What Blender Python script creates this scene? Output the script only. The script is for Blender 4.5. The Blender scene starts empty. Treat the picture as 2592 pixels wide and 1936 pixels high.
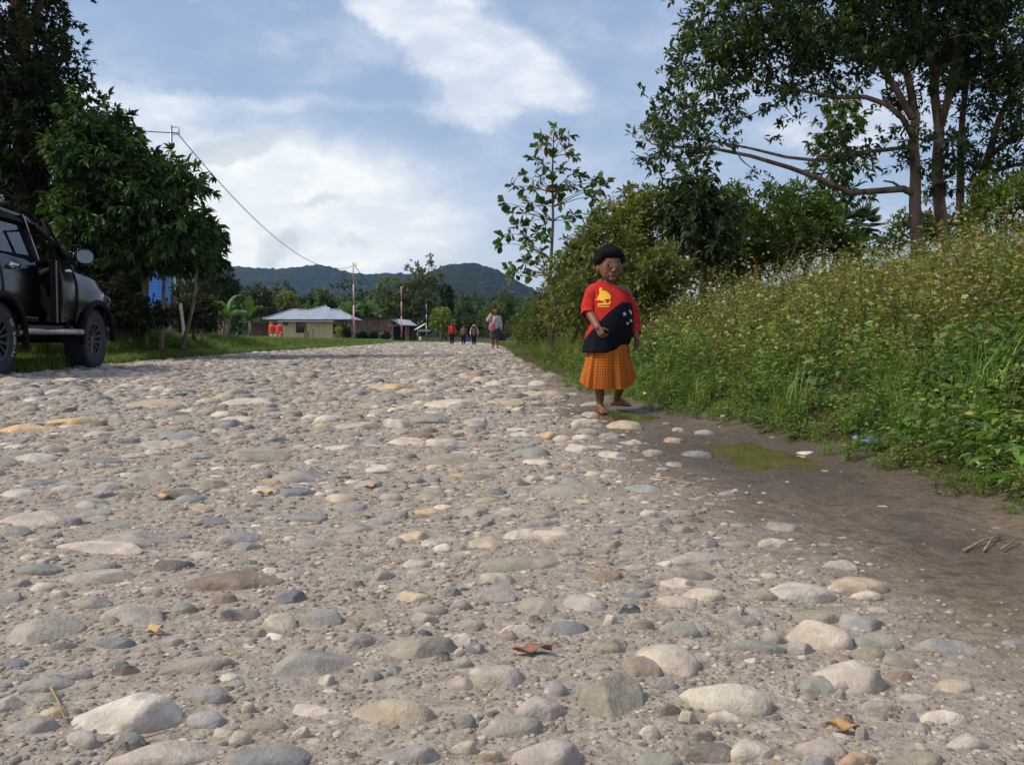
import bpy, bmesh, math, random
import numpy as np
from mathutils import Vector, Matrix, noise
from mathutils.bvhtree import BVHTree
rng = np.random.default_rng(11); random.seed(11)
S = bpy.context.scene; COL = S.collection
W, H, F, CX, CY, HZ, CH = 2592, 1936, 2402., 1296., 968., 855., .44
PITCH = math.atan((CY - HZ) / F)
PI = math.pi
def R(a): return math.radians(a)
def lin(c):
    return tuple(((v/255)/12.92 if v/255 <= .04045 else ((v/255+.055)/1.055)**2.4) for v in c)
def ray(x, y):
    cx = (x-CX)/F; cz = (CY-y)/F; c, s = math.cos(PITCH), math.sin(PITCH)
    fy = c + cz*s
    return (cx/fy, (-s+cz*c)/fy)
def at(x, y, d):
    r = ray(x, y); return Vector((r[0]*d, d, CH+r[1]*d))
def ground_at(x, y, z=0.):
    r = ray(x, y); d = (z-CH)/r[1]; return Vector((r[0]*d, d, z))
def hit(x, y, fn=None):
    z = 0.
    for _ in range(12):
        g = ground_at(x, y, z); z = .5*z + .5*float((fn or zg)(g.x, g.y))
    return Vector((g.x, g.y, z))
def sst(a, b, x):
    t = np.clip((x-a)/(b-a), 0, 1); return t*t*(3-2*t)
# ---------------------------------------------------------------- objects
def tag(o, label=None, cat=None, group=None, kind=None):
    if label: o['label'] = label
    if cat: o['category'] = cat
    if group: o['group'] = group
    if kind: o['kind'] = kind
    return o
def empty(name, loc, rz=0., **k):
    o = bpy.data.objects.new(name, None); COL.objects.link(o)
    o.location = loc; o.rotation_euler = (0, 0, rz); o.empty_display_size = .1
    return tag(o, **k)
def link(name, me, mat=None, parent=None, loc=None, rot=None):
    o = bpy.data.objects.new(name, me); COL.objects.link(o)
    if mat and not me.materials:
        for m in (mat if isinstance(mat, (list, tuple)) else [mat]): me.materials.append(m)
    if parent: o.parent = parent
    if loc is not None: o.location = loc
    if rot is not None: o.rotation_euler = rot
    return o
def mesh_np(name, V, Fs, cols=None, smooth=False, uv=None):
    """V (n,3); Fs: one (m,k) int array or a list of them"""
    if not isinstance(Fs, list): Fs = [Fs]
    Fs = [np.asarray(f, dtype=np.int32) for f in Fs if len(f)]
    me = bpy.data.meshes.new(name)
    V = np.asarray(V, dtype=np.float32)
    me.vertices.add(len(V)); me.vertices.foreach_set('co', V.ravel())
    loops = np.concatenate([f.ravel() for f in Fs]); sizes = np.concatenate([np.full(len(f), f.shape[1], np.int32) for f in Fs])
    me.loops.add(len(loops)); me.loops.foreach_set('vertex_index', loops)
    st = np.zeros(len(sizes), np.int32); st[1:] = np.cumsum(sizes)[:-1]
    me.polygons.add(len(sizes)); me.polygons.foreach_set('loop_start', st)
    try: me.polygons.foreach_set('loop_total', sizes)
    except Exception: pass
    if smooth: me.polygons.foreach_set('use_smooth', np.ones(len(sizes), bool))
    if cols is not None:
        a = me.attributes.new('Col', 'FLOAT_COLOR', 'POINT')
        c = np.ones((len(V), 4), np.float32); c[:, :3] = cols; a.data.foreach_set('color', c.ravel())
    if uv is not None:
        l = me.uv_layers.new(name='UVMap'); l.data.foreach_set('uv', np.asarray(uv, np.float32)[loops].ravel())
    me.update(calc_edges=True); me.validate()
    return me
class MB:
    """collects shapes into one mesh"""
    def __init__(s): s.v = []; s.f = []; s.m = []; s.sm = []; s.mi = 0; s.smooth = False
    def add(s, vs, fs, smooth=None):
        b = len(s.v); s.v += [tuple(v) for v in vs]
        for f in fs:
            s.f.append([i+b for i in f]); s.m.append(s.mi); s.sm.append(s.smooth if smooth is None else smooth)
    def box(s, c, d, rz=0., M=None, taper=1.):
        x, y, z = d[0]/2, d[1]/2, d[2]/2
        vs = [Vector(p) for p in ((-x,-y,-z),(x,-y,-z),(x,y,-z),(-x,y,-z),(-x*taper,-y*taper,z),(x*taper,-y*taper,z),(x*taper,y*taper,z),(-x*taper,y*taper,z))]
        T = Matrix.Translation(c) @ (M.to_4x4() if M else Matrix.Rotation(rz, 4, 'Z'))
        s.add([T @ v for v in vs], [(0,3,2,1),(4,5,6,7),(0,1,5,4),(1,2,6,5),(2,3,7,6),(3,0,4,7)], False)
    def bar(s, a, b, w, t=None):
        a, b = Vector(a), Vector(b); d = (b-a); L = d.length; t = t or w
        q = d.to_track_quat('Z', 'Y').to_matrix(); s.box((a+b)/2, (w, t, L), M=q)
    def tube(s, pts, rad, n=8, cap=True, flat=1.):
        pts = [Vector(p) for p in pts]
        if not hasattr(rad, '__len__'): rad = [rad]*len(pts)
        rings = []; up = None
        for i, p in enumerate(pts):
            d = (pts[min(i+1, len(pts)-1)] - pts[max(i-1, 0)]).normalized()
            if up is None:
                up = d.orthogonal().normalized()
            up = (up - d*up.dot(d));
            up = up.normalized() if up.length > 1e-6 else d.orthogonal().normalized()
            sd = d.cross(up)
            rings.append([p + up*math.cos(2*PI*k/n)*rad[i] + sd*math.sin(2*PI*k/n)*rad[i]*flat for k in range(n)])
        vs = [v for r in rings for v in r]; fs = []
        for i in range(len(pts)-1):
            for k in range(n):
                k2 = (k+1) % n; fs.append((i*n+k, i*n+k2, (i+1)*n+k2, (i+1)*n+k))
        if cap: fs.append(tuple(range(n))[::-1]); fs.append(tuple((len(pts)-1)*n+k for k in range(n)))
        s.add(vs, fs, n > 5)
    def lathe(s, prof, n=24, M=None, close=False):
        """prof [(r,z)] around z"""
        vs = []; fs = []; m = len(prof)
        for k in range(n):
            a = 2*PI*k/n
            for r, z in prof: vs.append(Vector((r*math.cos(a), r*math.sin(a), z)))
        for k in range(n):
            k2 = (k+1) % n
            for i in range(m-1 if not close else m):
                j = (i+1) % m; fs.append((k*m+i, k2*m+i, k2*m+j, k*m+j))
        if M: vs = [M @ v for v in vs]
        s.add(vs, fs, True)
    def ball(s, c, r, sub=2, M=None):
        bm = bmesh.new(); bmesh.ops.create_icosphere(bm, subdivisions=sub, radius=1)
        r = r if hasattr(r, '__len__') else (r, r, r)
        vs = [Vector((v.co.x*r[0], v.co.y*r[1], v.co.z*r[2])) for v in bm.verts]
        if M: vs = [M @ v for v in vs]
        s.add([v+Vector(c) for v in vs], [[v.index for v in f.verts] for f in bm.faces], True); bm.free()
    def poly(s, pts): s.add(pts, [tuple(range(len(pts)))], False)
    def prism(s, pts, d):
        """closed polygon pts extruded by vector d"""
        n = len(pts); pts = [Vector(p) for p in pts]; d = Vector(d)
        s.add(pts + [p+d for p in pts], [tuple(range(n))[::-1], tuple(range(n, 2*n))] + [(i, (i+1) % n, (i+1) % n+n, i+n) for i in range(n)], False)
    def grid(s, fn, us, vs, smooth=True):
        n = len(vs); s.add([fn(u, v) for u in us for v in vs], [(i*n+j, i*n+j+1, (i+1)*n+j+1, (i+1)*n+j) for i in range(len(us)-1) for j in range(n-1)], smooth)
    def mesh(s, name):
        me = bpy.data.meshes.new(name); me.from_pydata(s.v, [], s.f)
        me.polygons.foreach_set('material_index', s.m); me.polygons.foreach_set('use_smooth', s.sm); me.update(); return me
    def build(s, name, mat, parent=None, bevel=0., solid=0., **k):
        me = s.mesh(name)
        o = link(name, me, mat, parent)
        if solid:
            m = o.modifiers.new('s', 'SOLIDIFY'); m.thickness = solid
        if bevel:
            m = o.modifiers.new('b', 'BEVEL'); m.width = bevel; m.segments = 2; m.limit_method = 'ANGLE'; m.angle_limit = R(40)
        return tag(o, **k) if k else o
# ---------------------------------------------------------------- materials
class NT:
    def __init__(s, name, world=False):
        if world:
            s.m = None; w = bpy.data.worlds.new('World'); S.world = w; w.use_nodes = True; s.t = w.node_tree; s.t.nodes.clear()
        else:
            s.m = bpy.data.materials.new(name); s.m.use_nodes = True; s.t = s.m.node_tree; s.t.nodes.clear()
    def n(s, typ, ins=None, **k):
        nd = s.t.nodes.new(typ)
        for a, b in k.items(): setattr(nd, a, b)
        for key, v in (ins or {}).items():
            i = nd.inputs[key]
            if isinstance(v, bpy.types.NodeSocket): s.t.links.new(v, i)
            elif isinstance(v, bpy.types.Node): s.t.links.new(v.outputs[0], i)
            else:
                if hasattr(v, '__len__') and len(v) == 3 and i.type == 'RGBA': v = tuple(v)+(1,)
                i.default_value = v
        return nd
    def math(s, op, a, b=0., c=0.): return s.n('ShaderNodeMath', {0: a, 1: b, 2: c}, operation=op).outputs[0]
    def mix(s, f, a, b, blend='MIX'):
        nd = s.n('ShaderNodeMix', data_type='RGBA', blend_type=blend)
        for i, v in ((0, f), (6, a), (7, b)):
            k = nd.inputs[i]
            if isinstance(v, bpy.types.NodeSocket): s.t.links.new(v, k)
            elif isinstance(v, bpy.types.Node): s.t.links.new(v.outputs[0], k)
            else: k.default_value = (tuple(v)+(1,)) if (hasattr(v, '__len__') and len(v) == 3) else v
        return nd.outputs[2]
    def noise(s, vec, scale, detail=4, rough=.55, **k):
        d = {'Scale': scale, 'Detail': detail, 'Roughness': rough}
        if vec is not None: d['Vector'] = vec
        return s.n('ShaderNodeTexNoise', d, **k).outputs[0]
    def ramp(s, f, a, b, lo=0., hi=1., interp='SMOOTHSTEP'):
        return s.n('ShaderNodeMapRange', {0: f, 1: a, 2: b, 3: lo, 4: hi}, interpolation_type=interp).outputs[0]
    def bump(s, h, strength=.5, dist=.01): return s.n('ShaderNodeBump', {'Strength': strength, 'Distance': dist, 'Height': h}).outputs[0]
    def out(s, sh, typ='ShaderNodeOutputMaterial'):
        s.n(typ, {0: sh}); return s.m
def simple(name, col, rough=.6, metal=0., spec=.5, var=0., vs=8., bump=0., bs=40., coat=0.):
    t = NT(name); co = t.n('ShaderNodeTexCoord').outputs['Object']
    c = tuple(col)
    if var:
        nz = t.ramp(t.noise(co, vs, 5), .3, .7)
        c = t.mix(nz, tuple(x*(1-var) for x in col), tuple(min(1, x*(1+var)) for x in col))
    ins = {'Base Color': c, 'Roughness': rough, 'Metallic': metal, 'Specular IOR Level': spec, 'Coat Weight': coat}
    if bump: ins['Normal'] = t.bump(t.noise(co, bs, 4), bump, .01)
    return t.out(t.n('ShaderNodeBsdfPrincipled', ins))
def leafmat(name, rough=.5, trans=.35, spec=.35):
    t = NT(name); c = t.n('ShaderNodeAttribute', attribute_name='Col').outputs[0]
    p = t.n('ShaderNodeBsdfPrincipled', {'Base Color': c, 'Roughness': rough, 'Specular IOR Level': spec})
    tr = t.n('ShaderNodeBsdfTranslucent', {'Color': t.mix(1., c, (1., 1.15, .45), 'MULTIPLY')})
    return t.out(t.n('ShaderNodeMixShader', {0: trans, 1: p, 2: tr}))
M = {}
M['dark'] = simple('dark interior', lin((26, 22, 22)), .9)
M['leaf'] = leafmat('leaf'); M['leaf_gloss'] = leafmat('glossy leaf', .35, .25, .5)
def barkmat(name, a, b, sc=6.):
    t = NT(name); co = t.n('ShaderNodeTexCoord').outputs['Object']
    st = t.n('ShaderNodeMapping', {'Vector': co, 'Scale': (1., 1., .35)}).outputs[0]
    f = t.ramp(t.noise(st, sc, 6), .35, .65); g = t.noise(st, sc*6, 5)
    c = t.mix(f, a, b)
    return t.out(t.n('ShaderNodeBsdfPrincipled', {'Base Color': c, 'Roughness': .85, 'Specular IOR Level': .2, 'Normal': t.bump(g, .6, .02)}))
M['bark'] = barkmat('bark', lin((92, 74, 60)), lin((160, 140, 122)))
M['bark_dark'] = barkmat('dark bark', lin((70, 56, 46)), lin((112, 88, 68)))
# ---------------------------------------------------------------- terrain
_ey = np.array([-8, 0, 2.6, 3.4, 4.6, 6.1, 9., 14., 22., 45., 70., 110., 4000.]); _ex = np.array([1.9, 1.7, 1.47, 1.48, 1.33, 1.04, .68, .42, .1, -.4, -1.5, -6, -6])
_ly = np.array([-8, 0, 8, 13., 16.5, 26., 50., 80., 110., 4000.]); _lx = np.array([-6.1, -6.1, -6.1, -6.25, -6.9, -7.7, -8.6, -10., -13., -13.])
def xe(y): return np.interp(y, _ey, _ex)
def xl(y): return np.interp(y, _ly, _lx)
PUD = [(1.05, 3.85, .29, .8), (.68, 5.8, .22, .46)]
def wav(x, y, s, p=0.):
    return (np.sin(x*s+1.3+p)*np.cos(y*s*.9+.7*p) + .6*np.sin(x*s*1.9-y*s*1.3+p*2) + .35*np.sin(y*s*3.1+x*s*2.3+p))/1.95
def zroad(x, y):
    x = np.asarray(x, float); y = np.asarray(y, float)
    near = 1/(1+np.maximum(y, 0)*.02)
    z = .014*wav(x, y, 2.1) + .007*wav(x, y, 6.3, 2.) + .003*wav(x, y, 17., 1.)
    z *= near
    t = xe(y) - x
    z += -.032*sst(1.25, .5, t)*sst(30, 12, y) + .03*sst(.28, -.1, t)
    for px, py, rx, ry in PUD:
        q = ((x-px)/rx)**2 + ((y-py)/ry)**2
        z -= .026*np.exp(-q*.9)
    mz = sst(.95, .6, t)*sst(-.15, .1, t)*sst(14, 8, y); z += mz*(.007*wav(x*1.6, y*.55, 11., 4.) + .004*wav(x, y, 31., 2.) + .003*wav(x, y, 67., 5.))
    return z
def zg(x, y):
    x = np.asarray(x, float); y = np.asarray(y, float)
    z = zroad(x, y)*((x > xl(y)-.5) & (x < xe(y)+.5))
    t = np.maximum(x - xe(y), 0)
    z = z + (.05*sst(0, .4, t) + .165*np.minimum(t, 7.5) + .01*np.clip(t-7.5, 0, 40))*sst(75, 22, y) + .12*sst(75, 22, -y+97)*sst(0, 6, t)
    t = np.maximum(xl(y)-x, 0)
    b = np.interp(y, [0, 13.5, 16.5, 21, 25, 30, 60, 80, 110], [.08, .1, .98, .7, .5, .4, .3, .22, .2])
    z = z + b*sst(0, np.where(y > 15, 1.9, 4.5), t) + .012*np.clip(t-3, 0, 30)
    z = z + .04*wav(x, y, .7)*np.clip((np.maximum(x-xe(y), xl(y)-x))*.5, 0, 1)
    return z
# ---------------------------------------------------------------- camera, sun, sky
cam = bpy.data.cameras.new('camera'); co = bpy.data.objects.new('camera', cam); COL.objects.link(co)
co.location = (0, 0, CH); co.rotation_euler = (PI/2 - PITCH, 0, 0)
cam.sensor_width = 36; cam.lens = F/W*36; cam.clip_start = .05; cam.clip_end = 20000; S.camera = co
SUN_AZ, SUN_EL = -101., 48.         # degrees; azimuth from +y towards +x
sd = Vector((math.sin(R(SUN_AZ))*math.cos(R(SUN_EL)), math.cos(R(SUN_AZ))*math.cos(R(SUN_EL)), math.sin(R(SUN_EL))))
sl = bpy.data.lights.new('sun', 'SUN'); sl.energy = 3.2; sl.angle = R(14); sl.color = (1, .91, .78)
so = bpy.data.objects.new('sun', sl); COL.objects.link(so); so.rotation_euler = sd.to_track_quat('Z', 'Y').to_euler(); so.location = (-20, 5, 30)
S.view_settings.view_transform = 'Standard'; S.view_settings.look = 'None'; S.view_settings.exposure = .2; S.view_settings.gamma = 1
S.view_settings.use_curve_mapping = False
S.cycles.max_bounces = 6; S.cycles.transparent_max_bounces = 8; S.cycles.use_denoising = True; S.cycles.diffuse_bounces = 3; S.cycles.volume_bounces = 0
t = NT('', True)
d = t.n('ShaderNodeTexCoord').outputs['Generated']
sep = t.n('ShaderNodeSeparateXYZ', {0: d})
az = t.math('ARCTAN2', sep.outputs[0], sep.outputs[1]); el = t.math('ARCSINE', sep.outputs[2])
sky = t.n('ShaderNodeTexSky', sky_type='NISHITA', sun_disc=False, sun_elevation=R(SUN_EL), sun_rotation=R(SUN_AZ), air_density=1.1, dust_density=.6, ozone_density=2.5)
skyc = sky.outputs[0]
# warped direction so that cloud edges are ragged
wn = t.n('ShaderNodeTexNoise', {'Vector': d, 'Scale': 5.5, 'Detail': 6, 'Roughness': .6})
wx = t.math('MULTIPLY', t.math('SUBTRACT', t.n('ShaderNodeSeparateColor', {0: wn.outputs['Color']}).outputs[0], .5), .16)
wy = t.math('MULTIPLY', t.math('SUBTRACT', t.n('ShaderNodeSeparateColor', {0: wn.outputs['Color']}).outputs[1], .5), .12)
azw = t.math('ADD', az, wx); elw = t.math('ADD', el, wy)
def A(x): return math.atan((x*1.1718-CX)/F)
def E(y): return (730-y)*1.1718/F
def blob(x, y, rx, ry, amp, soft=False, rot=0.):
    u = t.math('SUBTRACT', az if soft else azw, A(x)); v = t.math('SUBTRACT', el if soft else elw, E(y))
    if rot:
        c, s_ = math.cos(R(rot)), math.sin(R(rot))
        u, v = t.math('ADD', t.math('MULTIPLY', u, c), t.math('MULTIPLY', v, s_)), t.math('SUBTRACT', t.math('MULTIPLY', v, c), t.math('MULTIPLY', u, s_))
    u = t.math('MULTIPLY', u, F/(rx*1.1718)); v = t.math('MULTIPLY', v, F/(ry*1.1718))
    q = t.math('ADD', t.math('MULTIPLY', u, u), t.math('MULTIPLY', v, v))
    return t.math('MULTIPLY', t.math('EXPONENT', t.math('MULTIPLY', q, -1.)), amp)
def total(bs):
    s_ = blob(*bs[0])
    for b in bs[1:]: s_ = t.math('ADD', s_, blob(*b))
    return s_
cn = t.n('ShaderNodeMapping', {'Vector': d, 'Scale': (1., 1., 2.2)}).outputs[0]
n1 = t.noise(cn, 4.2, 9, .62); n2 = t.noise(cn, 13., 7, .6)
cum = total([(830, 30, 170, 60, .95, False, -25), (985, 110, 130, 95, 1.0, False, -30), (1130, 215, 130, 75, .95, False, -20), (975, 215, 75, 70, .7), (1015, 285, 60, 40, .55),
             (620, 262, 420, 34, .55), (200, 300, 200, 90, .6), (380, 75, 130, 22, .45), (540, 50, 90, 40, .4), (160, 20, 60, 50, .6), (1330, 255, 60, 40, .3), (1800, 300, 260, 60, .75),
             (1950, 200, 220, 90, .5), (1700, 420, 300, 50, .35), (1450, 90, 120, 30, .15)])
cum = t.ramp(t.math('MULTIPLY', cum, t.math('ADD', t.math('MULTIPLY', n1, 1.5), t.math('MULTIPLY', n2, .55))), .22, .95)
# thin streaks over the rest of the sky
gen = t.ramp(t.math('ADD', n1, t.math('MULTIPLY', n2, .25)), .52, .85, 0., .5)
cum = t.math('MAXIMUM', cum, gen)
glow = t.math('MINIMUM', total([(600, 430, 250, 95, 1.0), (520, 520, 260, 90, .8), (760, 540, 420, 80, .62), (330, 330, 230, 70, .45), (880, 420, 200, 80, .35)]), 1.)
glow = t.ramp(t.math('MULTIPLY', glow, t.math('ADD', t.math('MULTIPLY', n1, 1.1), .42)), .0, 1.)
low = t.math('EXPONENT', t.math('MULTIPLY', t.math('MAXIMUM', el, 0.), -9.))
grey = total([(525, 355, 85, 38, 1., False, 15), (470, 372, 60, 25, .7), (590, 545, 62, 30, .9), (640, 478, 95, 15, .55), (700, 465, 60, 12, .5), (735, 545, 30, 28, .6), (960, 540, 160, 9, .45), (1080, 500, 90, 25, .4), (930, 505, 60, 16, .4)])
grey = t.ramp(t.math('MULTIPLY', grey, t.math('ADD', n2, .55)), .3, .95)
KSKY = .1
def sc(c, k): return tuple(v/KSKY*k for v in lin(c))
blue = t.mix(t.ramp(el, 0., .45), sc((146, 174, 210), 1.02), sc((150, 168, 203), 1.02))
c = t.mix(.8, skyc, blue)
c = t.mix(t.math('MULTIPLY', low, .75), c, sc((222, 228, 230), 1.1))
c = t.mix(t.math('MULTIPLY', cum, .86), c, t.mix(t.ramp(n2, .35, .7), sc((212, 219, 230), 1.05), sc((244, 245, 246), 1.08)))
c = t.mix(t.math('MULTIPLY', glow, .92), c, t.mix(t.ramp(n2, .35, .68), sc((236, 239, 240), 1.08), sc((253, 252, 243), 1.16)))
c = t.mix(t.math('MULTIPLY', grey, .45), c, sc((178, 187, 198), 1.))
c = t.mix(t.ramp(el, -.02, -.15), c, sc((90, 90, 80), 1.))
bg = t.n('ShaderNodeBackground', {0: c, 1: KSKY}); t.out(bg, 'ShaderNodeOutputWorld')
# ---------------------------------------------------------------- ground, road
def gridmesh(name, xs, ys, zf, cols=None):
    X, Y = np.meshgrid(xs, ys); Z = zf(X, Y); n, m = X.shape
    V = np.stack([X, Y, Z], -1).reshape(-1, 3)
    i = np.arange(n*m).reshape(n, m)
    Fq = np.stack([i[:-1, :-1], i[:-1, 1:], i[1:, 1:], i[1:, :-1]], -1).reshape(-1, 4)
    return mesh_np(name, V, Fq, None if cols is None else cols(V), True)
xs = np.concatenate([-np.geomspace(4000, 40, 24), np.arange(-38, -9, 1.), np.arange(-9, 9, .2), np.arange(9, 38, 1.), np.geomspace(40, 4000, 24)])
ys = np.concatenate([[-60, -30, -15], np.arange(-8, 30, .25), np.arange(30, 120, 1.), np.geomspace(120, 3300, 40)])
t = NT('ground'); co_ = t.n('ShaderNodeTexCoord').outputs['Object']
c = t.mix(t.ramp(t.noise(co_, .6, 6), .35, .65), lin((62, 56, 38)), lin((84, 80, 46)))
c = t.mix(t.ramp(t.noise(co_, 9., 5), .45, .75), c, lin((70, 58, 40)))
M['ground'] = t.out(t.n('ShaderNodeBsdfPrincipled', {'Base Color': c, 'Roughness': .9, 'Specular IOR Level': .1, 'Normal': t.bump(t.noise(co_, 25, 5), .8, .05)}))
me = gridmesh('ground', xs, ys, lambda x, y: zg(x, y) - .004 - .03*((x > xl(y)+.1) & (x < xe(y)-.1)))
tag(link('ground', me, M['ground']), kind='structure')
# road: one sheet between its two edges; attribute m = how muddy, r = how wet
yr = np.concatenate([np.arange(-6, .6, .12), np.geomspace(.6, 95, 620)])
us = np.linspace(0, 1, 260)
Y, U = np.meshgrid(yr, us, indexing='ij'); U = U**.72
ragl = .14*wav(Y*0+3, Y, 2.9)+.07*wav(Y*0+1, Y, 9.); ragr = .09*wav(Y*0+7, Y, 3.3)+.04*wav(Y*0+2, Y, 11.)
X = xl(Y)-.25+ragl + U*(xe(Y)+.32+ragr - xl(Y)+.25-ragl)
Z = zroad(X, Y)
def mudness(x, y):
    t_ = xe(y) - x
    w = np.interp(y, [-2, 1., 2.2, 3.2, 4.5, 6, 8, 12, 30], [.55, .8, .95, 1.08, .98, .74, .5, .28, .1])
    a = sst(w+.3, w-.3, t_ + .09*wav(x, y, 4.) + .05*wav(x, y, 13., 3))
    return a
ii = np.arange(X.size).reshape(X.shape)
Fq = np.stack([ii[:-1, :-1], ii[:-1, 1:], ii[1:, 1:], ii[1:, :-1]], -1).reshape(-1, 4)
V = np.stack([X, Y, Z], -1).reshape(-1, 3)
md = mudness(X, Y).ravel(); wet = np.zeros_like(md)
for px, py, rx, ry in PUD: wet = np.maximum(wet, np.exp(-(((X-px)/(rx*1.9))**2+((Y-py)/(ry*1.7))**2)**1.5).ravel())
wet = np.maximum(wet, np.exp(-(((X-1.0)/.16)**2 + ((Y-2.25)/.6)**2)).ravel()*.75)
wet = np.maximum(wet, np.exp(-(((X-.98)/.22)**2 + ((Y-4.9)/1.1)**2)).ravel()*.5)
sandy = (sst(.35, .9, wav(X, Y, 1.15, 4.)*.6+.5 + .3*wav(X, Y, 3.7, 1)) ).ravel()
me = mesh_np('road', V, Fq, np.stack([md, wet, sandy], -1), True)
t = NT('road'); co_ = t.n('ShaderNodeTexCoord').outputs['Object']
a = t.n('ShaderNodeSeparateColor', {0: t.n('ShaderNodeAttribute', attribute_name='Col').outputs[0]})
fine = t.noise(co_, 190., 4, .7); med = t.noise(co_, 34., 6, .65); big = t.noise(co_, 2.3, 5)
vor = t.n('ShaderNodeTexVoronoi', {'Vector': co_, 'Scale': 95.}); vor2 = t.n('ShaderNodeTexVoronoi', {'Vector': co_, 'Scale': 36.})
c = t.mix(t.ramp(med, .3, .7), lin((134, 121, 106)), lin((182, 168, 150)))
c = t.mix(t.math('MULTIPLY', t.ramp(big, .4, .65), .5), c, lin((160, 150, 137)))
gc = t.mix(t.n('ShaderNodeSeparateColor', {0: vor.outputs['Color']}).outputs[0], lin((112, 106, 100)), lin((182, 170, 156)))
c = t.mix(t.math('MULTIPLY', t.ramp(vor.outputs['Distance'], .5, .2), t.ramp(med, .42, .55)), c, gc)
c = t.mix(t.ramp(fine, .58, .7, 0, .75), c, lin((78, 71, 64)))
mudc = t.mix(t.ramp(med, .3, .7), lin((100, 86, 70)), lin((138, 121, 101)))
mudc = t.mix(t.ramp(t.noise(co_, 11., 6), .5, .68, 0., .6), mudc, lin((68, 57, 48)))
c = t.mix(a.outputs[0], c, mudc)
c = t.mix(t.math('MULTIPLY', a.outputs[1], .8), c, lin((78, 65, 52)))
rg = t.math('SUBTRACT', .92, t.math('MULTIPLY', a.outputs[1], .52))
hh = t.math('ADD', t.math('MULTIPLY', med, .8), t.math('ADD', t.math('MULTIPLY', t.ramp(vor.outputs['Distance'], .6, 0.), .22), t.math('MULTIPLY', t.ramp(vor2.outputs['Distance'], .6, 0., 0, .3), t.math('SUBTRACT', 1., a.outputs[0]))))
hh = t.math('ADD', hh, t.math('MULTIPLY', fine, .25)); hh = t.math('ADD', hh, t.math('MULTIPLY', a.outputs[0], t.math('MULTIPLY', t.noise(t.n('ShaderNodeMapping', {'Vector': co_, 'Scale': (1.6, .6, 1.)}).outputs[0], 14., 7, .7), 2.2)))
M['road'] = t.out(t.n('ShaderNodeBsdfPrincipled', {'Base Color': c, 'Roughness': rg, 'Specular IOR Level': .3, 'Normal': t.bump(hh, .75, .012)}))
tag(link('road', me, M['road']), kind='structure')
# puddles: flat water whose shore is where the mud rises through it
t = NT('puddle water'); co_ = t.n('ShaderNodeTexCoord').outputs['Object']
c = t.mix(t.ramp(t.noise(co_, 5., 4), .35, .7), lin((92, 82, 52)), lin((112, 100, 66)))
M['water'] = t.out(t.n('ShaderNodeBsdfPrincipled', {'Base Color': c, 'Roughness': .04, 'Specular IOR Level': .5, 'Normal': t.bump(t.noise(co_, 40., 2), .05, .005)}))
for px, py, rx, ry in PUD:
    z = float(zroad(px, py)) + .0165
    b = MB(); b.grid(lambda u, v: (px + u*rx*1.9, py + v*ry*1.9, z), np.linspace(-1, 1, 9), np.linspace(-1, 1, 9))
    tag(b.build('puddle', M['water']), kind='structure')
# ---------------------------------------------------------------- stones
SC = {'W': (206, 192, 172), 'P': (193, 179, 162), 'K': (161, 151, 141), 'L': (150, 145, 142), 'G': (131, 128, 125), 'S': (106, 113, 126), 'N': (62, 67, 80), 'O': (141, 133, 116),
      'E': (124, 126, 116), 'T': (176, 157, 131), 'B': (128, 110, 93), 'C': (206, 172, 118), 'D': (90, 86, 80), 'R': (160, 128, 104)}
SW = {'W': 'cream', 'P': 'pinkish cream', 'K': 'pinkish grey', 'L': 'lilac grey', 'G': 'grey', 'S': 'slate blue', 'N': 'blackish blue', 'O': 'olive grey', 'E': 'greenish grey', 'T': 'tan', 'B': 'brown', 'C': 'ochre', 'D': 'dark grey', 'R': 'rust tan'}
SC = {k: tuple(min(222, 1.06*(.8*a+.2*b)) for a, b in zip(v, (168, 155, 140))) for k, v in SC.items()}
for k_, v_ in (('N', (78, 80, 86)), ('S', (124, 124, 124)), ('L', (152, 146, 140)), ('C', (208, 174, 122)), ('W', (200, 188, 171))): SC[k_] = v_
ZA = "700,850,590,270,W 550,110,420,110,K 960,55,220,90,D 1290,130,500,140,B 1625,225,180,110,S 740,325,340,150,K 200,400,460,220,Ka 1350,335,250,85,N 1560,365,190,140,P 1795,350,250,120,L 655,495,230,70,S 1050,610,480,130,Oa 1700,580,580,200,Ga 690,645,160,75,D 250,710,260,130,L 1830,700,95,85,W 1150,915,210,110,L 180,940,290,130,K 460,1030,200,100,K 900,1110,620,170,K 1500,1120,480,150,S 40,820,150,130,K 200,75,240,70,E 240,185,160,55,W 510,260,200,80,E 2140,100,140,120,E 2070,330,180,80,O 2020,470,160,90,L 40,240,170,70,S 1020,300,160,70,E 950,490,180,70,L 1430,445,140,50,G 1150,780,280,80,L 2080,660,150,110,Ga 1390,870,100,45,W 1690,1000,110,75,P 720,1040,180,110,S 1340,1030,140,90,P 1250,250,150,60,B 850,210,140,50,P 630,380,90,45,D 350,510,140,60,G 2000,150,90,110,D 1480,960,230,80,O 440,680,150,55,G 330,225,100,60,P 100,160,140,60,L"
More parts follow.
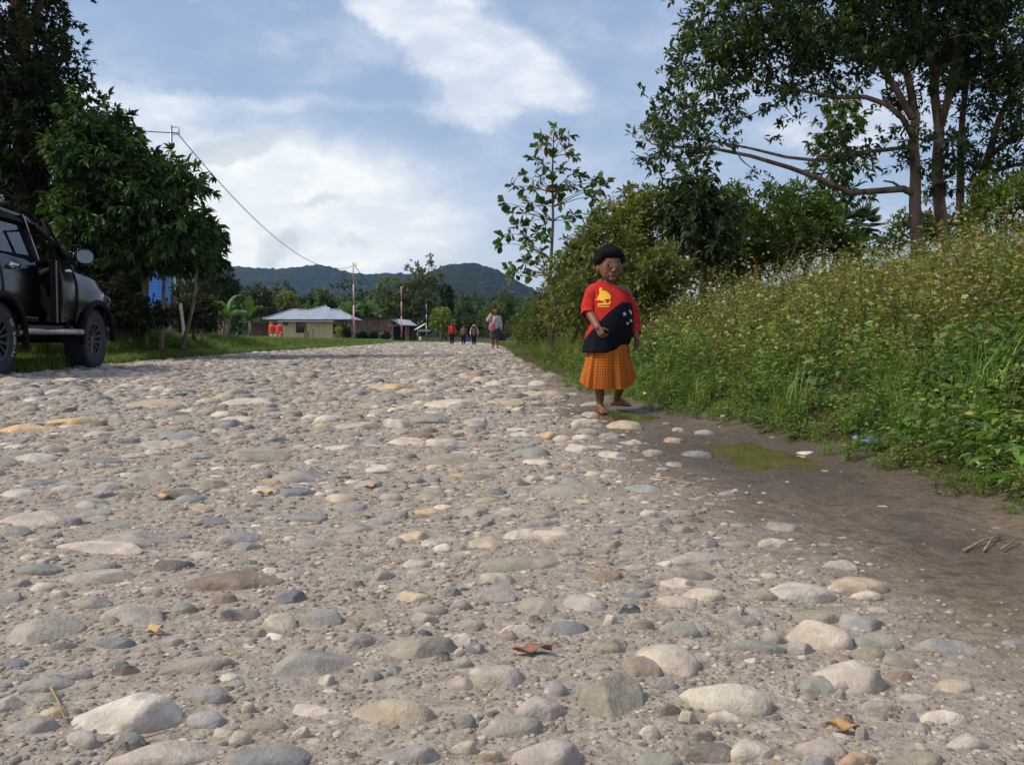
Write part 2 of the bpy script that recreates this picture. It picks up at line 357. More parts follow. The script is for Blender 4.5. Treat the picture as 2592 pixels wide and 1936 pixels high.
ZB = "370,565,470,160,O 1140,320,320,130,Oa 1570,810,520,420,Oa 1950,625,370,220,P 890,740,370,190,K 1140,930,340,190,K 960,1050,420,150,E 1200,1210,460,240,K 890,140,230,110,K 1050,45,560,100,O 1000,475,200,70,W 1310,450,290,110,S 1580,555,220,100,O 1790,680,240,150,B 1930,795,130,110,G 1950,965,170,80,B 1830,1115,140,90,W 230,960,540,190,T 370,60,185,60,W 545,75,120,55,W 460,350,200,60,L 420,400,190,70,K 650,525,140,100,P 740,570,130,120,S 660,800,180,100,K 670,670,140,80,L 230,690,150,130,La 340,1240,380,110,L 680,1055,150,70,S 1240,830,150,100,L 680,1215,170,60,W 1585,425,100,40,W 1705,350,140,50,N 1780,440,170,70,B 2040,450,300,110,G 2010,180,220,70,P 1570,125,220,80,B 860,240,260,110,K 1430,300,370,130,Ka 360,270,280,70,T 660,320,150,60,G 710,440,200,70,G 850,1260,170,80,T 1880,1290,320,90,E 800,1080,60,60,W 1300,1100,50,40,L 650,620,80,50,P 600,250,120,40,S 1760,250,180,60,S 1120,410,90,45,D 960,520,120,45,B 540,650,100,50,N 2000,290,230,90,P"
ZC = "320,1245,490,200,W 1020,1110,430,230,P 830,890,390,190,P 720,645,430,140,W 1040,610,370,110,T 820,1185,220,120,E 1190,1295,220,100,K 310,1370,220,95,W 450,1540,300,150,W 850,1540,270,130,K 1060,1610,280,100,R 200,1550,380,170,Da 1400,1620,380,90,O 1560,1380,270,80,W 1680,1520,250,70,P 1560,970,370,110,L 1160,930,270,100,E 1290,1040,190,110,O 1130,1000,170,90,O 1080,830,280,110,L 810,790,300,90,O 470,970,340,70,E 570,915,145,80,G 730,980,160,80,K 370,770,110,70,Gb 430,830,140,55,S 510,675,220,70,O 170,670,250,80,P 60,610,150,70,P 150,460,330,90,K 160,570,200,60,D 90,860,200,110,E 1110,690,170,50,P 950,510,200,60,P 690,1210,55,60,W 955,1260,75,45,L 1430,1440,120,90,Ga 1000,1405,70,45,N 1300,1145,150,60,B 640,290,230,60,G 970,1210,110,60,L 830,1640,220,90,G 180,1490,150,60,G 90,1390,120,60,P 1080,1490,90,50,G 1360,1380,70,60,G"
ZD = "150,900,320,100,P 390,915,130,90,G 720,1005,330,120,K 560,1060,480,70,P 820,670,270,110,O 1190,710,170,80,Ba 970,760,240,80,Da 1670,750,170,70,S 1480,750,150,55,P 1910,505,180,50,W 1670,660,280,80,G 1450,540,330,90,O 870,255,290,60,T 1380,250,280,60,P 1310,195,150,50,G 600,725,170,65,L 230,700,190,50,S 100,760,200,60,P 80,970,160,70,L 870,490,180,60,P 1130,550,150,60,G 1330,350,190,40,W 2010,380,260,60,T 400,355,260,55,C 150,400,300,45,C 110,135,220,60,O 370,130,130,45,W 500,100,160,50,O 470,160,70,30,N 50,180,120,50,G 200,560,230,50,P 570,580,200,40,S 1720,890,200,60,G 1960,840,200,60,L 1380,1060,190,60,G 1750,1040,270,60,L 1490,670,80,40,N 1520,700,110,30,C 2060,710,150,45,K 2130,625,170,60,W 640,945,240,40,E 540,870,180,50,L 1190,920,170,50,S 2000,960,200,60,G 500,810,200,45,E 1290,450,160,40,O 1730,300,150,40,O 2060,270,120,50,T 2140,170,150,50,T 1000,440,200,40,G 540,430,150,40,P"
ZE = "590,405,310,80,W 260,530,190,110,W 480,505,280,70,E 460,580,120,60,D 590,750,290,110,O 545,650,220,80,P 320,650,230,60,P 1090,710,240,85,E 1130,775,180,50,W 1190,605,150,60,C 1030,605,150,50,W 1110,510,200,50,O 1330,950,340,100,O 490,975,240,85,Oa 150,815,180,70,W 380,890,110,60,G 1590,730,190,50,W 1390,690,190,60,P 1970,640,160,55,R 2010,575,90,40,P 930,400,240,70,T 1200,355,290,70,T 230,310,250,60,C 190,385,120,50,L 750,520,160,70,T 880,800,110,50,O 780,870,200,50,Ba 1100,880,110,60,T 1430,520,200,100,P 1680,540,220,80,T 1600,610,180,60,G 510,900,50,25,N 80,910,160,45,K 460,1085,180,50,C 730,1085,180,60,O 940,1090,150,60,P 1150,1150,210,70,G 1010,1220,250,110,Pa 1240,1230,270,80,P 820,1265,230,100,T 360,1230,200,80,T 250,1275,110,45,W 550,1310,130,60,W 1580,1210,190,50,G 2030,1200,150,50,G 1910,1145,150,50,G 1820,1105,120,30,W 1790,940,200,60,L 1350,1330,150,60,G 1480,855,120,35,T 1080,350,120,40,T 700,250,110,40,T 550,280,90,30,B 880,340,110,40,T 1040,310,160,35,P 350,430,180,50,T 680,590,140,50,T 840,700,150,45,E 1230,840,110,60,G 620,830,90,45,T"
traced = []
for zs, x0, y0, k in ((ZA, 0, 1400, 2.212), (ZB, 900, 1400, 2.458), (ZC, 1700, 1200, 2.244), (ZD, 0, 900, 2.212), (ZE, 900, 850, 2.458)):
    for s_ in zs.split():
        q = s_.split(','); traced.append((x0+float(q[0])/k, y0+float(q[1])/k, float(q[2])/k, float(q[3])/k, q[4][0], q[4][1:]))
# shapes: ten unit cobbles (radius about 1), three of them broken and angular, one with a white vein
def rock_mesh(seed, sub, angular=False):
    r = random.Random(seed); bm = bmesh.new(); bmesh.ops.create_icosphere(bm, subdivisions=sub, radius=1)
    off = Vector((r.random()*50, r.random()*50, r.random()*50)); ex = r.uniform(2.1, 3.)
    pl = [(Vector((r.gauss(0, 1), r.gauss(0, 1), abs(r.gauss(0, .7)))).normalized(), r.uniform(.6, .8)) for _ in range(7 if angular else 5)]
    if not angular: pl = [(n, h+.13) for n, h in pl]
    for v in bm.verts:
        p = v.co.copy(); q = (abs(p.x)**ex+abs(p.y)**ex+abs(p.z)**ex)**(-1/ex); p *= q
        p *= 1 + .2*noise.noise(p*.9+off) + .075*noise.noise(p*2.6+off) + (.03*noise.noise(p*6+off) if sub > 2 else 0)
        for n, h in pl:
            dd = p.dot(n)-h
            if dd > 0: p -= n*dd*(.92 if angular else .75)
        if sub > 3: p *= 1 + .012*noise.noise(p*13+off)
        v.co = p
    V = np.array([v.co for v in bm.verts]); Fc = np.array([[v.index for v in f.verts] for f in bm.faces]); bm.free()
    return V, Fc
def stone_mat(name, src):
    t = NT(name); co_ = t.n('ShaderNodeTexCoord').outputs['Object']; geo = t.n('ShaderNodeNewGeometry').outputs['Position']
    base = t.n('ShaderNodeObjectInfo').outputs['Color'] if src == 'obj' else t.n('ShaderNodeAttribute', attribute_name='Col').outputs[0]
    big = t.noise(geo, 22., 6, .62); sp = t.noise(geo, 160., 4, .7); md_ = t.noise(geo, 60., 5, .6)
    c = t.mix(1., base, t.mix(t.ramp(big, .3, .7), (.72, .71, .70), (1.22, 1.2, 1.17)), 'MULTIPLY')
    c = t.mix(t.ramp(sp, .57, .75, 0., .45), c, t.mix(1., base, (.5, .48, .46), 'MULTIPLY'))
    c = t.mix(t.ramp(md_, .62, .72, 0., .4), c, lin((214, 206, 196)))
    c = t.mix(t.ramp(t.noise(geo, 9., 6, .65), .47, .64, 0., .5), c, lin((176, 162, 145)))      # dried silt
    nz_ = t.n('ShaderNodeSeparateXYZ', {0: t.n('ShaderNodeNewGeometry').outputs['Normal']}).outputs[2]
    c = t.mix(t.math('MULTIPLY', t.ramp(t.math('ADD', nz_, t.math('MULTIPLY', t.math('SUBTRACT', md_, .5), .9)), .5, .05), .75), c, lin((166, 152, 134)))
    c = t.mix(t.ramp(t.noise(geo, 38., 7, .75), .56, .66, 0., .5), c, t.mix(1., base, (1.35, 1.34, 1.32), 'MULTIPLY'))
    c = t.mix(t.ramp(t.noise(geo, 48., 7, .75), .56, .68, 0., .55), c, t.mix(1., base, (.62, .6, .58), 'MULTIPLY'))
    h = t.math('ADD', t.math('MULTIPLY', md_, .6), t.math('MULTIPLY', sp, .3))
    return t.out(t.n('ShaderNodeBsdfPrincipled', {'Base Color': c, 'Roughness': t.ramp(big, .3, .7, .62, .9), 'Specular IOR Level': .3, 'Normal': t.bump(t.math('ADD', h, t.math('MULTIPLY', big, .7)), .6, .012)}))
M['stone'] = stone_mat('cobble stone', 'obj'); M['stones'] = stone_mat('cobble stones', 'col')
M['vein'] = simple('white quartz', lin((225, 222, 216)), .5)
rocks = []
for i in range(13):
    V, Fc = rock_mesh(100+i, 4, i >= 9); rocks.append(mesh_np('river_stone', V, Fc, None, True)); rocks[-1].materials.append(M['stone'])
placed = []      # x, y, r of every stone so far
def free(x, y, r, k=.8):
    c = cell.get((int(x/.25), int(y/.25)))
    for i in range(int((x-.4)/.25)-1, int((x+.4)/.25)+2):
        for j in range(int((y-.4)/.25)-1, int((y+.4)/.25)+2):
            for (a, b, q) in cell.get((i, j), ()):
                if (a-x)**2+(b-y)**2 < ((q+r)*k)**2: return False
    return True
cell = {}
def note(x, y, r): cell.setdefault((int(x/.25), int(y/.25)), []).append((x, y, r))
def landmark(px, py):
    if py > 1640: v = 'along the bottom edge'
    elif py > 1400: v = 'in the near foreground'
    elif py > 1180: v = 'in the middle of the road'
    elif py > 1040: v = 'level with the child'
    else: v = 'farther up the road'
    h = 'beside the muddy strip' if px > 2050 or (py < 1250 and px > 1650) else 'on the right half' if px > 1500 else 'at mid road' if px > 950 else 'on the left half' if px > 400 else 'at the far left'
    return h, v
special = {('A', 0): 'largest smooth cream cobble, pear shaped, at the lower left of the road'}
SPECIAL = [(316, 1784, 'biggest smooth cream cobble, pear shaped, in the lower left foreground'), (1539, 1730, 'big flat olive grey slab stone with rounded corner in the near foreground'), (1050, 1630, 'long smooth olive grey cobble shaped like a loaf, at mid road'),
           (610, 1551, 'blackish blue glossy cobble with a pointed tail, left of mid road'), (296, 1624, 'flat slate blue pebble shaped like a fish, at the left'), (827, 1716, 'small round cream pebble beside the big mottled grey boulder'), (768, 1662, 'big mottled grey green boulder with knobbly top, left of centre'),
           (583, 1459, 'long brown ridged stone half sunk in sand, at the left'), (1865, 1543, 'small round grey pebble with one white band'), (1842, 1755, 'broad white cream boulder with chipped edge, right foreground'), (2154, 1695, 'big pinkish cream boulder above the small greenish cobble at right'),
           (2070, 1597, 'leaning pinkish cream cobble beside the sandy strip at right'), (2020, 1487, 'pale cream cobble highest on the bank of the sandy strip'), (1464, 1531, 'olive brown cobble with a blunt left end, near mid road'), (1693, 1654, 'domed pinkish cream cobble directly behind the olive slab'),
           (1290, 1827, 'greenish grey flat cobble in front of two pinkish cobbles, bottom centre'), (1388, 1892, 'large pinkish grey dome at the bottom edge, centre'), (993, 1791, 'broad tan sand coated stone almost flush with the road, bottom centre left'), (678, 1906, 'cracked slate blue boulder at the bottom edge'), (407, 1902, 'wide pinkish grey boulder with a dry stem on it, bottom left'),
           (90, 1581, 'grey angular boulder with a broken dark face at the far left'), (1789, 1891, 'dark grey broken boulder in the bottom right quarter'), (1900, 1886, 'white knobbly cobble behind the dark broken boulder, bottom right'), (2172, 1917, 'rust tan cobble at the bottom edge, right'), (181, 1060, 'longest ochre sandstone slab, far left of road below the car'), (68, 1081, 'second ochre sandstone slab touching the left edge'),
           (1006, 1066, 'knobbly cream boulder on its own, centre of road'), (1384, 1096, 'orange tan cobble in a row of cream ones, before the child'), (538, 1221, 'dark brown rough lump standing proud, left of road'), (438, 1244, 'dark lumpy stone left of the brown rough lump'), (370, 1203, 'taupe grey boulder behind the two dark lumps'), (1701, 1110, 'rust coloured cobble lying alone in the mud beyond the child')]
n_ind = 0
def place_stone(x, y, w, dpt, hz, code, ang, label, group, tilt=0.):
    global n_ind
    vi = (random.randrange(9) if 'a' not in ang else 9+random.randrange(4))
    o = bpy.data.objects.new('river_stone', rocks[vi]); COL.objects.link(o)
    r = max(w, dpt)/2
    o.location = (x, y, float(zroad(x, y)) - hz*.4); o.scale = (w/2*1.08, dpt/2*1.08, hz*1.4)
    o.rotation_euler = (random.gauss(0, .06), tilt + random.gauss(0, .05), random.gauss(0, .16))
    k = random.uniform(.93, 1.07); c = lin(SC[code]); o.color = (c[0]*k*random.uniform(.97, 1.03), c[1]*k, c[2]*k*random.uniform(.96, 1.04), 1)
    tag(o, label, 'stone', group); note(x, y, r); n_ind += 1
    return o
used = {}
for (px, py, pw, ph, code, ang) in traced:
    yb = py + ph*.34
    g = hit(px, max(yb, 880), zroad); d_ = g.y
    w = pw*d_/F; ext = ph*d_/F; el_ = math.atan(CH/d_)
    hz = min(.46*ext/math.cos(el_), .34*w); hz = max(hz, .012)
    dpt = np.clip((ext - hz*math.cos(el_)*.9)/math.sin(el_), .5*w, 1.05*w)
    lab = None
    for sx, sy, s_ in SPECIAL:
        if abs(sx-px) < 12 and abs(sy-py) < 12: lab = s_; grp = None
    if lab is None:
        size = 'large' if w > .2 else 'medium sized' if w > .09 else 'small'
        shape = 'broken' if 'a' in ang else 'domed' if ph > .48*pw else 'low' if ph > .3*pw else 'flat'
        h_, v_ = landmark(px, py)
        lab = f'{size} {shape} {SW[code]} stone {h_}, {v_}'; grp = lab
    st = place_stone(g.x, g.y + dpt*.12, w, dpt, hz, code, ang, lab, grp)
    if 'b' in ang:
        b = MB(); b.tube([(.25+.12*math.sin(a*2), .97*math.cos(a)*.92, .97*math.sin(a)*.9) for a in np.linspace(.2, 2.9, 14)], .11, 6); b.build('quartz_band', M['vein'], st)
# filler stones: random cobbles between the traced ones; the largest to the eye are things, the rest one stuff mesh
cand = []
def codes(y): return random.choices('WPKLGSOETBDNC', [10, 14, 16, 12, 15, 6, 12, 9, 12, 6, 3, 1.5, 1.2])[0]
N_ = 0
for band in ((.55, 1.6, 1300, .013, .055), (1.6, 3.2, 3600, .018, .1), (3.2, 6.5, 4600, .03, .15), (6.5, 13, 6000, .05, .24), (13, 26, 9800, .06, .24), (26, 60, 9500, .09, .28), (60, 92, 2600, .14, .4), (-4, .55, 500, .05, .15)):
    y0, y1, n, rmin, rmax = band
    for _ in range(n):
        y = random.uniform(y0, y1); X0 = xl(y)+.1; X1 = xe(y) - .05
        lim = abs(y)*.62+.6; X0 = max(X0, -lim); X1 = min(X1, lim)
        x = random.uniform(X0, X1)
        m = float(mudness(x, y)); 
        sand = float(sst(.35, .9, wav(x, y, 1.15, 4.)*.6+.5+.3*wav(x, y, 3.7, 1)))
        if random.random() < m*.985 or random.random() < (.1+sand*.62 if y < 3 else .03+sand*.4): continue
        w = rmin*(rmax/rmin)**(random.random()**1.7)
        if not free(x, y, w*.5, .86 if y > 6 else .92): continue
        note(x, y, w*.5)
        dp = w*random.uniform(.5, .95); hz = w*random.uniform(.09, .23 if y < 4 else .28 if y < 12 else .21)
        cand.append((w*hz/max(y, .3)**2 if y > .8 else 0, x, y, w, dp, hz, codes(y)))
cand.sort(key=lambda c_: -c_[0])
n_more = max(0, 296 - n_ind)
for c_ in cand[:n_more]:
    _, x, y, w, dp, hz, code = c_
    r_ = ray(0, 0); px = CX + x/y*F; py = HZ + CH*F/y
    h_, v_ = landmark(px, py); size = 'large' if w > .2 else 'medium sized' if w > .09 else 'small'
    lab = f'{size} {SW[code]} stone {h_}, {v_}'
    place_stone(x, y, w, dp, hz, code, 'a' if random.random() < .2 else '', lab, lab)
def scatter(name, items, protos, mat, label, cat, smooth=True):
    """items: x,y,z, sx,sy,sz, rot, colour -> one mesh"""
    Vs, Fs, Cs = [], [], []; b = 0
    it = np.array([q[:7] for q in items]); cl = np.array([q[7] for q in items]); pi_ = rng.integers(0, len(protos), len(items))
    for k, (V, Fc) in enumerate(protos):
        s_ = it[pi_ == k]; c_ = cl[pi_ == k]
        if not len(s_): continue
        P = V[None]*s_[:, None, 3:6]; ca, sa = np.cos(s_[:, 6])[:, None], np.sin(s_[:, 6])[:, None]
        Q = np.stack([P[..., 0]*ca-P[..., 1]*sa, P[..., 0]*sa+P[..., 1]*ca, P[..., 2]], -1) + s_[:, None, :3]
        Vs.append(Q.reshape(-1, 3)); Fs.append((Fc[None]+(np.arange(len(s_))*len(V))[:, None, None]+b).reshape(-1, Fc.shape[1]))
        Cs.append(np.repeat(c_, len(V), 0)); b += len(s_)*len(V)
    me = mesh_np(name, np.concatenate(Vs), np.concatenate(Fs), np.concatenate(Cs), smooth)
    return tag(link(name, me, mat), label, cat, None, 'stuff')
pr3 = [rock_mesh(300+i, 3, i > 6) for i in range(9)]; pr2 = [rock_mesh(400+i, 2, i > 5) for i in range(8)]; pr1 = [rock_mesh(500+i, 1, i > 3) for i in range(6)]
def item(c_):
    _, x, y, w, dp, hz, code = c_
    k = random.uniform(.72, 1.2); c = lin(SC[code]); return (x, y, float(zroad(x, y))-hz*.4, w/2, dp/2, hz*1.4, random.uniform(-.5, .5), [q*k for q in c])
rest = cand[n_more:]
scatter('small_cobbles', [item(c_) for c_ in rest if c_[2] < 6], pr3, M['stones'], 'small river cobbles packed between the bigger stones of the near road', 'stones')
scatter('distant_cobbles', [item(c_) for c_ in rest if c_[2] >= 6], pr2, M['stones'], 'river cobbles paving the far part of the road', 'stones')
SAND = lin((160, 147, 130))
# gravel: grit and pebbles down to a few millimetres
gv = []
for y0, y1, n, rmin, rmax in ((.6, 1.3, 17000, .0014, .008), (1.3, 2.2, 17000, .0018, .010), (2.2, 4., 15000, .003, .015), (4., 8, 9000, .006, .024), (8, 18, 5000, .01, .04)):
    n_ = n; y = rng.uniform(y0, y1, n_); lim = np.abs(y)*.6+.12
    X0 = np.maximum(xl(y), -lim); X1 = np.minimum(xe(y)+.1, lim); x = X0 + (X1-X0)*rng.random(n_)
    m = mudness(x, y); clump = wav(x, y, 7., 2)*.5+.5
    keep = (rng.random(n_) > m*.99) & (rng.random(n_) < .35+.75*clump); x, y = x[keep], y[keep]
    s_ = rmin*(rmax/rmin)**(rng.random(len(x))**2.1); z = zroad(x, y)
    cc = rng.integers(0, 10, len(x)); pal = [lin(SC[q]) for q in 'WPTKGDDBDB']
    for i in range(len(x)):
        k = .75+.4*rng.random(); gv.append((x[i], y[i], z[i]+s_[i]*.03, s_[i]*(.8+.5*rng.random()), s_[i], s_[i]*(.28+.3*rng.random()), rng.random()*6.3, [(q*.75+.25*w_)*k for q, w_ in zip(pal[cc[i]], SAND)]))
ico = []
for i in range(6):
    V, Fc = rock_mesh(600+i, 1, True)
    ico.append((V*(1+.18*np.random.default_rng(i).normal(size=V.shape)*.4), Fc))
scatter('gravel', gv, ico, M['stones'], 'grit and small pebbles strewn over the sandy road', 'gravel', False)
# ---------------------------------------------------------------- foliage helpers
L2 = (np.array([(0,0,0),(.45,-.5,.12),(1,0,-.05),(.45,.5,.12)]), np.array([(0,1,2),(0,2,3)]))
L8 = (np.array([(0,0,0),(.3,-.42,.1),(.3,0,0),(.3,.42,.1),(.66,-.36,.04),(.66,0,-.05),(.66,.36,.04),(1,0,-.22)]), np.array([(0,1,2),(0,2,3),(1,4,5),(1,5,2),(2,5,6),(2,6,3),(4,7,5),(5,7,6)]))
def nrm(v): return v/np.maximum(np.linalg.norm(v, axis=-1, keepdims=True), 1e-9)
def leafset(P, D, U, length, width, tpl=L2):
    """P base points, D axis, U rough normal, arrays; returns V, F"""
    D = nrm(D); Sd = nrm(np.cross(D, U)); N = np.cross(Sd, D)
    T, Fc = tpl; length = np.broadcast_to(length, (len(P),)); width = np.broadcast_to(width, (len(P),))
    V = P[:, None] + D[:, None]*(T[None, :, 0:1]*length[:, None, None]) + Sd[:, None]*(T[None, :, 1:2]*width[:, None, None]) + N[:, None]*(T[None, :, 2:3]*length[:, None, None])
    Fq = Fc[None] + (np.arange(len(P))*len(T))[:, None, None]
    return V.reshape(-1, 3), Fq.reshape(-1, 3)
def jit(n, cols, wts=None, amt=.18, g=None):
    g = g or rng
    c = np.array([lin(q) for q in cols])[g.choice(len(cols), n, p=None if wts is None else np.array(wts)/sum(wts))]
    return c*(1+amt*g.normal(size=(n, 1)).clip(-2, 2))*(1+.06*g.normal(size=(n, 3)))
def rdir(n, up=.0, g=None):
    v = (g or rng).normal(size=(n, 3)); v[:, 2] += up; return nrm(v)
def rosettes(C, out, per, length, wr, cols, wts=None, up=.3, droop=0., tpl=L2, spread=.8, rad=.0, amt=.18):
    """leaf clusters at C; out = outward direction of each cluster"""
    n = len(C); k = per
    P = np.repeat(C, k, 0); O = np.repeat(nrm(out), k, 0)
    D = nrm(O*.7 + rdir(n*k, up)*spread + np.array([0, 0, -droop]))
    P = P + rdir(n*k)*rad*rng.random((n*k, 1)) 
    U = nrm(rdir(n*k)*.7 + np.array([0, 0, 1.]))
    ln = length*(.65+.6*rng.random(n*k))
    V, Fc = leafset(P, D, U, ln, ln*wr*(.8+.4*rng.random(n*k)), tpl)
    cl = jit(n, cols, wts, amt); cl = np.repeat(cl, k, 0)*(1+.12*rng.normal(size=(n*k, 1)))
    return V, Fc, np.repeat(np.clip(cl, .004, 1), len(tpl[0]), 0)
def joinvf(parts):
    b = 0; Vs, Fs, Cs = [], [], []
    for V, Fc, C in parts:
        Vs.append(V); Fs.append(Fc+b); Cs.append(C); b += len(V)
    return np.concatenate(Vs), np.concatenate(Fs), np.concatenate(Cs)
def leaf_obj(name, parts, parent=None, mat=None, **k):
    V, Fc, C = joinvf(parts); o = link(name, mesh_np('foliage', V, Fc, np.clip(C, 0.003, 1)), mat or M['leaf'], parent)
    return tag(o, **k) if k else o
def blobpts(blobs, n, clump=0, shell=.35):
    """points in ellipsoids (cx,cy,cz,rx,ry,rz,weight), denser towards the skin, gathered in clumps"""
    B = np.array(blobs, float); w = B[:, 3]*B[:, 4]*B[:, 5]*B[:, 6]; i = rng.choice(len(B), n, p=w/w.sum())
    d = rdir(n); r = (shell + (1-shell)*rng.random(n))**.6
    r = r*(1+.1*rng.normal(size=n))
    P = B[i, :3] + d*r[:, None]*B[i, 3:6]
    return P, d
def cull(P, d, sc_, thr, seed=0.):
    """gaps: drop the points where a coarse noise is low"""
    k = np.array([noise.noise(Vector(p)*sc_+Vector((seed, 0, 0))) for p in P]) > thr
    return P[k], d[k]
def wig(a, b, n, amp, sag=0., g=random):
    a, b = Vector(a), Vector(b); L = (b-a).length; q0 = [Vector((g.gauss(0, amp), g.gauss(0, amp), g.gauss(0, amp)))*L*1.1 for _ in range(2)]; m = max(n, 6); pts = []
    for i in range(m+1):
        f = i*n/m/n; w = 3*f*(1-f)
        pts.append(a.lerp(b, f) + (q0[0]*(1-f) + q0[1]*f)*w + Vector((0, 0, sag*L*math.sin(PI*f))))
    return pts
# ---------------------------------------------------------------- undergrowth on the right bank
def weed(seed, h, nl, ls, cols, kind):
    g = np.random.default_rng(seed); parts = []
    if kind == 'bidens':
        ns = g.integers(2, 5); P, D, A = [], [], []
        stems = []
        for s_ in range(ns):
            a = g.random()*6.3; lean = .1+.35*g.random(); hh = h*(.65+.4*g.random())
            pts = np.array([[math.cos(a)*lean*hh*f**1.5, math.sin(a)*lean*hh*f**1.5, hh*f] for f in np.linspace(0, 1, 6)])
            stems.append(pts)
            for q in range(nl//ns):
                f = .15+.85*g.random()**.8; p = np.array([np.interp(f, np.linspace(0, 1, 6), pts[:, j]) for j in range(3)])
                b = g.random()*6.3; P.append(p+.06*g.normal(size=3)*[1, 1, .5]); D.append([math.cos(b), math.sin(b), .35*g.normal()]); A.append(f)
        P, D, A = map(np.array, (P, D, A))
        ln = ls*(.6+.7*g.random(len(P)))
        V, Fc = leafset(P, D, nrm(g.normal(size=P.shape)*.5+[0, 0, 1]), ln, ln*(.38+.2*g.random(len(P))), L2)
        parts.append((V, Fc, np.repeat(jit(len(P), cols, None, .22, g), 4, 0)))
        for pts in stems:
            d = np.diff(pts, axis=0); n_ = len(d)
            V, Fc = leafset(pts[:-1], d, g.normal(size=d.shape)*.1+[1, 0, 0], np.linalg.norm(d, axis=1)*1.05, .0045, (np.array([(0,-.5,0),(1,-.5,0),(1,.5,0),(0,.5,0)]), L2[1]))
            parts.append((V, Fc, np.repeat(jit(n_, [(96, 98, 50), (110, 84, 52)], None, .1, g), 4, 0)))
    elif kind == 'grass':
        n = nl; a = g.random(n)*6.3; lean = .15+.6*g.random(n); hh = h*(.5+.6*g.random(n)); P = g.normal(size=(n, 3))*[.05, .05, 0]
        V = []; Fc = []
        dirs = np.stack([np.cos(a), np.sin(a), 0*a], 1); sd_ = np.stack([-np.sin(a), np.cos(a), 0*a], 1)
        fr = [0, .5, 1]; wd = [1, .8, .05]
        for f, w_ in zip(fr, wd):
            c = P + dirs*(lean*hh*f**1.8)[:, None] + np.array([0, 0, 1])*(hh*(f-.25*lean*f*f))[:, None]
            V += [c - sd_*ls*w_, c + sd_*ls*w_]
        V = np.stack(V, 1).reshape(-1, 3); q = np.array([(0,1,3),(0,3,2),(2,3,5),(2,5,4)])
        parts.append((V, (q[None]+(np.arange(n)*6)[:, None, None]).reshape(-1, 3), np.repeat(jit(n, cols, None, .2, g), 6, 0)))
    elif kind == 'broad':
        n = nl; a = g.random(n)*6.3; r = h*.5*g.random(n)**.6; z = h*(.25+.75*g.random(n))*(1-.45*r/(h*.5))
        P = np.stack([np.cos(a)*r*.7, np.sin(a)*r*.7, z], 1); D = np.stack([np.cos(a+g.normal(size=n)*.5), np.sin(a+g.normal(size=n)*.5), .1-.35*g.random(n)], 1)
        ln = ls*(.6+.6*g.random(n)); V, Fc = leafset(P, D, g.normal(size=P.shape)*.35+[0, 0, 1], ln, ln*(.42+.15*g.random(n)), L8)
        parts.append((V, Fc, np.repeat(jit(n, cols, None, .2, g), 8, 0)))
    return joinvf(parts)
GR = [(110, 130, 58), (124, 140, 66), (98, 116, 54), (138, 148, 76)]
OL = [(142, 144, 74), (156, 154, 82), (128, 132, 66), (162, 142, 86), (134, 112, 68)]
DRY = [(158, 134, 88), (140, 116, 76), (168, 148, 100), (134, 128, 76)]
DK = [(80, 110, 50), (94, 122, 56), (106, 132, 64), (72, 98, 46)]
pro = dict(
    bid=[weed(i, .8, 130, .044, GR if i % 3 == 0 else OL, 'bidens') for i in range(7)],
    dry=[weed(20+i, .85, 60, .04, DRY if i % 3 else OL, 'bidens') for i in range(4)],
    low=[weed(30+i, .42, 100, .046, GR, 'bidens') for i in range(4)],
    brd=[weed(40+i, .45, 80, .072, DK, 'broad') for i in range(5)],
    pale=[weed(50+i, .34, 64, .066, [(112, 138, 58), (96, 128, 52), (128, 148, 72)], 'broad') for i in range(4)],
    gra=[weed(60+i, .5, 60, .0035, [(118, 142, 62), (136, 154, 74), (102, 126, 54)], 'grass') for i in range(4)],
    lawn=[weed(70+i, .17, 90, .0035, [(104, 126, 52), (118, 136, 60), (90, 112, 46), (142, 144, 80)], 'grass') for i in range(4)],
    tall=[weed(80+i, .34, 110, .005, [(78, 102, 42), (92, 116, 50), (106, 124, 58)], 'grass') for i in range(4)])
def tile(items, cj=.14):
    """items: (kind, x, y, z, scale, zscale)"""
    by = {}
    for it in items: by.setdefault(it[0], []).append(it[1:])
    out = []
    for kd, L in by.items():
        A_ = np.array(L); idx = rng.integers(0, len(pro[kd]), len(A_))
        for k, (V, Fc, C) in enumerate(pro[kd]):
            s_ = A_[idx == k]
            if not len(s_): continue
            a = rng.random(len(s_))*6.3; ca, sa = np.cos(a)[:, None], np.sin(a)[:, None]
            P = V[None]*s_[:, None, 3:4]
            Q = np.stack([P[..., 0]*ca-P[..., 1]*sa, P[..., 0]*sa+P[..., 1]*ca, P[..., 2]*s_[:, None, 4]], -1) + s_[:, None, :3]
            tint = 1+cj*rng.normal(size=(len(s_), 1, 1)) + .05*rng.normal(size=(len(s_), 1, 3))
            out.append((Q.reshape(-1, 3), (Fc[None]+(np.arange(len(s_))*len(V))[:, None, None]).reshape(-1, 3), (C[None]*tint).reshape(-1, 3)))
    return out
its = []; flowers = []
def dryness(x, y): return .5+.5*wav(x, y, .8, 5.)+.2*wav(x, y, 2.3)
n = 0
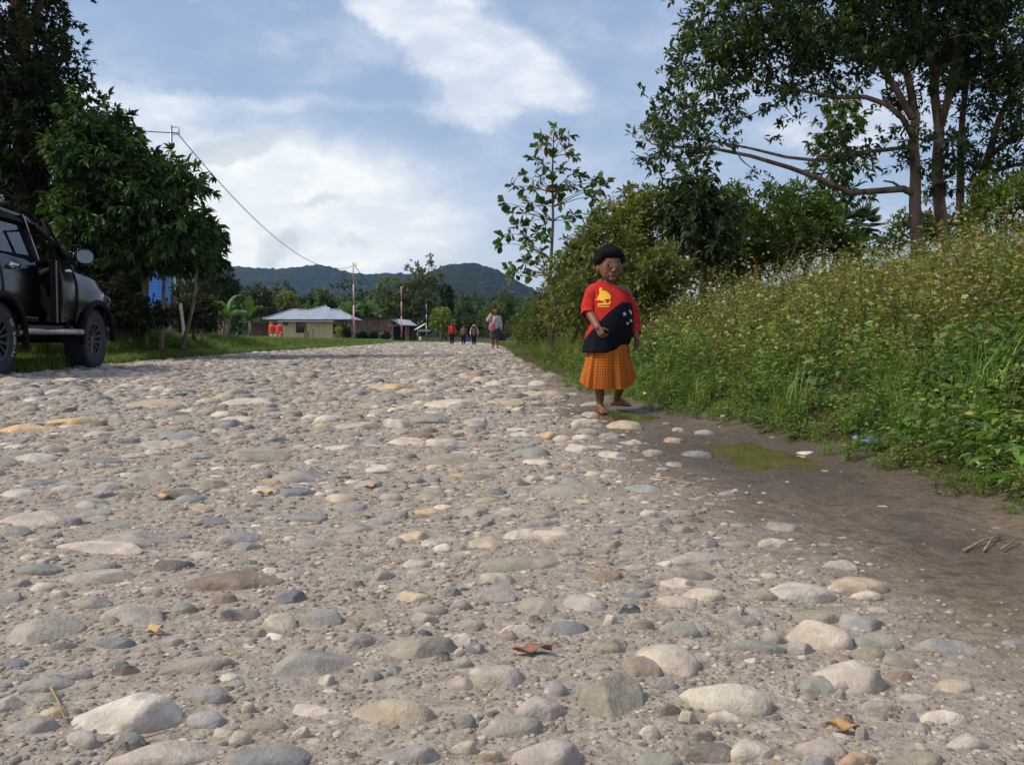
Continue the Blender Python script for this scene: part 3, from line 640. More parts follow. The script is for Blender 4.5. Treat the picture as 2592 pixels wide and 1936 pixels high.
for y0, y1, cnt in ((2.0, 5, 760), (5, 9, 1050), (9, 15, 1150), (15, 26, 1300), (26, 48, 1000)):
    for _ in range(cnt):
        y = random.uniform(y0, y1); t_ = random.random()**1.15*(3.2+.42*y) - .1*(y < 12); x = float(xe(y)) + t_ + .1*math.sin(y*5.1)*.5
        if x > .64*y+2.6: continue
        z = float(zg(x, y)); q = float(dryness(x, y)); 
        # the weeds stand lower by the track and taller up the bank
        hs = (.3+.66*min(1, t_/1.7))*random.uniform(.62, 1.15)*(1 + .28*float(wav(x, y, 2.6, 7.)))
        if y > 10: hs *= 1.05
        if t_ < .45:
            kd = random.choices(['low', 'brd', 'pale', 'gra', 'lawn'], [3.4, 1.3, 1.4 if y > 3.6 else 5, 1.2, 1.6 if y < 8 else 5])[0]; hs = random.uniform(.5, .95)*(.45+t_*1.4)
            if t_ < .12: hs *= .8
        elif t_ < 1.15 and y < 9:
            kd = random.choices(['brd', 'low', 'bid', 'gra', 'dry'], [1.3, 2.2, 2.6, 1.3, .6])[0]
            if kd in ('brd', 'low'): hs = random.uniform(.75, 1.15)
        else:
            kd = random.choices(['bid', 'dry', 'gra', 'brd'], [6, 1.3+5.5*max(0, q-.35), 1.5, .35])[0]
            if kd == 'brd': hs *= 1.4
        its.append((kd, x, y, z-.02, hs, 1.))
        if kd in ('bid', 'dry') and random.random() < (.62 if y < 14 else .42):
            for _ in range(random.choice([1, 1, 2, 3])):
                flowers.append((x+random.gauss(0, .16), y+random.gauss(0, .16), z+hs*.8*random.uniform(.72, 1.1), random.uniform(.009, .0175)))
for _ in range(420):
    y = random.uniform(2.2, 10.); t_ = random.uniform(-.16, .3); x = float(xe(y)) + t_
    its.append((random.choice(['low', 'pale', 'lawn', 'low', 'gra', 'brd']), x, y, float(zg(x, y))-.02, random.uniform(.22, .55)*(.7+t_), 1.))
ug = leaf_obj('undergrowth', tile(its), label='tangled roadside weeds and grasses covering the right bank', cat='undergrowth', kind='stuff')
# flower heads: five white petals and a yellow eye
def flower_tpl():
    v, f, c = [], [], []
    for k in range(5):
        a = 2*PI*k/5; b = len(v)
        for r, da, z in ((.15, 0, 0), (.8, -.38, .1), (1.1, 0, 0), (.8, .38, .1)): v.append((r*math.cos(a+da), r*math.sin(a+da), z))
        f += [(b, b+1, b+2), (b, b+2, b+3)]; c += [lin((222, 218, 186))]*4
    b = len(v); v.append((0, 0, .3)); c.append(lin((214, 160, 40)))
    for k in range(6): v.append((.32*math.cos(k*PI/3), .32*math.sin(k*PI/3), .12)); c.append(lin((214, 160, 40)))
    f += [(b, b+1+k, b+1+(k+1) % 6) for k in range(6)]
    return np.array(v), np.array(f), np.array(c)
FV, FF, FC = flower_tpl()
fl = np.array(flowers); n = len(fl)
N_ = nrm(rng.normal(size=(n, 3))*.6 + np.array([-.2, -.6, .7])); T1 = nrm(np.cross(N_, rng.normal(size=(n, 3)))); T2 = np.cross(N_, T1)
V = fl[:, None, :3] + fl[:, 3][:, None, None]*(T1[:, None]*FV[None, :, 0:1] + T2[:, None]*FV[None, :, 1:2] + N_[:, None]*FV[None, :, 2:3])
o = leaf_obj('flower_heads', [(V.reshape(-1, 3), (FF[None]+(np.arange(n)*len(FV))[:, None, None]).reshape(-1, 3), np.tile(FC, (n, 1)))], ug); o['kind'] = 'stuff'
# leafy plants at the foot of the bank that one can tell apart: each a thing
plants = [(2290, 1140, 'pale', .85, 'pale green leafy clump spilling onto the mud at the right'), (2480, 1175, 'pale', .95, 'pale leafy clump at the right frame edge, low by the mud'), (2060, 1085, 'brd', .8, 'dark leafy weed behind the far end of the big puddle'),
          (2180, 1110, 'brd', .7, 'low dark weed between puddle litter and pale clump'), (1930, 1010, 'gra', .85, 'tuft of long grass blades standing over the mud'), (1780, 1010, 'gra', .55, 'short grass tuft at the bank foot, beyond the puddle'),
          (2140, 960, 'brd', 1.1, 'broad leafed dark weed halfway up the bank'), (2330, 930, 'brd', 1.15, 'tall broad leafed weed above the pale clump'), (1690, 985, 'low', .6, 'small leafy weed by the yellow scrap beside the child'), (2420, 1090, 'low', .9, 'fine leafed weed between two pale clumps')]
for px, py, kd, s_, lab in plants:
    g = ground_at(px, py+60, .02); x = max(g.x, float(xe(g.y))+.05); V, Fc, C = random.choice(pro[kd]); 
    o = empty('weed_plant' if kd != 'gra' else 'grass_tuft', (x, g.y, float(zg(x, g.y))-.01), random.random()*6, label=lab, cat='plant')
    link('foliage', mesh_np('foliage', V*s_, Fc, np.clip(C*random.uniform(.95, 1.2), 0, 1)), M['leaf'], o)
# left bank: mown grass and rough grass
its = []
for y0, y1, cnt, kk in ((11.5, 16, 900, 0), (15, 24, 3400, 1), (24, 40, 2600, 1), (40, 75, 2600, 1), (75, 108, 1200, 1)):
    for _ in range(cnt):
        y = random.uniform(y0, y1); t_ = random.random()**1.2*(5 + y*.22) - .08; x = float(xl(y)) - t_
        if x < -.6*y-1.5: continue
        kd = 'lawn' if (kk == 0 or y > 26 or t_ < .35) else random.choice(['tall', 'tall', 'low', 'lawn'])
        s_ = {'lawn': random.uniform(.7, 1.3), 'tall': random.uniform(.7, 1.25), 'low': random.uniform(.4, .8)}[kd]*(1+max(0, y-26)*.014)
        its.append((kd, x, y, float(zg(x, y))-.015, s_, 1./(1+max(0, y-26)*.02)))
for _ in range(700):      # strip between road end and buildings, verge of the right side far off
    y = random.uniform(50, 106); x = random.uniform(float(xl(y)), float(xl(y))+8) if y > 92 else float(xe(y)) + random.random()*1.5
    its.append(('lawn', x, y, float(zg(x, y)), random.uniform(1.4, 2.4), .6))
leaf_obj('grass', tile(its, .1), label='green grass of the left bank and verge', cat='grass', kind='stuff')
# ---------------------------------------------------------------- trees
def taper(p, a, b): return (p, list(np.linspace(a, b, len(p))))
def tree(name, label, base, limbs, crown_parts, bark='bark', group=None, gloss=False, cat='tree'):
    t_ = empty(name, base, label=label, cat=cat, group=group)
    b = MB()
    for pts, rad in limbs: b.tube([Vector(p)-Vector(base) for p in pts], rad, 7 if max(rad) > .05 else 4)
    if limbs: b.build('trunk', M[bark], t_)
    V, Fc, C = joinvf(crown_parts)
    link('crown', mesh_np('crown', V-np.array(base), Fc, np.clip(C, .004, 1)), M['leaf_gloss' if gloss else 'leaf'], t_)
    return t_
def px_blobs(L, d, sd_=1.):
    """(x, y, rx, ry, weight[, depth offset, depth radius]) in photo units -> ellipsoids standing at depth d"""
    out = []
    for q in L:
        dd = d + (q[5] if len(q) > 5 else 0); p = at(q[0], q[1], dd); k = dd/F
        out.append((p.x, p.y, p.z, q[2]*k, (q[6] if len(q) > 6 else sd_), q[3]*k, q[4]))
    return out
def twigs_to(limbs, C, every, r=.012, reach=1.5):
    """twigs that grow cluster by cluster, each from the nearest wood there is so far"""
    pts = [tuple(p) for L in limbs for p in L[0]]; out = []
    for L in limbs:
        for p, q in zip(L[0][:-1], L[0][1:]): pts += [tuple(Vector(p).lerp(q, f)) for f in (.33, .66)]
    todo = np.array(C[::every])
    if not len(todo): return out
    pa = np.array(pts); d = np.array([((pa-c)**2).sum(1).min() for c in todo])
    for c in todo[np.argsort(d)]:
        pa = np.array(pts); dd = ((pa-c)**2).sum(1) + .6*np.maximum(0, pa[:, 2]-c[2])**2; i = int(np.argmin(dd))
        if dd[i] > reach**2: continue
        w = wig(pts[i], c, 5, .07, -.02); n = len(w); k = min(1., .5+dd[i]**.5)
        out.append((w, list(np.linspace(r*1.5*k, r*.4, n)))); pts += [tuple(p) for p in w[2:]]
    return out
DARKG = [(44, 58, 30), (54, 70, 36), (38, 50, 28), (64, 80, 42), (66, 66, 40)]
# --- left: the tall dark tree beyond the frame's corner and the broad leafed one beside it
d = 21.
base = Vector((at(60, 800, d).x, d, float(zg(at(60, 800, d).x, d))))
tp = [base, at(70, 640, d), at(60, 400, d), at(50, 150, d), at(40, -120, d)]
limbs = [(tp, [.3, .26, .22, .18, .1])]
for q in ((180, 120), (200, 330), (-120, 200), (120, -60), (-60, 420), (210, 480), (100, 560)):
    limbs.append(taper(wig(at(60, q[1]+170, d), at(q[0], q[1], d+random.uniform(-2, 2)), 5, .05), .1, .02))
bl = px_blobs([(20, 0, 165, 220, 1.3), (30, 330, 200, 230, 1.4), (100, 250, 110, 160, 1.), (130, 150, 70, 110, .7), (150, 330, 90, 110, .8), (40, 620, 230, 190, 1.5), (120, 760, 160, 70, .9), (-160, 250, 160, 400, 1.), (185, 215, 40, 40, .35), (150, 480, 90, 140, .9), (0, -250, 170, 160, .8), (-60, 740, 160, 120, .9)], d, 1.9)
P, dr = blobpts(bl, 13500, shell=.15); P, dr = cull(P, dr, 1.3, -.3, 3.)
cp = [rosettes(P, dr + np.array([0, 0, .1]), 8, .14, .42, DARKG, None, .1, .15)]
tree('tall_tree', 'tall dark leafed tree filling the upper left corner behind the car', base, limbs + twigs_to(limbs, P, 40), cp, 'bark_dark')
d = 20.
base = Vector((at(352, 800, d).x, d, float(zg(at(352, 800, d).x, d))))
limbs = []
for ox, tx, ty, r in ((0, 330, 500, .085), (22, 395, 430, .06), (-40, 250, 520, .06), (60, 450, 560, .05), (95, 480, 600, .05)):
    b0 = base + Vector((ox*d/F, random.uniform(-.3, .3), 0)); limbs.append(taper(wig(b0, at(tx, ty, d), 6, .05), r, r*.35))
bl = px_blobs([(285, 330, 50, 60, .55), (300, 420, 110, 90, 1.), (390, 520, 130, 110, 1.1), (270, 590, 130, 110, 1.1), (460, 600, 85, 90, .9), (430, 640, 110, 50, .8), (300, 660, 110, 50, .8), (500, 520, 45, 60, .6), (520, 650, 45, 55, .5), (250, 300, 60, 60, .5), (470, 440, 40, 45, .45), (490, 660, 40, 40, .4), (230, 400, 80, 110, .9), (230, 560, 80, 120, 1.), (250, 700, 90, 55, .7), (525, 580, 40, 50, .5), (200, 690, 80, 80, .8)], d, 1.5)
P, dr = blobpts(bl, 6400, shell=.2); P, dr = cull(P, dr, 1.4, -.22, 9.)
cp = [rosettes(P, dr*.6, 7, .2, .4, [(60, 86, 38), (70, 98, 44), (50, 70, 32), (86, 108, 52), (76, 80, 44)], [3, 3, 3, 1.4, .8], -.1, .45, L8)]
tree('broadleaf_tree', 'broad leafed green tree with bare reddish stems, right of the car', base, limbs + twigs_to(limbs, P, 22), cp, 'bark')
# trees farther along the left bank
d = 62.
for px, top, w_, lab, cols in ((500, 660, 62, 'dark bushy tree at the right end of the left tree row', DARKG), (560, 700, 42, 'small dull green tree behind the banana plants', [(58, 74, 40), (70, 82, 46), (48, 60, 34)])):
    g = at(px, 820, d); base = Vector((g.x, d, float(zg(g.x, d)))); bl = px_blobs([(px, top+40, w_, 60, 1), (px+10, top+110, w_*1.1, 60, 1), (px-20, top, w_*.6, 40, .6)], d, 1.)
    P, dr = blobpts(bl, 900); P, dr = cull(P, dr, 1.2, -.2, px)
    limbs = [taper(wig(base, at(px, top, d), 5, .04), .1, .03)]
    tree('bushy_tree', lab, base, limbs, [rosettes(P, dr, 7, .2, .4, cols, None, .0, .3)], 'bark_dark'); d += 10
M['trunk_bark'] = barkmat('brown bark', lin((104, 78, 60)), lin((150, 126, 106)))
# --- right: many stemmed big tree
d = 17.
bx = at(2330, 700, d); base = Vector((bx.x, d, float(zg(bx.x, d))))
def path(pts, dd=0., r0=.1, r1=.03):
    P_ = [at(x, y, d+dd+z) for x, y, z in pts]; return (P_, list(np.linspace(r0, r1, len(P_))))
limbs = [path([(2322, 690, 0), (2322, 600, 0), (2316, 520, 0), (2318, 440, 0), (2312, 360, 0), (2318, 300, .1), (2300, 200, .3), (2270, 120, .6), (2240, 0, 1.)], 0, .125, .05),
         path([(2312, 350, 0), (2285, 300, -.2), (2245, 265, -.4), (2190, 246, -.7), (2120, 246, -1.), (2060, 236, -1.3), (1990, 222, -1.5), (1900, 200, -1.8)], 0, .06, .015),
         path([(2312, 490, 0), (2285, 478, -.1), (2240, 482, -.3), (2150, 488, -.6), (2080, 455, -.9), (2000, 425, -1.2), (1900, 395, -1.4), (1800, 375, -1.6), (1720, 372, -1.7), (1650, 365, -1.8)], 0, .07, .012),
         path([(2285, 478, -.1), (2260, 462, -.1), (2236, 458, -.1)], 0, .03, .018),
         path([(2240, 380, 0), (2160, 388, -.2), (2060, 406, -.6), (1990, 398, -.9), (1900, 376, -1.2), (1800, 356, -1.4), (1700, 350, -1.6)], 0, .045, .01),
         path([(2320, 370, 0), (2240, 380, 0)], 0, .05, .045),
         path([(2310, 300, 0), (2265, 220, .2), (2220, 150, .3), (2150, 60, .4), (2100, -40, .6)], 0, .07, .03),
         path([(2398, 720, .4), (2392, 620, .4), (2376, 500, .4), (2372, 420, .4), (2378, 330, .4), (2366, 240, .5), (2360, 120, .6), (2350, -40, .7)], 0, .13, .06),
         path([(2378, 330, .4), (2400, 250, .3), (2420, 130, .2), (2440, 0, .1), (2450, -100, 0)], 0, .075, .04),
         path([(2440, 680, 1.2), (2430, 560, 1.2), (2432, 420, 1.2), (2436, 300, 1.2), (2450, 180, 1.2), (2440, 20, 1.2)], 0, .09, .04),
         path([(2450, 640, .9), (2470, 500, .9), (2500, 400, .8), (2530, 300, .7), (2580, 200, .6), (2640, 80, .5)], 0, .09, .04),
         path([(2500, 400, .8), (2560, 350, .6), (2640, 300, .5)], 0, .06, .03), path([(2500, 440, .8), (2570, 418, .6), (2660, 400, .4)], 0, .05, .03),
         path([(2470, 490, .9), (2510, 490, .7), (2550, 515, .6)], 0, .03, .012),
         path([(2240, 0, 1.), (2200, -100, 1.), (2150, -200, 1.)], 0, .06, .03)]
bl = px_blobs([(1850, 60, 140, 90, 1., -1.2), (1780, 150, 90, 80, .7, -1.4), (1950, 130, 150, 90, 1.1, -1), (1760, 240, 110, 45, .75, -1.5), (1700, 290, 80, 55, .6, -1.6), (1660, 360, 60, 60, .5, -1.7), (1760, 350, 110, 60, .6, -1.5), (1740, 430, 70, 40, .42, -1.5), (1900, 250, 120, 40, .45, -1.3),
                (2080, 60, 160, 110, 1.3, -.5), (2100, 180, 140, 60, .9, -.6), (2250, 60, 160, 120, 1.2, .2), (2400, 60, 150, 130, 1.2, .5), (2540, 80, 130, 140, 1.2, .3), (2330, 220, 100, 60, .5, .4), (2470, 250, 90, 80, .8, .6), (2560, 260, 70, 90, .9, .2), (2000, -90, 260, 90, 1., -.6), (2350, -110, 300, 120, 1.2, .2),
                (2350, 390, 80, 50, .6, -.5), (2420, 440, 80, 50, .8, 0), (2440, 380, 70, 50, .6, .3), (2150, 370, 110, 28, .4, -.6), (2580, 400, 50, 90, 1., 0), (2280, 350, 60, 30, .35, -.6), (1990, 330, 60, 26, .18, -1), (1890, 440, 40, 26, .22, -1.2), (2560, 520, 40, 60, .8, 0)], d, 1.1)
P, dr = blobpts(bl, 8200); P, dr = cull(P, dr, 1.7, -.17, 21.)
cp = [rosettes(P, dr + np.array([-.1, 0, .1]), 9, .115, .46, [(66, 82, 46), (78, 94, 52), (56, 68, 40), (96, 110, 62), (112, 118, 70)], [3, 3, 3, 1.6, .8], .25, -.05, L8, 1.1, .1)]
tree('spreading_tree', 'large many stemmed tree with low spreading boughs on the right bank', base, limbs + twigs_to(limbs, P, 13, .009), cp, 'trunk_bark')
# --- slim young tree between the spreading tree's bough and the palms
d = 21.
g = at(2130, 640, d); base = Vector((g.x, d, float(zg(g.x, d))))
limbs = [([base, at(2132, 560, d), at(2136, 470, d), at(2138, 380, d), at(2140, 280, d), at(2142, 200, d)], [.07, .06, .05, .04, .03, .012])]
bl = px_blobs([(2130, 250, 60, 40, .5), (2120, 330, 70, 40, .6), (2150, 300, 50, 50, .5), (2100, 430, 60, 40, .7), (2160, 420, 60, 40, .6), (2110, 500, 50, 40, .8), (2150, 500, 60, 30, .4), (2080, 380, 40, 30, .4)], d, .7)
P, dr = blobpts(bl, 330)
tree('slim_tree', 'slim young tree with sparse light leaves under the big bough', base, limbs + twigs_to(limbs, P, 4, .008), [rosettes(P, dr, 6, .17, .42, [(92, 112, 52), (74, 94, 44), (108, 124, 62)], None, .1, .2, L8)], 'bark')
# --- thin tree with whorls of big leaves left of the child
d = 18.
g = at(1392, 830, d); base = Vector((g.x, d, float(zg(g.x, d))))
st_ = [base, at(1393, 700, d), at(1400, 560, d), at(1398, 440, d), at(1402, 340, d)]
limbs = [(st_, [.05, .045, .035, .025, .012])]
tips = [(1405, 325), (1370, 340), (1440, 345), (1360, 375), (1430, 380), (1355, 405), (1450, 395), (1400, 400), (1385, 365), (1330, 445), (1325, 480), (1300, 470), (1365, 450), (1450, 440), (1470, 450), (1500, 455), (1520, 470), (1535, 465), (1480, 480), (1440, 470), (1400, 460), (1340, 510), (1300, 540), (1280, 515), (1310, 570), (1290, 590), (1275, 600), (1345, 560), (1380, 520), (1420, 510), (1330, 600), (1335, 615), (1270, 620), (1330, 660), (1310, 690), (1300, 700), (1345, 700), (1370, 640), (1430, 560), (1450, 545), (1360, 590), (1390, 600), (1340, 640), (1360, 665), (1325, 540), (1410, 485), (1355, 480), (1375, 420), (1420, 430), (1500, 500), (1290, 680), (1380, 570), (1420, 350)]
C_ = np.array([at(x, y, d+random.uniform(-.5, .5)) for x, y in tips])
for c in C_:
    q = min([Vector(st_[1]).lerp(st_[2], f) for f in (0, .3, .6)]+[st_[2].lerp(st_[3], f) for f in (0, .3, .6)]+[st_[3].lerp(st_[4], f) for f in (0, .4, .8)], key=lambda p: (p-Vector(c)).length + 1.2*max(0, p.z-c[2]+.15))
    limbs.append(taper(wig(q, c, 4, .04, .06), .014, .005))
outd = nrm(C_-np.array([[base.x, d, c[2]-.3] for c in C_]))
LO = (np.array([(0,0,0),(.35,-.24,.06),(.35,0,0),(.35,.24,.06),(.72,-.5,.03),(.72,0,-.05),(.72,.5,.03),(1,0,-.16)]), L8[1])
cp = [rosettes(C_, outd*.5+np.array([0, 0, .25]), 10, .19, .56, [(86, 108, 58), (70, 92, 50), (100, 118, 66), (94, 92, 56)], None, .0, .45, LO, 1., .05), rosettes(C_[::4]+np.array([0, 0, -.05]), outd[::4]*.3, 1, .2, .5, [(150, 84, 44), (140, 70, 40)], None, -.8, .9, L8)]
tree('whorled_tree', 'thin pale stemmed tree with big whorled leaves, left of the child', base, limbs, cp, 'bark')
# --- thicket behind the child: shrubs, each its own
def shrub(name, lab, px, pb, blobs, d, n, ls, cols, wts=None, up=.2, droop=.1, sdp=1.1, grp=None, cat='shrub', bark='bark_dark', thr=-.12, tpl=L2, stems=4):
    g = at(px, pb, d); base = Vector((g.x, d, float(zg(g.x, d)))); bl = px_blobs(blobs, d, sdp)
    P, dr = blobpts([q for b_ in bl for q in ([b_] + [(b_[0]+b_[3]*random.uniform(-.9, .9), b_[1]+random.uniform(-.4, .4), b_[2]+b_[5]*random.uniform(.6, 1.15), b_[3]*.22, b_[4]*.3, b_[5]*.3, b_[6]*1.5) for _ in range(4)])], int(n*1.35), shell=.1); P, dr = cull(P, dr, 1.6, thr, px); zmin = base.z+.05; k = P[:, 2] > zmin; P, dr = P[k], dr[k]
    limbs = []
    for q in random.sample(range(len(blobs)), min(stems, len(blobs))):
        B = bl[q]; limbs.append(taper(wig(base + Vector((random.uniform(-.3, .3), random.uniform(-.3, .3), 0)), (B[0], B[1], B[2]+B[5]*.5), 5, .05), .045, .01))
    return tree(name, lab, base, limbs + twigs_to(limbs, P, 14, .008), [rosettes(P, dr, 7, ls, .4, cols, wts, up, droop, tpl, 1., ls*.8)], bark, grp, False, cat)
BR = [(112, 118, 60), (124, 128, 66), (100, 106, 56), (116, 106, 64), (134, 136, 74)]
LT = 1.2
shrub('shrub', 'brownish green rounded shrub at the left end of the thicket', 1480, 830, [(1470, 690, 90, 90, 1), (1420, 760, 70, 70, .8), (1540, 640, 90, 90, 1), (1500, 760, 120, 80, 1)], 15., 1700, .1, BR)
shrub('shrub', 'tallest olive shrub of the thicket, rising behind the child', 1640, 830, [(1590, 560, 80, 70, 1), (1650, 520, 70, 50, .7), (1560, 640, 100, 90, 1), (1650, 680, 120, 130, 1.2), (1560, 520, 40, 40, .4)], 16.5, 1900, .11, [(128, 132, 66), (112, 120, 58), (140, 138, 74), (104, 108, 56)], sdp=1.3)
shrub('shrub', 'low dense shrub of the thicket directly behind the child', 1560, 840, [(1500, 740, 110, 80, 1), (1600, 740, 110, 80, 1), (1660, 700, 80, 70, .9)], 12.5, 1600, .085, [(98, 108, 54), (110, 116, 60), (86, 96, 50), (116, 108, 64)])
shrub('shrub', 'shaded green shrub right of the dark trunked tree', 1900, 820, [(1870, 560, 90, 70, 1), (1950, 540, 80, 70, 1), (1880, 640, 110, 80, 1.1), (1990, 620, 90, 70, 1), (1830, 690, 100, 60, .8)], 18., 1900, .12, [(92, 112, 54), (106, 122, 60), (80, 98, 48), (120, 128, 66)])
shrub('shrub', 'bright leaved shrub top below the slim tree', 2060, 800, [(2010, 540, 60, 60, .9), (2060, 590, 70, 60, 1), (2000, 620, 70, 60, .9), (2120, 640, 60, 40, .8)], 19., 1200, .13, [(92, 116, 48), (78, 102, 42), (108, 128, 56)])
shrub('shrub', 'pale airy shrub beside the twin trunks of the spreading tree', 2280, 740, [(2290, 580, 40, 50, .6), (2330, 560, 40, 60, .6), (2360, 600, 50, 50, .8), (2250, 620, 40, 30, .5)], 22., 500, .13, [(110, 124, 70), (96, 112, 60)], thr=-.1)
shrub('shrub', 'leafy shrub at the right frame edge under the boughs', 2540, 700, [(2540, 520, 60, 60, .8), (2590, 560, 60, 60, .8), (2500, 560, 50, 40, .7)], 15., 700, .11, [(98, 118, 50), (86, 104, 46), (112, 126, 60)])
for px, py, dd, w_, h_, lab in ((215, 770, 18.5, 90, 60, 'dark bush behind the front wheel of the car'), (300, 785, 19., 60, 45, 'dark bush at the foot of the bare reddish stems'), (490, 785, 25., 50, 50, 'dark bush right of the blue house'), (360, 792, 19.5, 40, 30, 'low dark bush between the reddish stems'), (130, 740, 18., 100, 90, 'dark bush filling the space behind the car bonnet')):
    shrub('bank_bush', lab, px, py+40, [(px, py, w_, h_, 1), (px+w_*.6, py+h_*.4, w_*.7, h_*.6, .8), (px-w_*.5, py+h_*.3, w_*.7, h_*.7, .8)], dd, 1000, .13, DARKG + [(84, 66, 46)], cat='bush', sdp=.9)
# dark leaved tree in the middle of the thicket
shrub('dark_tree', 'dark leaved tree with a straight black trunk, right of the child', 1778, 800, [(1750, 500, 45, 50, 1), (1790, 545, 60, 45, 1.1), (1740, 580, 50, 50, 1), (1810, 620, 50, 40, .7), (1735, 465, 40, 30, .6), (1700, 540, 35, 30, .5), (1845, 570, 30, 30, .4)], 14., 1050, .14, [(56, 70, 38), (68, 82, 44), (48, 60, 34)], cat='tree', droop=.6, stems=1, tpl=L8)
b = MB(); g = at(1778, 800, 14.); b.tube([(0, 0, 0), (0, 0, .7), (.02, 0, 1.6), (0, .05, 2.4)], [.07, .06, .05, .03], 8)
o = bpy.data.objects[[k for k in bpy.data.objects.keys() if k.startswith('dark_tree')][0]]; b.build('trunk', M['bark_dark'], o)
# hedge of low bushes along the right verge towards the walkers
for i, (px, pb, dd, w_, h_, lab) in enumerate(((1340, 862, 33, 40, 46, 'roadside bush nearest the load carrying walker'), (1345, 870, 26, 50, 60, 'roadside bush at the foot of the whorled leaf tree'), (1400, 880, 20, 60, 60, 'leafy bush filling the gap before the thicket'), (1320, 853, 50, 34, 36, 'far roadside bush behind the load carrying walker'))):
    shrub('verge_bush', lab, px, pb, [(px, pb-h_*.6, w_, h_*.7, 1), (px+w_*.7, pb-h_*.9, w_*.9, h_*.8, 1)], dd, 700, .1, [(92, 112, 50), (80, 100, 44), (104, 118, 56), (100, 96, 56)], cat='bush', sdp=.9)
# --- fan palms beyond the bank
def palm(px, ptop, d, s_, lab, n=26):
    c = at(px, ptop, d); base = Vector((c.x, d, float(zg(c.x, d)))); t_ = empty('fan_palm', base, label=lab, cat='palm', group=None)
    b = MB(); b.tube([(0, 0, 0), (.05, 0, (c.z-base.z)*.5), (0, 0, c.z-base.z)], [.12*s_, .1*s_, .09*s_], 8); b.build('trunk', M['bark_dark'], t_)
    parts = []
    for k in range(n):
        a = k*2.4; e = 1.15 - 2.0*k/n; u = Vector((math.cos(a)*math.cos(e), math.sin(a)*math.cos(e), math.sin(e))); hub = Vector((0, 0, c.z-base.z)) + u*.45*s_
        sd_ = u.cross(Vector((0, 0, 1))).normalized(); m = 14; P = np.repeat(np.array([hub]), m, 0); f = np.linspace(-1.25, 1.25, m)
        D = np.array([u*math.cos(q) + sd_*math.sin(q) + Vector((0, 0, -.25)) for q in f])
        V, Fc = leafset(P, D, np.repeat(np.array([u.cross(sd_)]), m, 0), .62*s_, .07*s_); parts.append((V, Fc, np.repeat(jit(m, [(58, 78, 44), (72, 92, 52)]), 4, 0)))
        V, Fc = leafset(np.array([hub-u*.45*s_]), np.array([u]), np.array([sd_]), .46*s_, .03*s_); parts.append((V, Fc, np.repeat(jit(1, [(92, 96, 60)]), 4, 0)))
    leaf_obj('crown', parts, t_, M['leaf_gloss'])
palm(2170, 570, 38., 1.05, 'fan palm standing clear against the sky beyond the bank')
palm(2085, 545, 44., 1.1, 'fan palm half hidden by the slim tree')
# ---------------------------------------------------------------- hills and far woods
t = NT('forested hill'); co_ = t.n('ShaderNodeTexCoord').outputs['Object']
vv = t.n('ShaderNodeTexVoronoi', {'Vector': co_, 'Scale': .085}); 
c = t.mix(t.n('ShaderNodeSeparateColor', {0: vv.outputs['Color']}).outputs[0], lin((24, 34, 26)), lin((44, 56, 38)))
c = t.mix(t.ramp(t.noise(co_, .006, 6), .4, .65), c, lin((28, 38, 30)))
M['hill'] = t.out(t.n('ShaderNodeBsdfPrincipled', {'Base Color': c, 'Roughness': .95, 'Specular IOR Level': .05, 'Normal': t.bump(t.math('MULTIPLY', vv.outputs['Distance'], -1.), 1., 5.)}))
def hill(name, sky, d, depth, step, seed, bump, lab=None):
    sx = np.array([at(x*1.1718, 800, d).x for x, y in sky]); sz = np.array([CH+(HZ-y*1.1718)/F*d for x, y in sky])
    xs = np.arange(sx[0], sx[-1], step); ysx = np.arange(-depth, depth*.6, step*1.2)
    X, Y = np.meshgrid(xs, ysx); Hh = np.interp(X, sx, sz)
    f = np.where(Y < 0, np.clip(1+Y/depth, 0, 1)**1.25, np.clip(1-Y/(depth*.6), 0, 1))
    rid = wav(X, Y, .006, seed)*.16 + wav(X, Y, .016, seed+2)*.07
    Z = Hh*f*(1+rid*(1-f)*1.6) - 3
    V = np.stack([X, Y+d, Z], -1).reshape(-1, 3)
    nz = np.array([noise.noise(Vector((p[0]*.11, p[1]*.09, seed))) + .6*noise.noise(Vector((p[0]*.27, p[1]*.2, seed+9))) for p in V])
    V[:, 2] += bump*nz
    i = np.arange(X.size).reshape(X.shape); Fq = np.stack([i[:-1, :-1], i[:-1, 1:], i[1:, 1:], i[1:, :-1]], -1).reshape(-1, 4)
    return tag(link(name, mesh_np(name, V, Fq, None, True), M['hill']), kind='structure')
hill('hill', [(150, 640), (300, 600), (420, 584), (500, 574), (560, 577), (600, 580), (645, 575), (690, 570), (720, 575), (750, 586), (790, 592), (830, 589), (900, 590), (960, 600), (1050, 640), (1150, 690)], 2300, 1500, 7.5, 1., 5.)
hill('hill', [(780, 690), (840, 640), (900, 605), (935, 582), (965, 570), (1000, 566), (1030, 568), (1065, 576), (1100, 594), (1150, 622), (1230, 655), (1350, 680), (1600, 690), (1900, 690)], 1500, 900, 5.5, 4., 4.)
hill('hill', [(300, 655), (420, 640), (520, 632), (600, 640), (680, 630), (760, 645), (840, 650), (930, 655), (1010, 660), (1100, 668), (1250, 680)], 1050, 500, 4.5, 8., 4.)
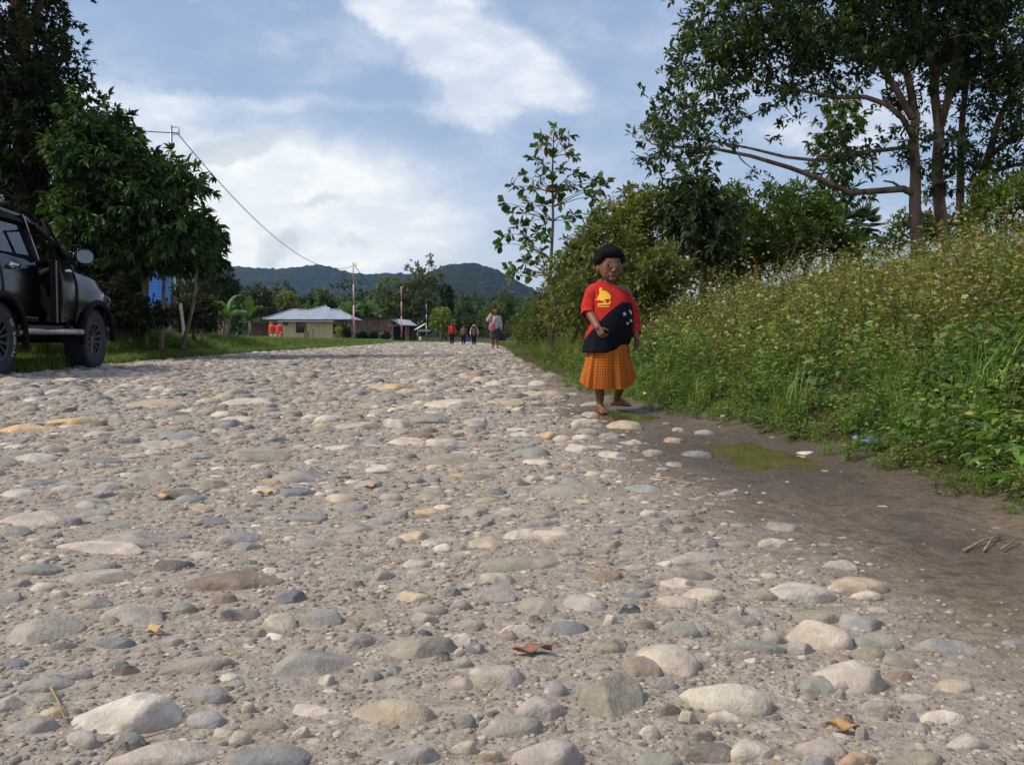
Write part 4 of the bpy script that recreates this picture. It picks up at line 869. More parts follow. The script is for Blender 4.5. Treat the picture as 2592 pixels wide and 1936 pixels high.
def wood(name, lab, y0, y1, x0, x1, n, hs, cols, ls):
    """a far wood: crowns of leaf clumps standing side by side"""
    C_, O_ = [], []
    for _ in range(n):
        y = random.uniform(y0, y1); px = random.uniform(x0, x1); x = at(px, 800, y).x; h = random.uniform(*hs)
        r = h*random.uniform(.22, .36); m = 46
        dv = rdir(m, .25); cc = np.array([x, y, h*.62 + zg(x, y)])
        C_.append(cc + dv*np.array([r, r, h*.42])*(.5+.5*rng.random((m, 1))**.5)); O_.append(dv)
    C_ = np.concatenate(C_); O_ = np.concatenate(O_); k = C_[:, 2] > .2
    return leaf_obj(name, [rosettes(C_[k], O_[k], 6, ls, .55, cols, None, .2, .2, L2, .9, ls*.6, .22)], label=lab, cat='wood', kind='stuff')
wood('far_wood', 'dense wood of dark trees below the hills, beyond the village', 190, 420, 380, 1560, 300, (6, 13), [(56, 72, 42), (70, 86, 50), (48, 62, 38), (88, 98, 58)], .95)
wood('near_wood', 'bushy growth closing the view behind the house and shed', 128, 175, 560, 1420, 90, (3, 6.5), [(78, 98, 50), (92, 112, 58), (66, 84, 44), (108, 120, 64)], .5)
# trees one can tell apart around the buildings, photo zoom units (540,620) scale 2.9105
def ztree(lab, d, blobs, n, ls, cols, trunk=None, thr=-.2, cat='tree', name='tree'):
    B = [(540+x/2.9105, 620+y/2.9105, rx/2.9105, ry/2.9105, w) for x, y, rx, ry, w in blobs]
    px = trunk[0] if trunk else blobs[0][0]; px = 540+px/2.9105
    x = at(px, 800, d).x; base = Vector((x, d, float(zg(x, d)))); bl = px_blobs(B, d, 2.); P, dr = blobpts(bl, n)
    k = np.array([noise.noise(Vector(p)*.55+Vector((px, 0, 0))) for p in P]) > thr; P, dr = P[k], dr[k]; k = P[:, 2] > base.z+.3; P, dr = P[k], dr[k]
    limbs = [taper(wig(base, (b_[0], b_[1], b_[2]), 5, .05), .17, .04) for b_ in bl[:4]]
    tree(name, lab, base, limbs + twigs_to(limbs, P, 16, .03, 4.), [rosettes(P, dr, 6, ls, .45, cols, None, .1, .2)], 'bark')
YG = [(122, 130, 64), (134, 140, 70), (110, 118, 58)]
ztree('tall feathery tree with see through crown behind the plank shed', 132., [(1580, 200, 110, 70, .8), (1470, 170, 60, 50, .4), (1600, 100, 40, 30, .3), (1320, 300, 110, 60, .8), (1250, 420, 90, 80, .8), (1450, 360, 130, 100, 1), (1400, 470, 160, 80, 1), (1560, 330, 120, 90, .9), (1540, 460, 110, 80, .8), (1640, 260, 60, 40, .4)], 1500, .5, [(108, 116, 64), (122, 128, 72), (94, 102, 56)], (1500, 0), -.12)
ztree('bright yellow green tree right of the satellite dish', 126., [(1680, 530, 75, 60, 1), (1650, 580, 60, 50, .8), (1730, 590, 50, 60, .8)], 420, .45, [(128, 146, 50), (112, 130, 46), (142, 154, 66)])
ztree('dark narrow tree between the yellow tree and the feathery one', 138., [(1715, 400, 40, 110, 1), (1690, 330, 40, 40, .6), (1740, 480, 40, 70, .8)], 420, .5, [(46, 62, 32), (56, 72, 38)])
ztree('mid green round crowned tree behind the three walkers', 140., [(1890, 510, 80, 80, 1), (1850, 560, 60, 70, .8), (1930, 580, 70, 80, .9)], 560, .5, [(80, 102, 56), (94, 114, 62), (70, 90, 50)])
ztree('pale tall tree behind the load carrying walker', 95., [(2110, 440, 100, 110, 1), (2160, 560, 80, 120, 1), (2050, 520, 60, 80, .8), (2180, 400, 60, 60, .6)], 700, .34, [(92, 108, 60), (80, 96, 54), (106, 118, 70)], None, -.1)
ztree('yellowish bushy tree behind the house roof, left of its peak', 128., [(545, 410, 70, 75, 1), (500, 460, 60, 50, .8), (590, 470, 60, 40, .7)], 560, .45, YG)
ztree('small dark round tree just left of the roof peak', 134., [(705, 425, 48, 38, 1)], 220, .45, [(54, 72, 40), (64, 82, 46)])
ztree('olive tree rising right behind the roof peak', 136., [(810, 375, 40, 50, .8), (850, 430, 80, 45, 1), (790, 430, 50, 40, .7)], 460, .45, [(104, 118, 60), (116, 128, 66), (92, 106, 54)])
ztree('dull brownish tree between the banana plants and the house', 120., [(300, 430, 80, 90, 1), (360, 390, 60, 80, .8), (400, 470, 60, 50, .7)], 620, .45, [(66, 76, 42), (80, 84, 48), (56, 64, 36)])
ztree('dark tree above the banana plants at the left end of the view', 70., [(60, 200, 60, 90, 1), (100, 330, 90, 90, 1), (20, 300, 60, 120, 1), (170, 400, 70, 70, .8)], 1100, .3, [(50, 66, 34), (60, 78, 40), (42, 56, 30)])
# banana plants
def banana(px, pb, d, h, lab, n=8, cols=((92, 124, 62), (108, 138, 74), (80, 110, 54))):
    g = at(px, pb, d); base = Vector((g.x, d, float(zg(g.x, d)))); t_ = empty('banana_plant', base, label=lab, cat='banana plant', group=None)
    b = MB(); b.tube([(0, 0, 0), (.02*h, 0, h*.25), (0, 0, h*.5)], [.05*h, .04*h, .03*h], 8); b.build('stem', simple('banana stem', lin((120, 112, 70)), .7, var=.2) if 'ban' not in M else M['ban'], t_)
    Vs, Fs, Cs = [], [], []; bb = 0
    for k in range(n):
        a = k*2.4+random.random(); L = h*random.uniform(.5, .75); el_ = random.uniform(.5, 1.35) if k < n-1 else 1.5; cl = np.array(lin(random.choice(cols)))
        p = Vector((0, 0, h*.46)); u = Vector((math.cos(a), math.sin(a), 0)); sd_ = Vector((-math.sin(a), math.cos(a), 0)); m = 9
        for i in range(m+1):
            f = i/m; e = el_ - 1.5*f*f; w = .16*L*math.sin(PI*min(1, .08+f*.92))**.6*(1 if f < 1 else .1)
            fold = .35
            for q, zz in ((-1, fold), (0, 0), (1, fold)): Vs.append(p + sd_*w*q + Vector((0, 0, zz*w - (.06*L*random.random() if q else 0)))); Cs.append(cl*random.uniform(.85, 1.15))
            p = p + (u*math.cos(e)+Vector((0, 0, math.sin(e))))*(L/m)
        for i in range(m):
            o = bb+i*3; Fs += [(o, o+1, o+4), (o, o+4, o+3), (o+1, o+2, o+5), (o+1, o+5, o+4)]
        bb += (m+1)*3
    leaf_obj('leaves', [(np.array(Vs), np.array(Fs), np.array(Cs))], t_)
M['ban'] = simple('banana stem', lin((120, 112, 70)), .7, var=.2)
banana(575, 830, 56., 2.7, 'banana plant with pale arching leaves, left of the house', 9)
banana(632, 830, 60., 2.6, 'banana plant nearer the house, leaves half hidden in shade', 8, ((70, 98, 54), (82, 110, 60)))
banana(540, 830, 52., 2.1, 'smaller banana plant at the edge of the dark trees', 7, ((76, 104, 56), (88, 118, 62)))
for i, (px, h, lab) in enumerate(((890, 5.2, 'banana plant behind the pole and house roof'), (915, 5., 'banana plant above the middle of the plank shed'), (940, 5.3, 'banana plant above the right half of the plank shed'))):
    banana(px, 850, 126., h, lab, 12, ((86, 112, 58), (100, 124, 70), (74, 98, 50)))
# haze between here and the hills
b = MB(); b.box((0, 1665, 245), (8400, 3470, 510)); 
t = NT('haze'); v = t.n('ShaderNodeVolumePrincipled', {'Color': (.42, .66, 1.), 'Density': .00011, 'Anisotropy': .2}); t.n('ShaderNodeOutputMaterial', {1: v}); M['haze'] = t.m
tag(b.build('haze', M['haze']), kind='stuff', label='thin bluish haze between the road and the hills', cat='haze')
# ---------------------------------------------------------------- buildings
def boards(name, a, b_, width, axis=0, wear=.4, rough=.8):
    t = NT(name); co_ = t.n('ShaderNodeTexCoord').outputs['Object']; sp = t.n('ShaderNodeSeparateXYZ', {0: co_})
    u = t.math('DIVIDE', sp.outputs[axis], width); fl = t.math('FLOOR', u); fr = t.math('FRACT', u)
    rn = t.n('ShaderNodeTexWhiteNoise', {'W': fl}, noise_dimensions='1D').outputs[0]
    st = t.n('ShaderNodeMapping', {'Vector': co_, 'Scale': (6., 6., .6)}).outputs[0]
    c = t.mix(t.math('MULTIPLY', rn, wear), a, b_); c = t.mix(t.ramp(t.noise(st, 1.2, 6), .4, .7, 0, wear), c, tuple(x*.55 for x in b_))
    c = t.mix(t.ramp(fr, .92, .97), c, tuple(x*.25 for x in b_))
    return t.out(t.n('ShaderNodeBsdfPrincipled', {'Base Color': c, 'Roughness': rough, 'Specular IOR Level': .2}))
def corrugated(name, col, axis=0, rust=.0):
    t = NT(name); co_ = t.n('ShaderNodeTexCoord').outputs['Object']; sp = t.n('ShaderNodeSeparateXYZ', {0: co_})
    w = t.math('SINE', t.math('MULTIPLY', sp.outputs[axis], 2*PI/.16)); pn = t.n('ShaderNodeTexWhiteNoise', {'W': t.math('FLOOR', t.math('DIVIDE', sp.outputs[axis], .8))}, noise_dimensions='1D').outputs[0]
    c = t.mix(t.math('MULTIPLY', pn, .5), col, tuple(x*.72 for x in col)); c = t.mix(t.ramp(t.noise(co_, 1.5, 6), .5, .75, 0., .5+rust), c, lin((126, 122, 116)) if not rust else lin((120, 78, 52)))
    return t.out(t.n('ShaderNodeBsdfPrincipled', {'Base Color': c, 'Roughness': .45, 'Metallic': .35, 'Normal': t.bump(w, .6, .02)}))
M['cream_board'] = boards('cream boards', lin((234, 214, 160)), lin((222, 200, 146)), .3, wear=.25)
M['plank'] = boards('weathered planks', lin((168, 138, 108)), lin((120, 92, 68)), .25, wear=.9)
M['plank_dark'] = boards('dark planks', lin((96, 72, 56)), lin((66, 48, 38)), .22, wear=.6)
M['zinc'] = corrugated('zinc roof', lin((176, 184, 190))); M['zinc_y'] = corrugated('zinc roof', lin((168, 180, 186)), 1)
M['redbrown'] = simple('red brown trim', lin((120, 66, 50)), .7, var=.15); M['white'] = simple('white paint', lin((220, 218, 210)), .5, var=.06)
M['glass_dark'] = simple('dark window glass', lin((28, 28, 30)), .15, spec=.6); M['concrete'] = simple('pale green plaster', lin((160, 172, 158)), .85, var=.12, vs=3); M['wood'] = simple('grey wood', lin((132, 112, 92)), .85, var=.25, vs=5)
M['galv'] = simple('galvanised steel', lin((176, 178, 180)), .4, .6, var=.1)
def Z3(zx, zy, d): return at(640+zx/6.9125, 740+zy/6.9125, d)
def Z4(zx, zy, d): return at(860+zx/7.373, 700+zy/7.373, d)
D = 110.
eL, eR = Z3(175, 470, D-.8), Z3(1735, 488, D-.8); base = Vector(((eL.x+eR.x)/2, D, .2)); house = empty('house', base, label='cream boarded house with a grey zinc hip roof and raised peak', cat='house')
ez = eL.z - base.z; k = D/F
def hx(zx): return Z3(zx, 470, D).x - base.x
wl, wr = hx(285), hx(1395); pr = hx(1640); dep = 7.
b = MB(); T_ = .12
def wallpieces(b, x0, x1, z0, z1, y, th, holes):
    """a wall in x-z with rectangular holes, butted pieces"""
    xs_ = sorted({x0, x1} | {h[0] for h in holes} | {h[1] for h in holes}); 
    for a, c in zip(xs_[:-1], xs_[1:]):
        zs = [z0]; 
        for h in sorted([h for h in holes if h[0] <= a+1e-6 and h[1] >= c-1e-6], key=lambda h: h[2]): zs += [h[2], h[3]]
        zs.append(z1)
        for q in range(0, len(zs), 2):
            if zs[q+1]-zs[q] > .01: b.box(((a+c)/2, y, (zs[q]+zs[q+1])/2), (c-a, th, zs[q+1]-zs[q]))
def zz(zy): return Z3(700, zy, D).z - base.z
holes = [(hx(765), hx(925), zz(700), zz(535)), (hx(360), hx(425), zz(570), zz(530)), (hx(540), hx(605), zz(570), zz(530))]
wallpieces(b, wl, wr, -.1, ez-.18, 0, T_, holes)
b.box((wl+.06, dep/2, ez/2-.14), (.12, dep-T_, ez-.08)); b.box((wr-.06, dep/2, ez/2-.14), (.12, dep-T_, ez-.08)); b.box(((wl+pr)/2, dep+.06, ez/2-.14), (pr-wl, .12, ez-.08)); b.box(((wr+pr)/2, 2.2, ez/2-.14), (pr-wr-.01, .12, ez-.08))
b.build('wall', M['cream_board'], house)
b = MB(); b.box(((wl+pr)/2, -.02, ez-.09), (pr-wl+.1, .16, .18)); b.build('eave_trim', M['redbrown'], house)
for h in holes:
    b = MB(); b.box(((h[0]+h[1])/2, .03, (h[2]+h[3])/2), (h[1]-h[0], .02, h[3]-h[2])); w = b.build('window', M['glass_dark'], house)
    b = MB(); cx_, cz_ = (h[0]+h[1])/2, (h[2]+h[3])/2
    b.box((h[0]-.03, -.075, cz_), (.06, .05, h[3]-h[2]+.12)); b.box((h[1]+.03, -.075, cz_), (.06, .05, h[3]-h[2]+.12)); b.box((cx_, -.075, h[3]+.03), (h[1]-h[0], .05, .06)); b.box((cx_, -.075, h[2]-.03), (h[1]-h[0], .05, .06))
    if h[1]-h[0] > .7: b.box((cx_, -.0, cz_), (.05, .04, h[3]-h[2])); b.box((cx_, 0, h[2]+.3), (h[1]-h[0], .03, .04))
    b.build('frame', M['redbrown'], w)
# roof
L_, R_ = eL.x-base.x, eR.x-base.x; h1 = zz(292)-ez; h2 = zz(205)-ez; y0 = -.8; y1 = dep+.8; ym = (y0+y1)/2; sl_ = (ym-y0)/h1; yp = y0 + sl_*h2
rl, rr, al, ar, px_ = hx(530), hx(1430), hx(890), hx(1270), hx(1100)
vs = [(L_, y0, ez), (R_, y0, ez), (rr, ym, ez+h1), (ar, ym, ez+h1), (px_, yp, ez+h2), (al, ym, ez+h1), (rl, ym, ez+h1), (L_, y1, ez), (R_, y1, ez), (px_, y1+1, ez+h2*.9)]
b = MB(); b.add(vs, [(0, 1, 2, 3, 4, 5, 6), (1, 8, 2), (0, 6, 7), (8, 7, 6, 5, 3, 2), (3, 9, 4), (4, 9, 5)], False); roof = b.build('roof', M['zinc'], house, solid=.05)
b = MB()
for p, q in ((0, 6), (6, 5), (5, 4), (4, 3), (3, 2), (2, 1)): b.tube([Vector(vs[p])+Vector((0, -.03, .05)), Vector(vs[q])+Vector((0, -.03, .05))], .05, 6)
b.build('ridge_cap', M['galv'], roof)
b = MB(); b.box(((hx(470)+hx(1440))/2, -.5, zz(502)), (hx(1440)-hx(470), .9, .05)); b.box(((hx(470)+hx(1440))/2, -.97, zz(506)), (hx(1440)-hx(470), .04, .14)); b.build('awning', M['galv'], house)
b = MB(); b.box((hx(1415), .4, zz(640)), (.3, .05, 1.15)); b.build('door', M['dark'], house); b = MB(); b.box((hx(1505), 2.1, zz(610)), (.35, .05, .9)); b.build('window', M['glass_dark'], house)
for q in (1560, 1635):
    b = MB(); b.box((hx(q), .1, (ez-.2)/2), (.12, .12, ez-.2)); b.build('porch_post', M['plank_dark'], house)
b = MB(); b.box(((wr+pr)/2, .1, zz(740)), (pr-wr-.3, .06, .07)); b.box(((wr+pr)/2, .1, zz(715)), (pr-wr-.3, .06, .05)); b.build('porch_rail', M['wood'], house)
b = MB(); b.box(((wr+pr)/2, 1.1, .02), (pr-wr, 2.1, .24)); b.build('porch_floor', M['concrete'], house)
# lean-to at the left end
c = Z3(170, 640, 113.); b = MB(); e = empty('lean_to', (c.x, 113., .25), label='dark plank lean to at the left end of the cream house', cat='shed'); b.box((0, 0, .95), (2.3, .1, 1.9)); b.build('wall', M['plank_dark'], e)
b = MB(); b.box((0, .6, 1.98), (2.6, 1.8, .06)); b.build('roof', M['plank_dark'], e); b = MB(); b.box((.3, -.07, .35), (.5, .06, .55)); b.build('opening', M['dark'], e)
# small shelter in front of the house
d = 100.; g = Z3(945, 760, d); e = empty('small_shelter', (g.x, d, .3), label='tiny grey roofed shelter on a stub wall before the dark window', cat='shelter'); k_ = d/F/6.9125
b = MB(); b.box((0, 0, .35), (.36, .36, 1.0)); b.build('stub_wall', M['wood'], e)
b = MB(); top = Z3(940, 545, d).z-.3; b.poly([(-.42, -.35, top-.12), (.1, -.35, top), (.85, -.35, top-.56), (.85, .4, top-.56), (.1, .4, top), (-.42, .4, top-.12)]); b.build('roof', M['wood'], e, solid=.05)
b = MB(); b.box((.62, .1, (top-.55)/2), (.07, .07, top-.55)); b.box((-.25, .1, (top-.2)/2), (.07, .07, top-.2)); b.build('post', M['wood'], e)
# water tanks on a stand
M['orange'] = simple('orange plastic', lin((226, 74, 36)), .45, var=.06)
d = 104.; g = Z3(400, 712, d); st_ = empty('tank_stand', (g.x, d, .25), label='low wooden stand under the two orange water tanks', cat='stand'); hz_ = g.z-.25
b = MB(); b.box((0, 0, hz_-.04), (1.75, .9, .08)); b.build('platform', M['wood'], st_)
for q in (-.8, -.25, .3, .8):
    b = MB(); b.box((q, -.35, (hz_-.08)/2-.05), (.1, .1, hz_+.02)); b.build('leg', M['wood'], st_)
for zx, lab in ((335, 'orange plastic water tank, left one of the pair on the stand'), (465, 'orange plastic water tank, right one of the pair on the stand')):
    p = Z3(zx, 712, d); e = empty('water_tank', (p.x, d, g.z), label=lab, cat='water tank', group='orange water tanks on the stand'); b = MB()
    prof = [(0, 0), (.34, 0), (.36, .04)] + [(.355+.012*math.sin(q*2.2), .06+.68*q/14) for q in range(15)] + [(.34, .8), (.2, .86), (0, .87)]
    b.lathe(prof, 24); b.build('tank_body', M['orange'], e); b = MB(); b.lathe([(0, .9), (.14, .9), (.15, .86), (.15, .84)], 16); b.build('lid', M['orange'], e)
# plank shed
D = 120.; a0 = Z4(120, 790, D); a1 = Z4(985, 770, D); g0 = Z4(985, 1200, D); base = Vector((a1.x, D, g0.z)); shed = empty('plank_shed', base, label='weathered plank shed with a lean to zinc roof and dark doorway', cat='shed')
def sx_(zx): return Z4(zx, 800, D).x-base.x
def sz_(zy): return Z4(900, zy, D).z-base.z
b = MB(); b.prism([(sx_(120), 0, sz_(1035)), (sx_(985), 0, sz_(1035)), (sx_(985), 0, sz_(780)), (sx_(120), 0, sz_(802))], (0, .1, 0)); b.build('plank_wall', M['plank'], shed)
b = MB(); b.box(((sx_(120)+sx_(985))/2, .05, (sz_(1037)-.15)/2), (sx_(985)-sx_(120), .14, sz_(1037)+.15)); b.build('plaster_base', M['concrete'], shed)
b = MB(); b.prism([(sx_(100), -.4, sz_(795)), (sx_(990), -.4, sz_(770)), (sx_(990), -.4, sz_(755)), (sx_(100), -.4, sz_(782))], (0, 5, 0)); b.build('roof', M['plank_dark'], shed)
b = MB(); b.box((sx_(985)+.06, 2.4, (sz_(775)-.1)/2), (.1, 4.6, sz_(775)-.1)); b.build('side_wall', M['plank'], shed)
lt = [(sx_(980), .2, sz_(790)), (sx_(1285), 2.5, sz_(790)), (sx_(1465), 2.5, sz_(905)), (sx_(1465), -1., sz_(918)), (sx_(1145), -1., sz_(905))]
b = MB(); b.poly([(sx_(978), -1., sz_(800)), (sx_(1150), -1., sz_(903)), (sx_(1462), -1., sz_(915)), (sx_(1285), 1.2, sz_(812)), (sx_(1285), 3.5, sz_(808)), (sx_(978), 3.5, sz_(775))]); b.build('lean_to_roof', M['zinc'], shed, solid=.05)
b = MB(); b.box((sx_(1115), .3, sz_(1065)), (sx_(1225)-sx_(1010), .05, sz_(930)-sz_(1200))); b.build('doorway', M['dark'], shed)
b = MB(); b.box((sx_(1345), .3, sz_(1060)), (sx_(1465)-sx_(1225), .08, sz_(925)-sz_(1195))); b.build('right_wall', M['plank_dark'], shed)
for q in (997, 1245, 1285):
    b = MB(); b.box((sx_(q), -.8, (sz_(900)-.05)/2), (.2, .16, sz_(900)-.05)); b.build('post', M['plank'], shed)
b = MB(); b.box((sx_(1120), -.78, sz_(915)), (sx_(1465)-sx_(1000), .1, .14)); b.build('lintel', M['plank'], shed)
# hedge bushes before the shed, satellite dish, sack, little stall
for zx, w_, lab in ((420, 110, 'dark clipped bush beside the red and white pole'), (620, 110, 'dark bush before the middle of the plank shed'), (860, 90, 'dark bush beside the shed doorway')):
    x_, y_ = 860+zx/7.373, 700+1130/7.373
    shrub('hedge_bush', lab, x_, 862, [(x_, y_, w_/7.373, 11, 1), (x_+4, y_-5, w_/9, 8, .8), (x_-6, y_+6, w_/8, 8, .8)], 112., 420, .16, [(44, 62, 34), (54, 74, 40), (38, 52, 30)], cat='bush', sdp=.6, grp=None, thr=-.5)
x_, y_ = 640+1630/6.9125, 740+690/6.9125
shrub('porch_bush', 'dark reddish bush beside the porch of the cream house', x_, 862, [(x_, y_, 10, 14, 1), (x_+6, y_+6, 8, 8, 1)], 100., 300, .15, [(50, 44, 36), (60, 58, 40)], cat='bush', sdp=.5, thr=-.5)
x_, y_ = 640+1505/6.9125, 740+655/6.9125
shrub('yellow_shrub', 'small yellow green shrub at the left post of the porch', x_, 862, [(x_, y_, 9, 4, 1), (x_+2, y_+9, 4, 5, .6)], 99., 110, .16, [(160, 168, 60), (140, 150, 52)], cat='shrub', sdp=.4, thr=-.5)
d = 110.; g = Z4(1450, 1165, d); e = empty('satellite_dish', (g.x, d, g.z), label='white satellite dish tilted on a post right of the shed', cat='satellite dish'); cz = Z4(1505, 940, d).z-g.z; cx_ = Z4(1505, 940, d).x-g.x
b = MB(); b.tube([(0, 0, -.2), (0, 0, cz*.75)], .05, 8); b.tube([(0, 0, cz*.75), (cx_, .1, cz-.1)], .035, 6); b.build('post', M['galv'], e)
ax = Vector((-.5, -.12, .86)).normalized(); Mx = Matrix.Translation((cx_, .1, cz)) @ ax.to_track_quat('Z', 'Y').to_matrix().to_4x4()
b = MB(); b.lathe([(r, .22*r*r-.1) for r in np.linspace(0.01, .82, 9)], 28, Mx); dish = b.build('dish', M['white'], e, solid=.02); b = MB(); b.tube([Mx @ Vector((.7, 0, 0)), Mx @ Vector((0, 0, .6))], .012, 5); b.ball(Mx @ Vector((0, 0, .62)), .05, 1); b.build('feed_arm', M['galv'], e)
d = 108.; g = Z4(1503, 1200, d); b = MB(); b.lathe([(0, 0), (.17, 0), (.2, .1), (.19, .35), (.16, .46), (.1, .5), (0, .47)], 12); o = b.build('sack', M['white']); o.location = (g.x, d, g.z); o.scale = (.75, .75, .95); tag(o, 'upright white sack on the ground below the satellite dish', 'sack')
d = 118.; g = Z4(1575, 1165, d); e = empty('roadside_stall', (g.x, d, g.z-.1), label='low stall with a pale flat roof right of the dish', cat='stall'); h_ = Z4(1575, 1010, d).z-g.z+.1; b = MB(); b.box((0, 0, h_), (1.5, 1.2, .22)); b.build('roof', M['galv'], e)
for q in (-.62, .62):
    b = MB(); b.box((q, -.4, (h_-.11)/2), (.08, .08, h_-.11)); b.build('leg', M['plank_dark'], e)
b = MB(); b.box((0, 0, h_*.45), (1.2, .9, .06)); b.build('counter', M['plank_dark'], e)
# poles and wires
t = NT('red and white pole paint'); co_ = t.n('ShaderNodeTexCoord').outputs['Object']; sp = t.n('ShaderNodeSeparateXYZ', {0: co_})
c = t.mix(t.ramp(t.math('ADD', sp.outputs[0], t.math('MULTIPLY', sp.outputs[1], .3)), -.03, -.025), lin((214, 186, 176)), lin((170, 52, 48))) 
c = t.mix(t.ramp(t.math('SUBTRACT', t.noise(co_, 3., 5), .0), .5, .7, 0, .4), c, lin((190, 150, 140)))
# stripe: red on the left face of the pole
f = t.math('GREATER_THAN', t.math('MULTIPLY', sp.outputs[0], -1.), .028)
c = t.mix(f, t.mix(t.ramp(t.noise(co_, 3., 5), .4, .7, 0, .5), lin((222, 204, 196)), lin((200, 150, 140))), lin((168, 46, 44)))
M['pole_paint'] = t.out(t.n('ShaderNodeBsdfPrincipled', {'Base Color': c, 'Roughness': .5}))
M['black_paint'] = simple('black paint', lin((24, 24, 26)), .5); M['wire'] = simple('black cable', lin((40, 42, 48)), .6)
def pole(px, ptop, pb, d, r, lab, hs=True, paint='pole_paint', blk=None):
    p = at(px, ptop, d); zb = float(zg(p.x, d)); e = empty('power_pole', (p.x, d, zb), label=lab, cat='pole'); H_ = p.z-zb
    bz = (at(px, pb, d).z - zb) if blk else 0
    b = MB(); b.tube([(0, 0, bz), (0, 0, H_*.45)], [r, r*.92], 12); b.tube([(0, 0, H_*.45), (0, 0, H_*.72)], [r*.8, r*.75], 12); b.tube([(0, 0, H_*.72), (0, 0, H_)], [r*.62, r*.55], 12); b.build('shaft', M[paint], e)
    if blk: b = MB(); b.tube([(0, 0, -.2), (0, 0, bz)], [r*1.05, r*1.02], 12); b.build('painted_foot', M['black_paint'], e)
    if hs: b = MB(); b.bar((0, 0, H_-.06), (.28, 0, H_-.06), .03); b.bar((0, 0, H_-.3), (.25, 0, H_-.3), .03); b.tube([(.27, 0, H_-.32), (.27, 0, H_)], .02, 6); b.build('cable_bracket', M['galv'], e)
    return Vector((p.x, d, p.z))
t1 = pole(433, 318, 800, 33., .075, 'grey power pole rising from behind the broad leafed tree', True, 'galv')
t2 = pole(894, 664, 848, 80., .085, 'red and white power pole with a black foot beside the house', True, 'pole_paint', True)
t3 = pole(1015.5, 725, 846, 117., .1, 'pale pole with a reddish lower half before the shed doorway', True, 'pole_paint', True)
pole(1079, 769, 830, 128., .06, 'thin grey pole behind the satellite dish', False, 'galv')
def wire(a, b_, sag, n=26):
    return [Vector(a).lerp(b_, i/n) - Vector((0, 0, 4*sag*(i/n)*(1-i/n))) for i in range(n+1)]
for a, b_, s_, lab in ((t1+Vector((.2, 0, -.25)), t2+Vector((0, 0, -.3)), 1.75, 'sagging black cable between the grey pole and the red pole'), (at(40, 268, 23.), t1+Vector((.2, 0, -.25)), .15, 'black cable running into the tall dark tree'), (t2+Vector((.1, 0, -.2)), t3+Vector((0, 0, -.3)), 1.6, 'black cable dropping from the red pole towards the shed')):
    b = MB(); b.tube(wire(a, b_, s_), .017 if a.y < 40 else .028, 5); tag(b.build('power_cable', M['wire']), lab, 'cable')
# blue house behind the trees at the left
t = NT('blue block wall'); co_ = t.n('ShaderNodeTexCoord').outputs['Object']; mp = t.n('ShaderNodeMapping', {'Vector': co_, 'Rotation': (PI/2, 0, 0)}).outputs[0]
br = t.n('ShaderNodeTexBrick', {'Vector': mp, 'Color1': lin((34, 132, 226))+(1,), 'Color2': lin((44, 146, 236))+(1,), 'Mortar': lin((24, 92, 178))+(1,), 'Scale': 1., 'Brick Width': .2, 'Row Height': .12, 'Mortar Size': .012}, offset=0.)
M['blue'] = t.out(t.n('ShaderNodeBsdfPrincipled', {'Base Color': br.outputs[0], 'Roughness': .45}))
d = 28.; x0, x1 = at(60, 800, d).x, at(432, 800, d+5.2).x; zb = .85; bh = empty('blue_house', ((x0+x1)/2, d, zb), label='bright blue tiled house glimpsed behind the broad leafed tree', cat='house'); w_ = x1-x0; hh_ = at(0, 640, d).z-zb
b = MB(); b.box((0, .1, hh_/2-.1), (w_, .2, hh_+.2)); b.box((w_/2-.1, 2.6, hh_/2-.1), (.2, 4.79, hh_+.2)); b.box((-w_/2+.1, 2.6, hh_/2-.1), (.2, 4.79, hh_+.2)); b.box((0, 5.1, hh_/2-.1), (w_, .2, hh_+.2)); b.build('wall', M['blue'], bh)
b = MB(); b.poly([(-w_/2-.5, -.6, hh_), (w_/2+.5, -.6, hh_), (w_/2+.5, 2.6, hh_+1.1), (-w_/2-.5, 2.6, hh_+1.1)]); b.poly([(-w_/2-.5, 5.8, hh_), (-w_/2-.5, 2.6, hh_+1.1), (w_/2+.5, 2.6, hh_+1.1), (w_/2+.5, 5.8, hh_)]); b.build('roof', M['zinc'], bh, solid=.05)
b = MB(); b.box((w_/2+.45, .2, .12), (1.1, 1.2, .12)); b.build('porch_slab', M['white'], bh); b = MB(); b.box((w_/2-.2, -.03, 1.0), (.35, .05, .8)); wn_ = b.build('window', M['glass_dark'], bh)
b = MB(); b.box((w_/2-.395, -.04, 1.0), (.04, .08, .88)); b.box((w_/2-.005, -.04, 1.0), (.04, .08, .88)); b.box((w_/2-.2, -.04, 1.42), (.35, .08, .04)); b.box((w_/2-.2, -.04, .58), (.35, .08, .04)); b.build('frame', M['white'], wn_)
d = 24.; p0, p1 = at(467, 832, d), at(457, 768, d); b = MB(); b.bar((0, 0, -.25), p1-p0, .06); o = b.build('leaning_post', M['white']); o.location = p0; tag(o, 'slim white leaning post at the foot of the left trees', 'post')
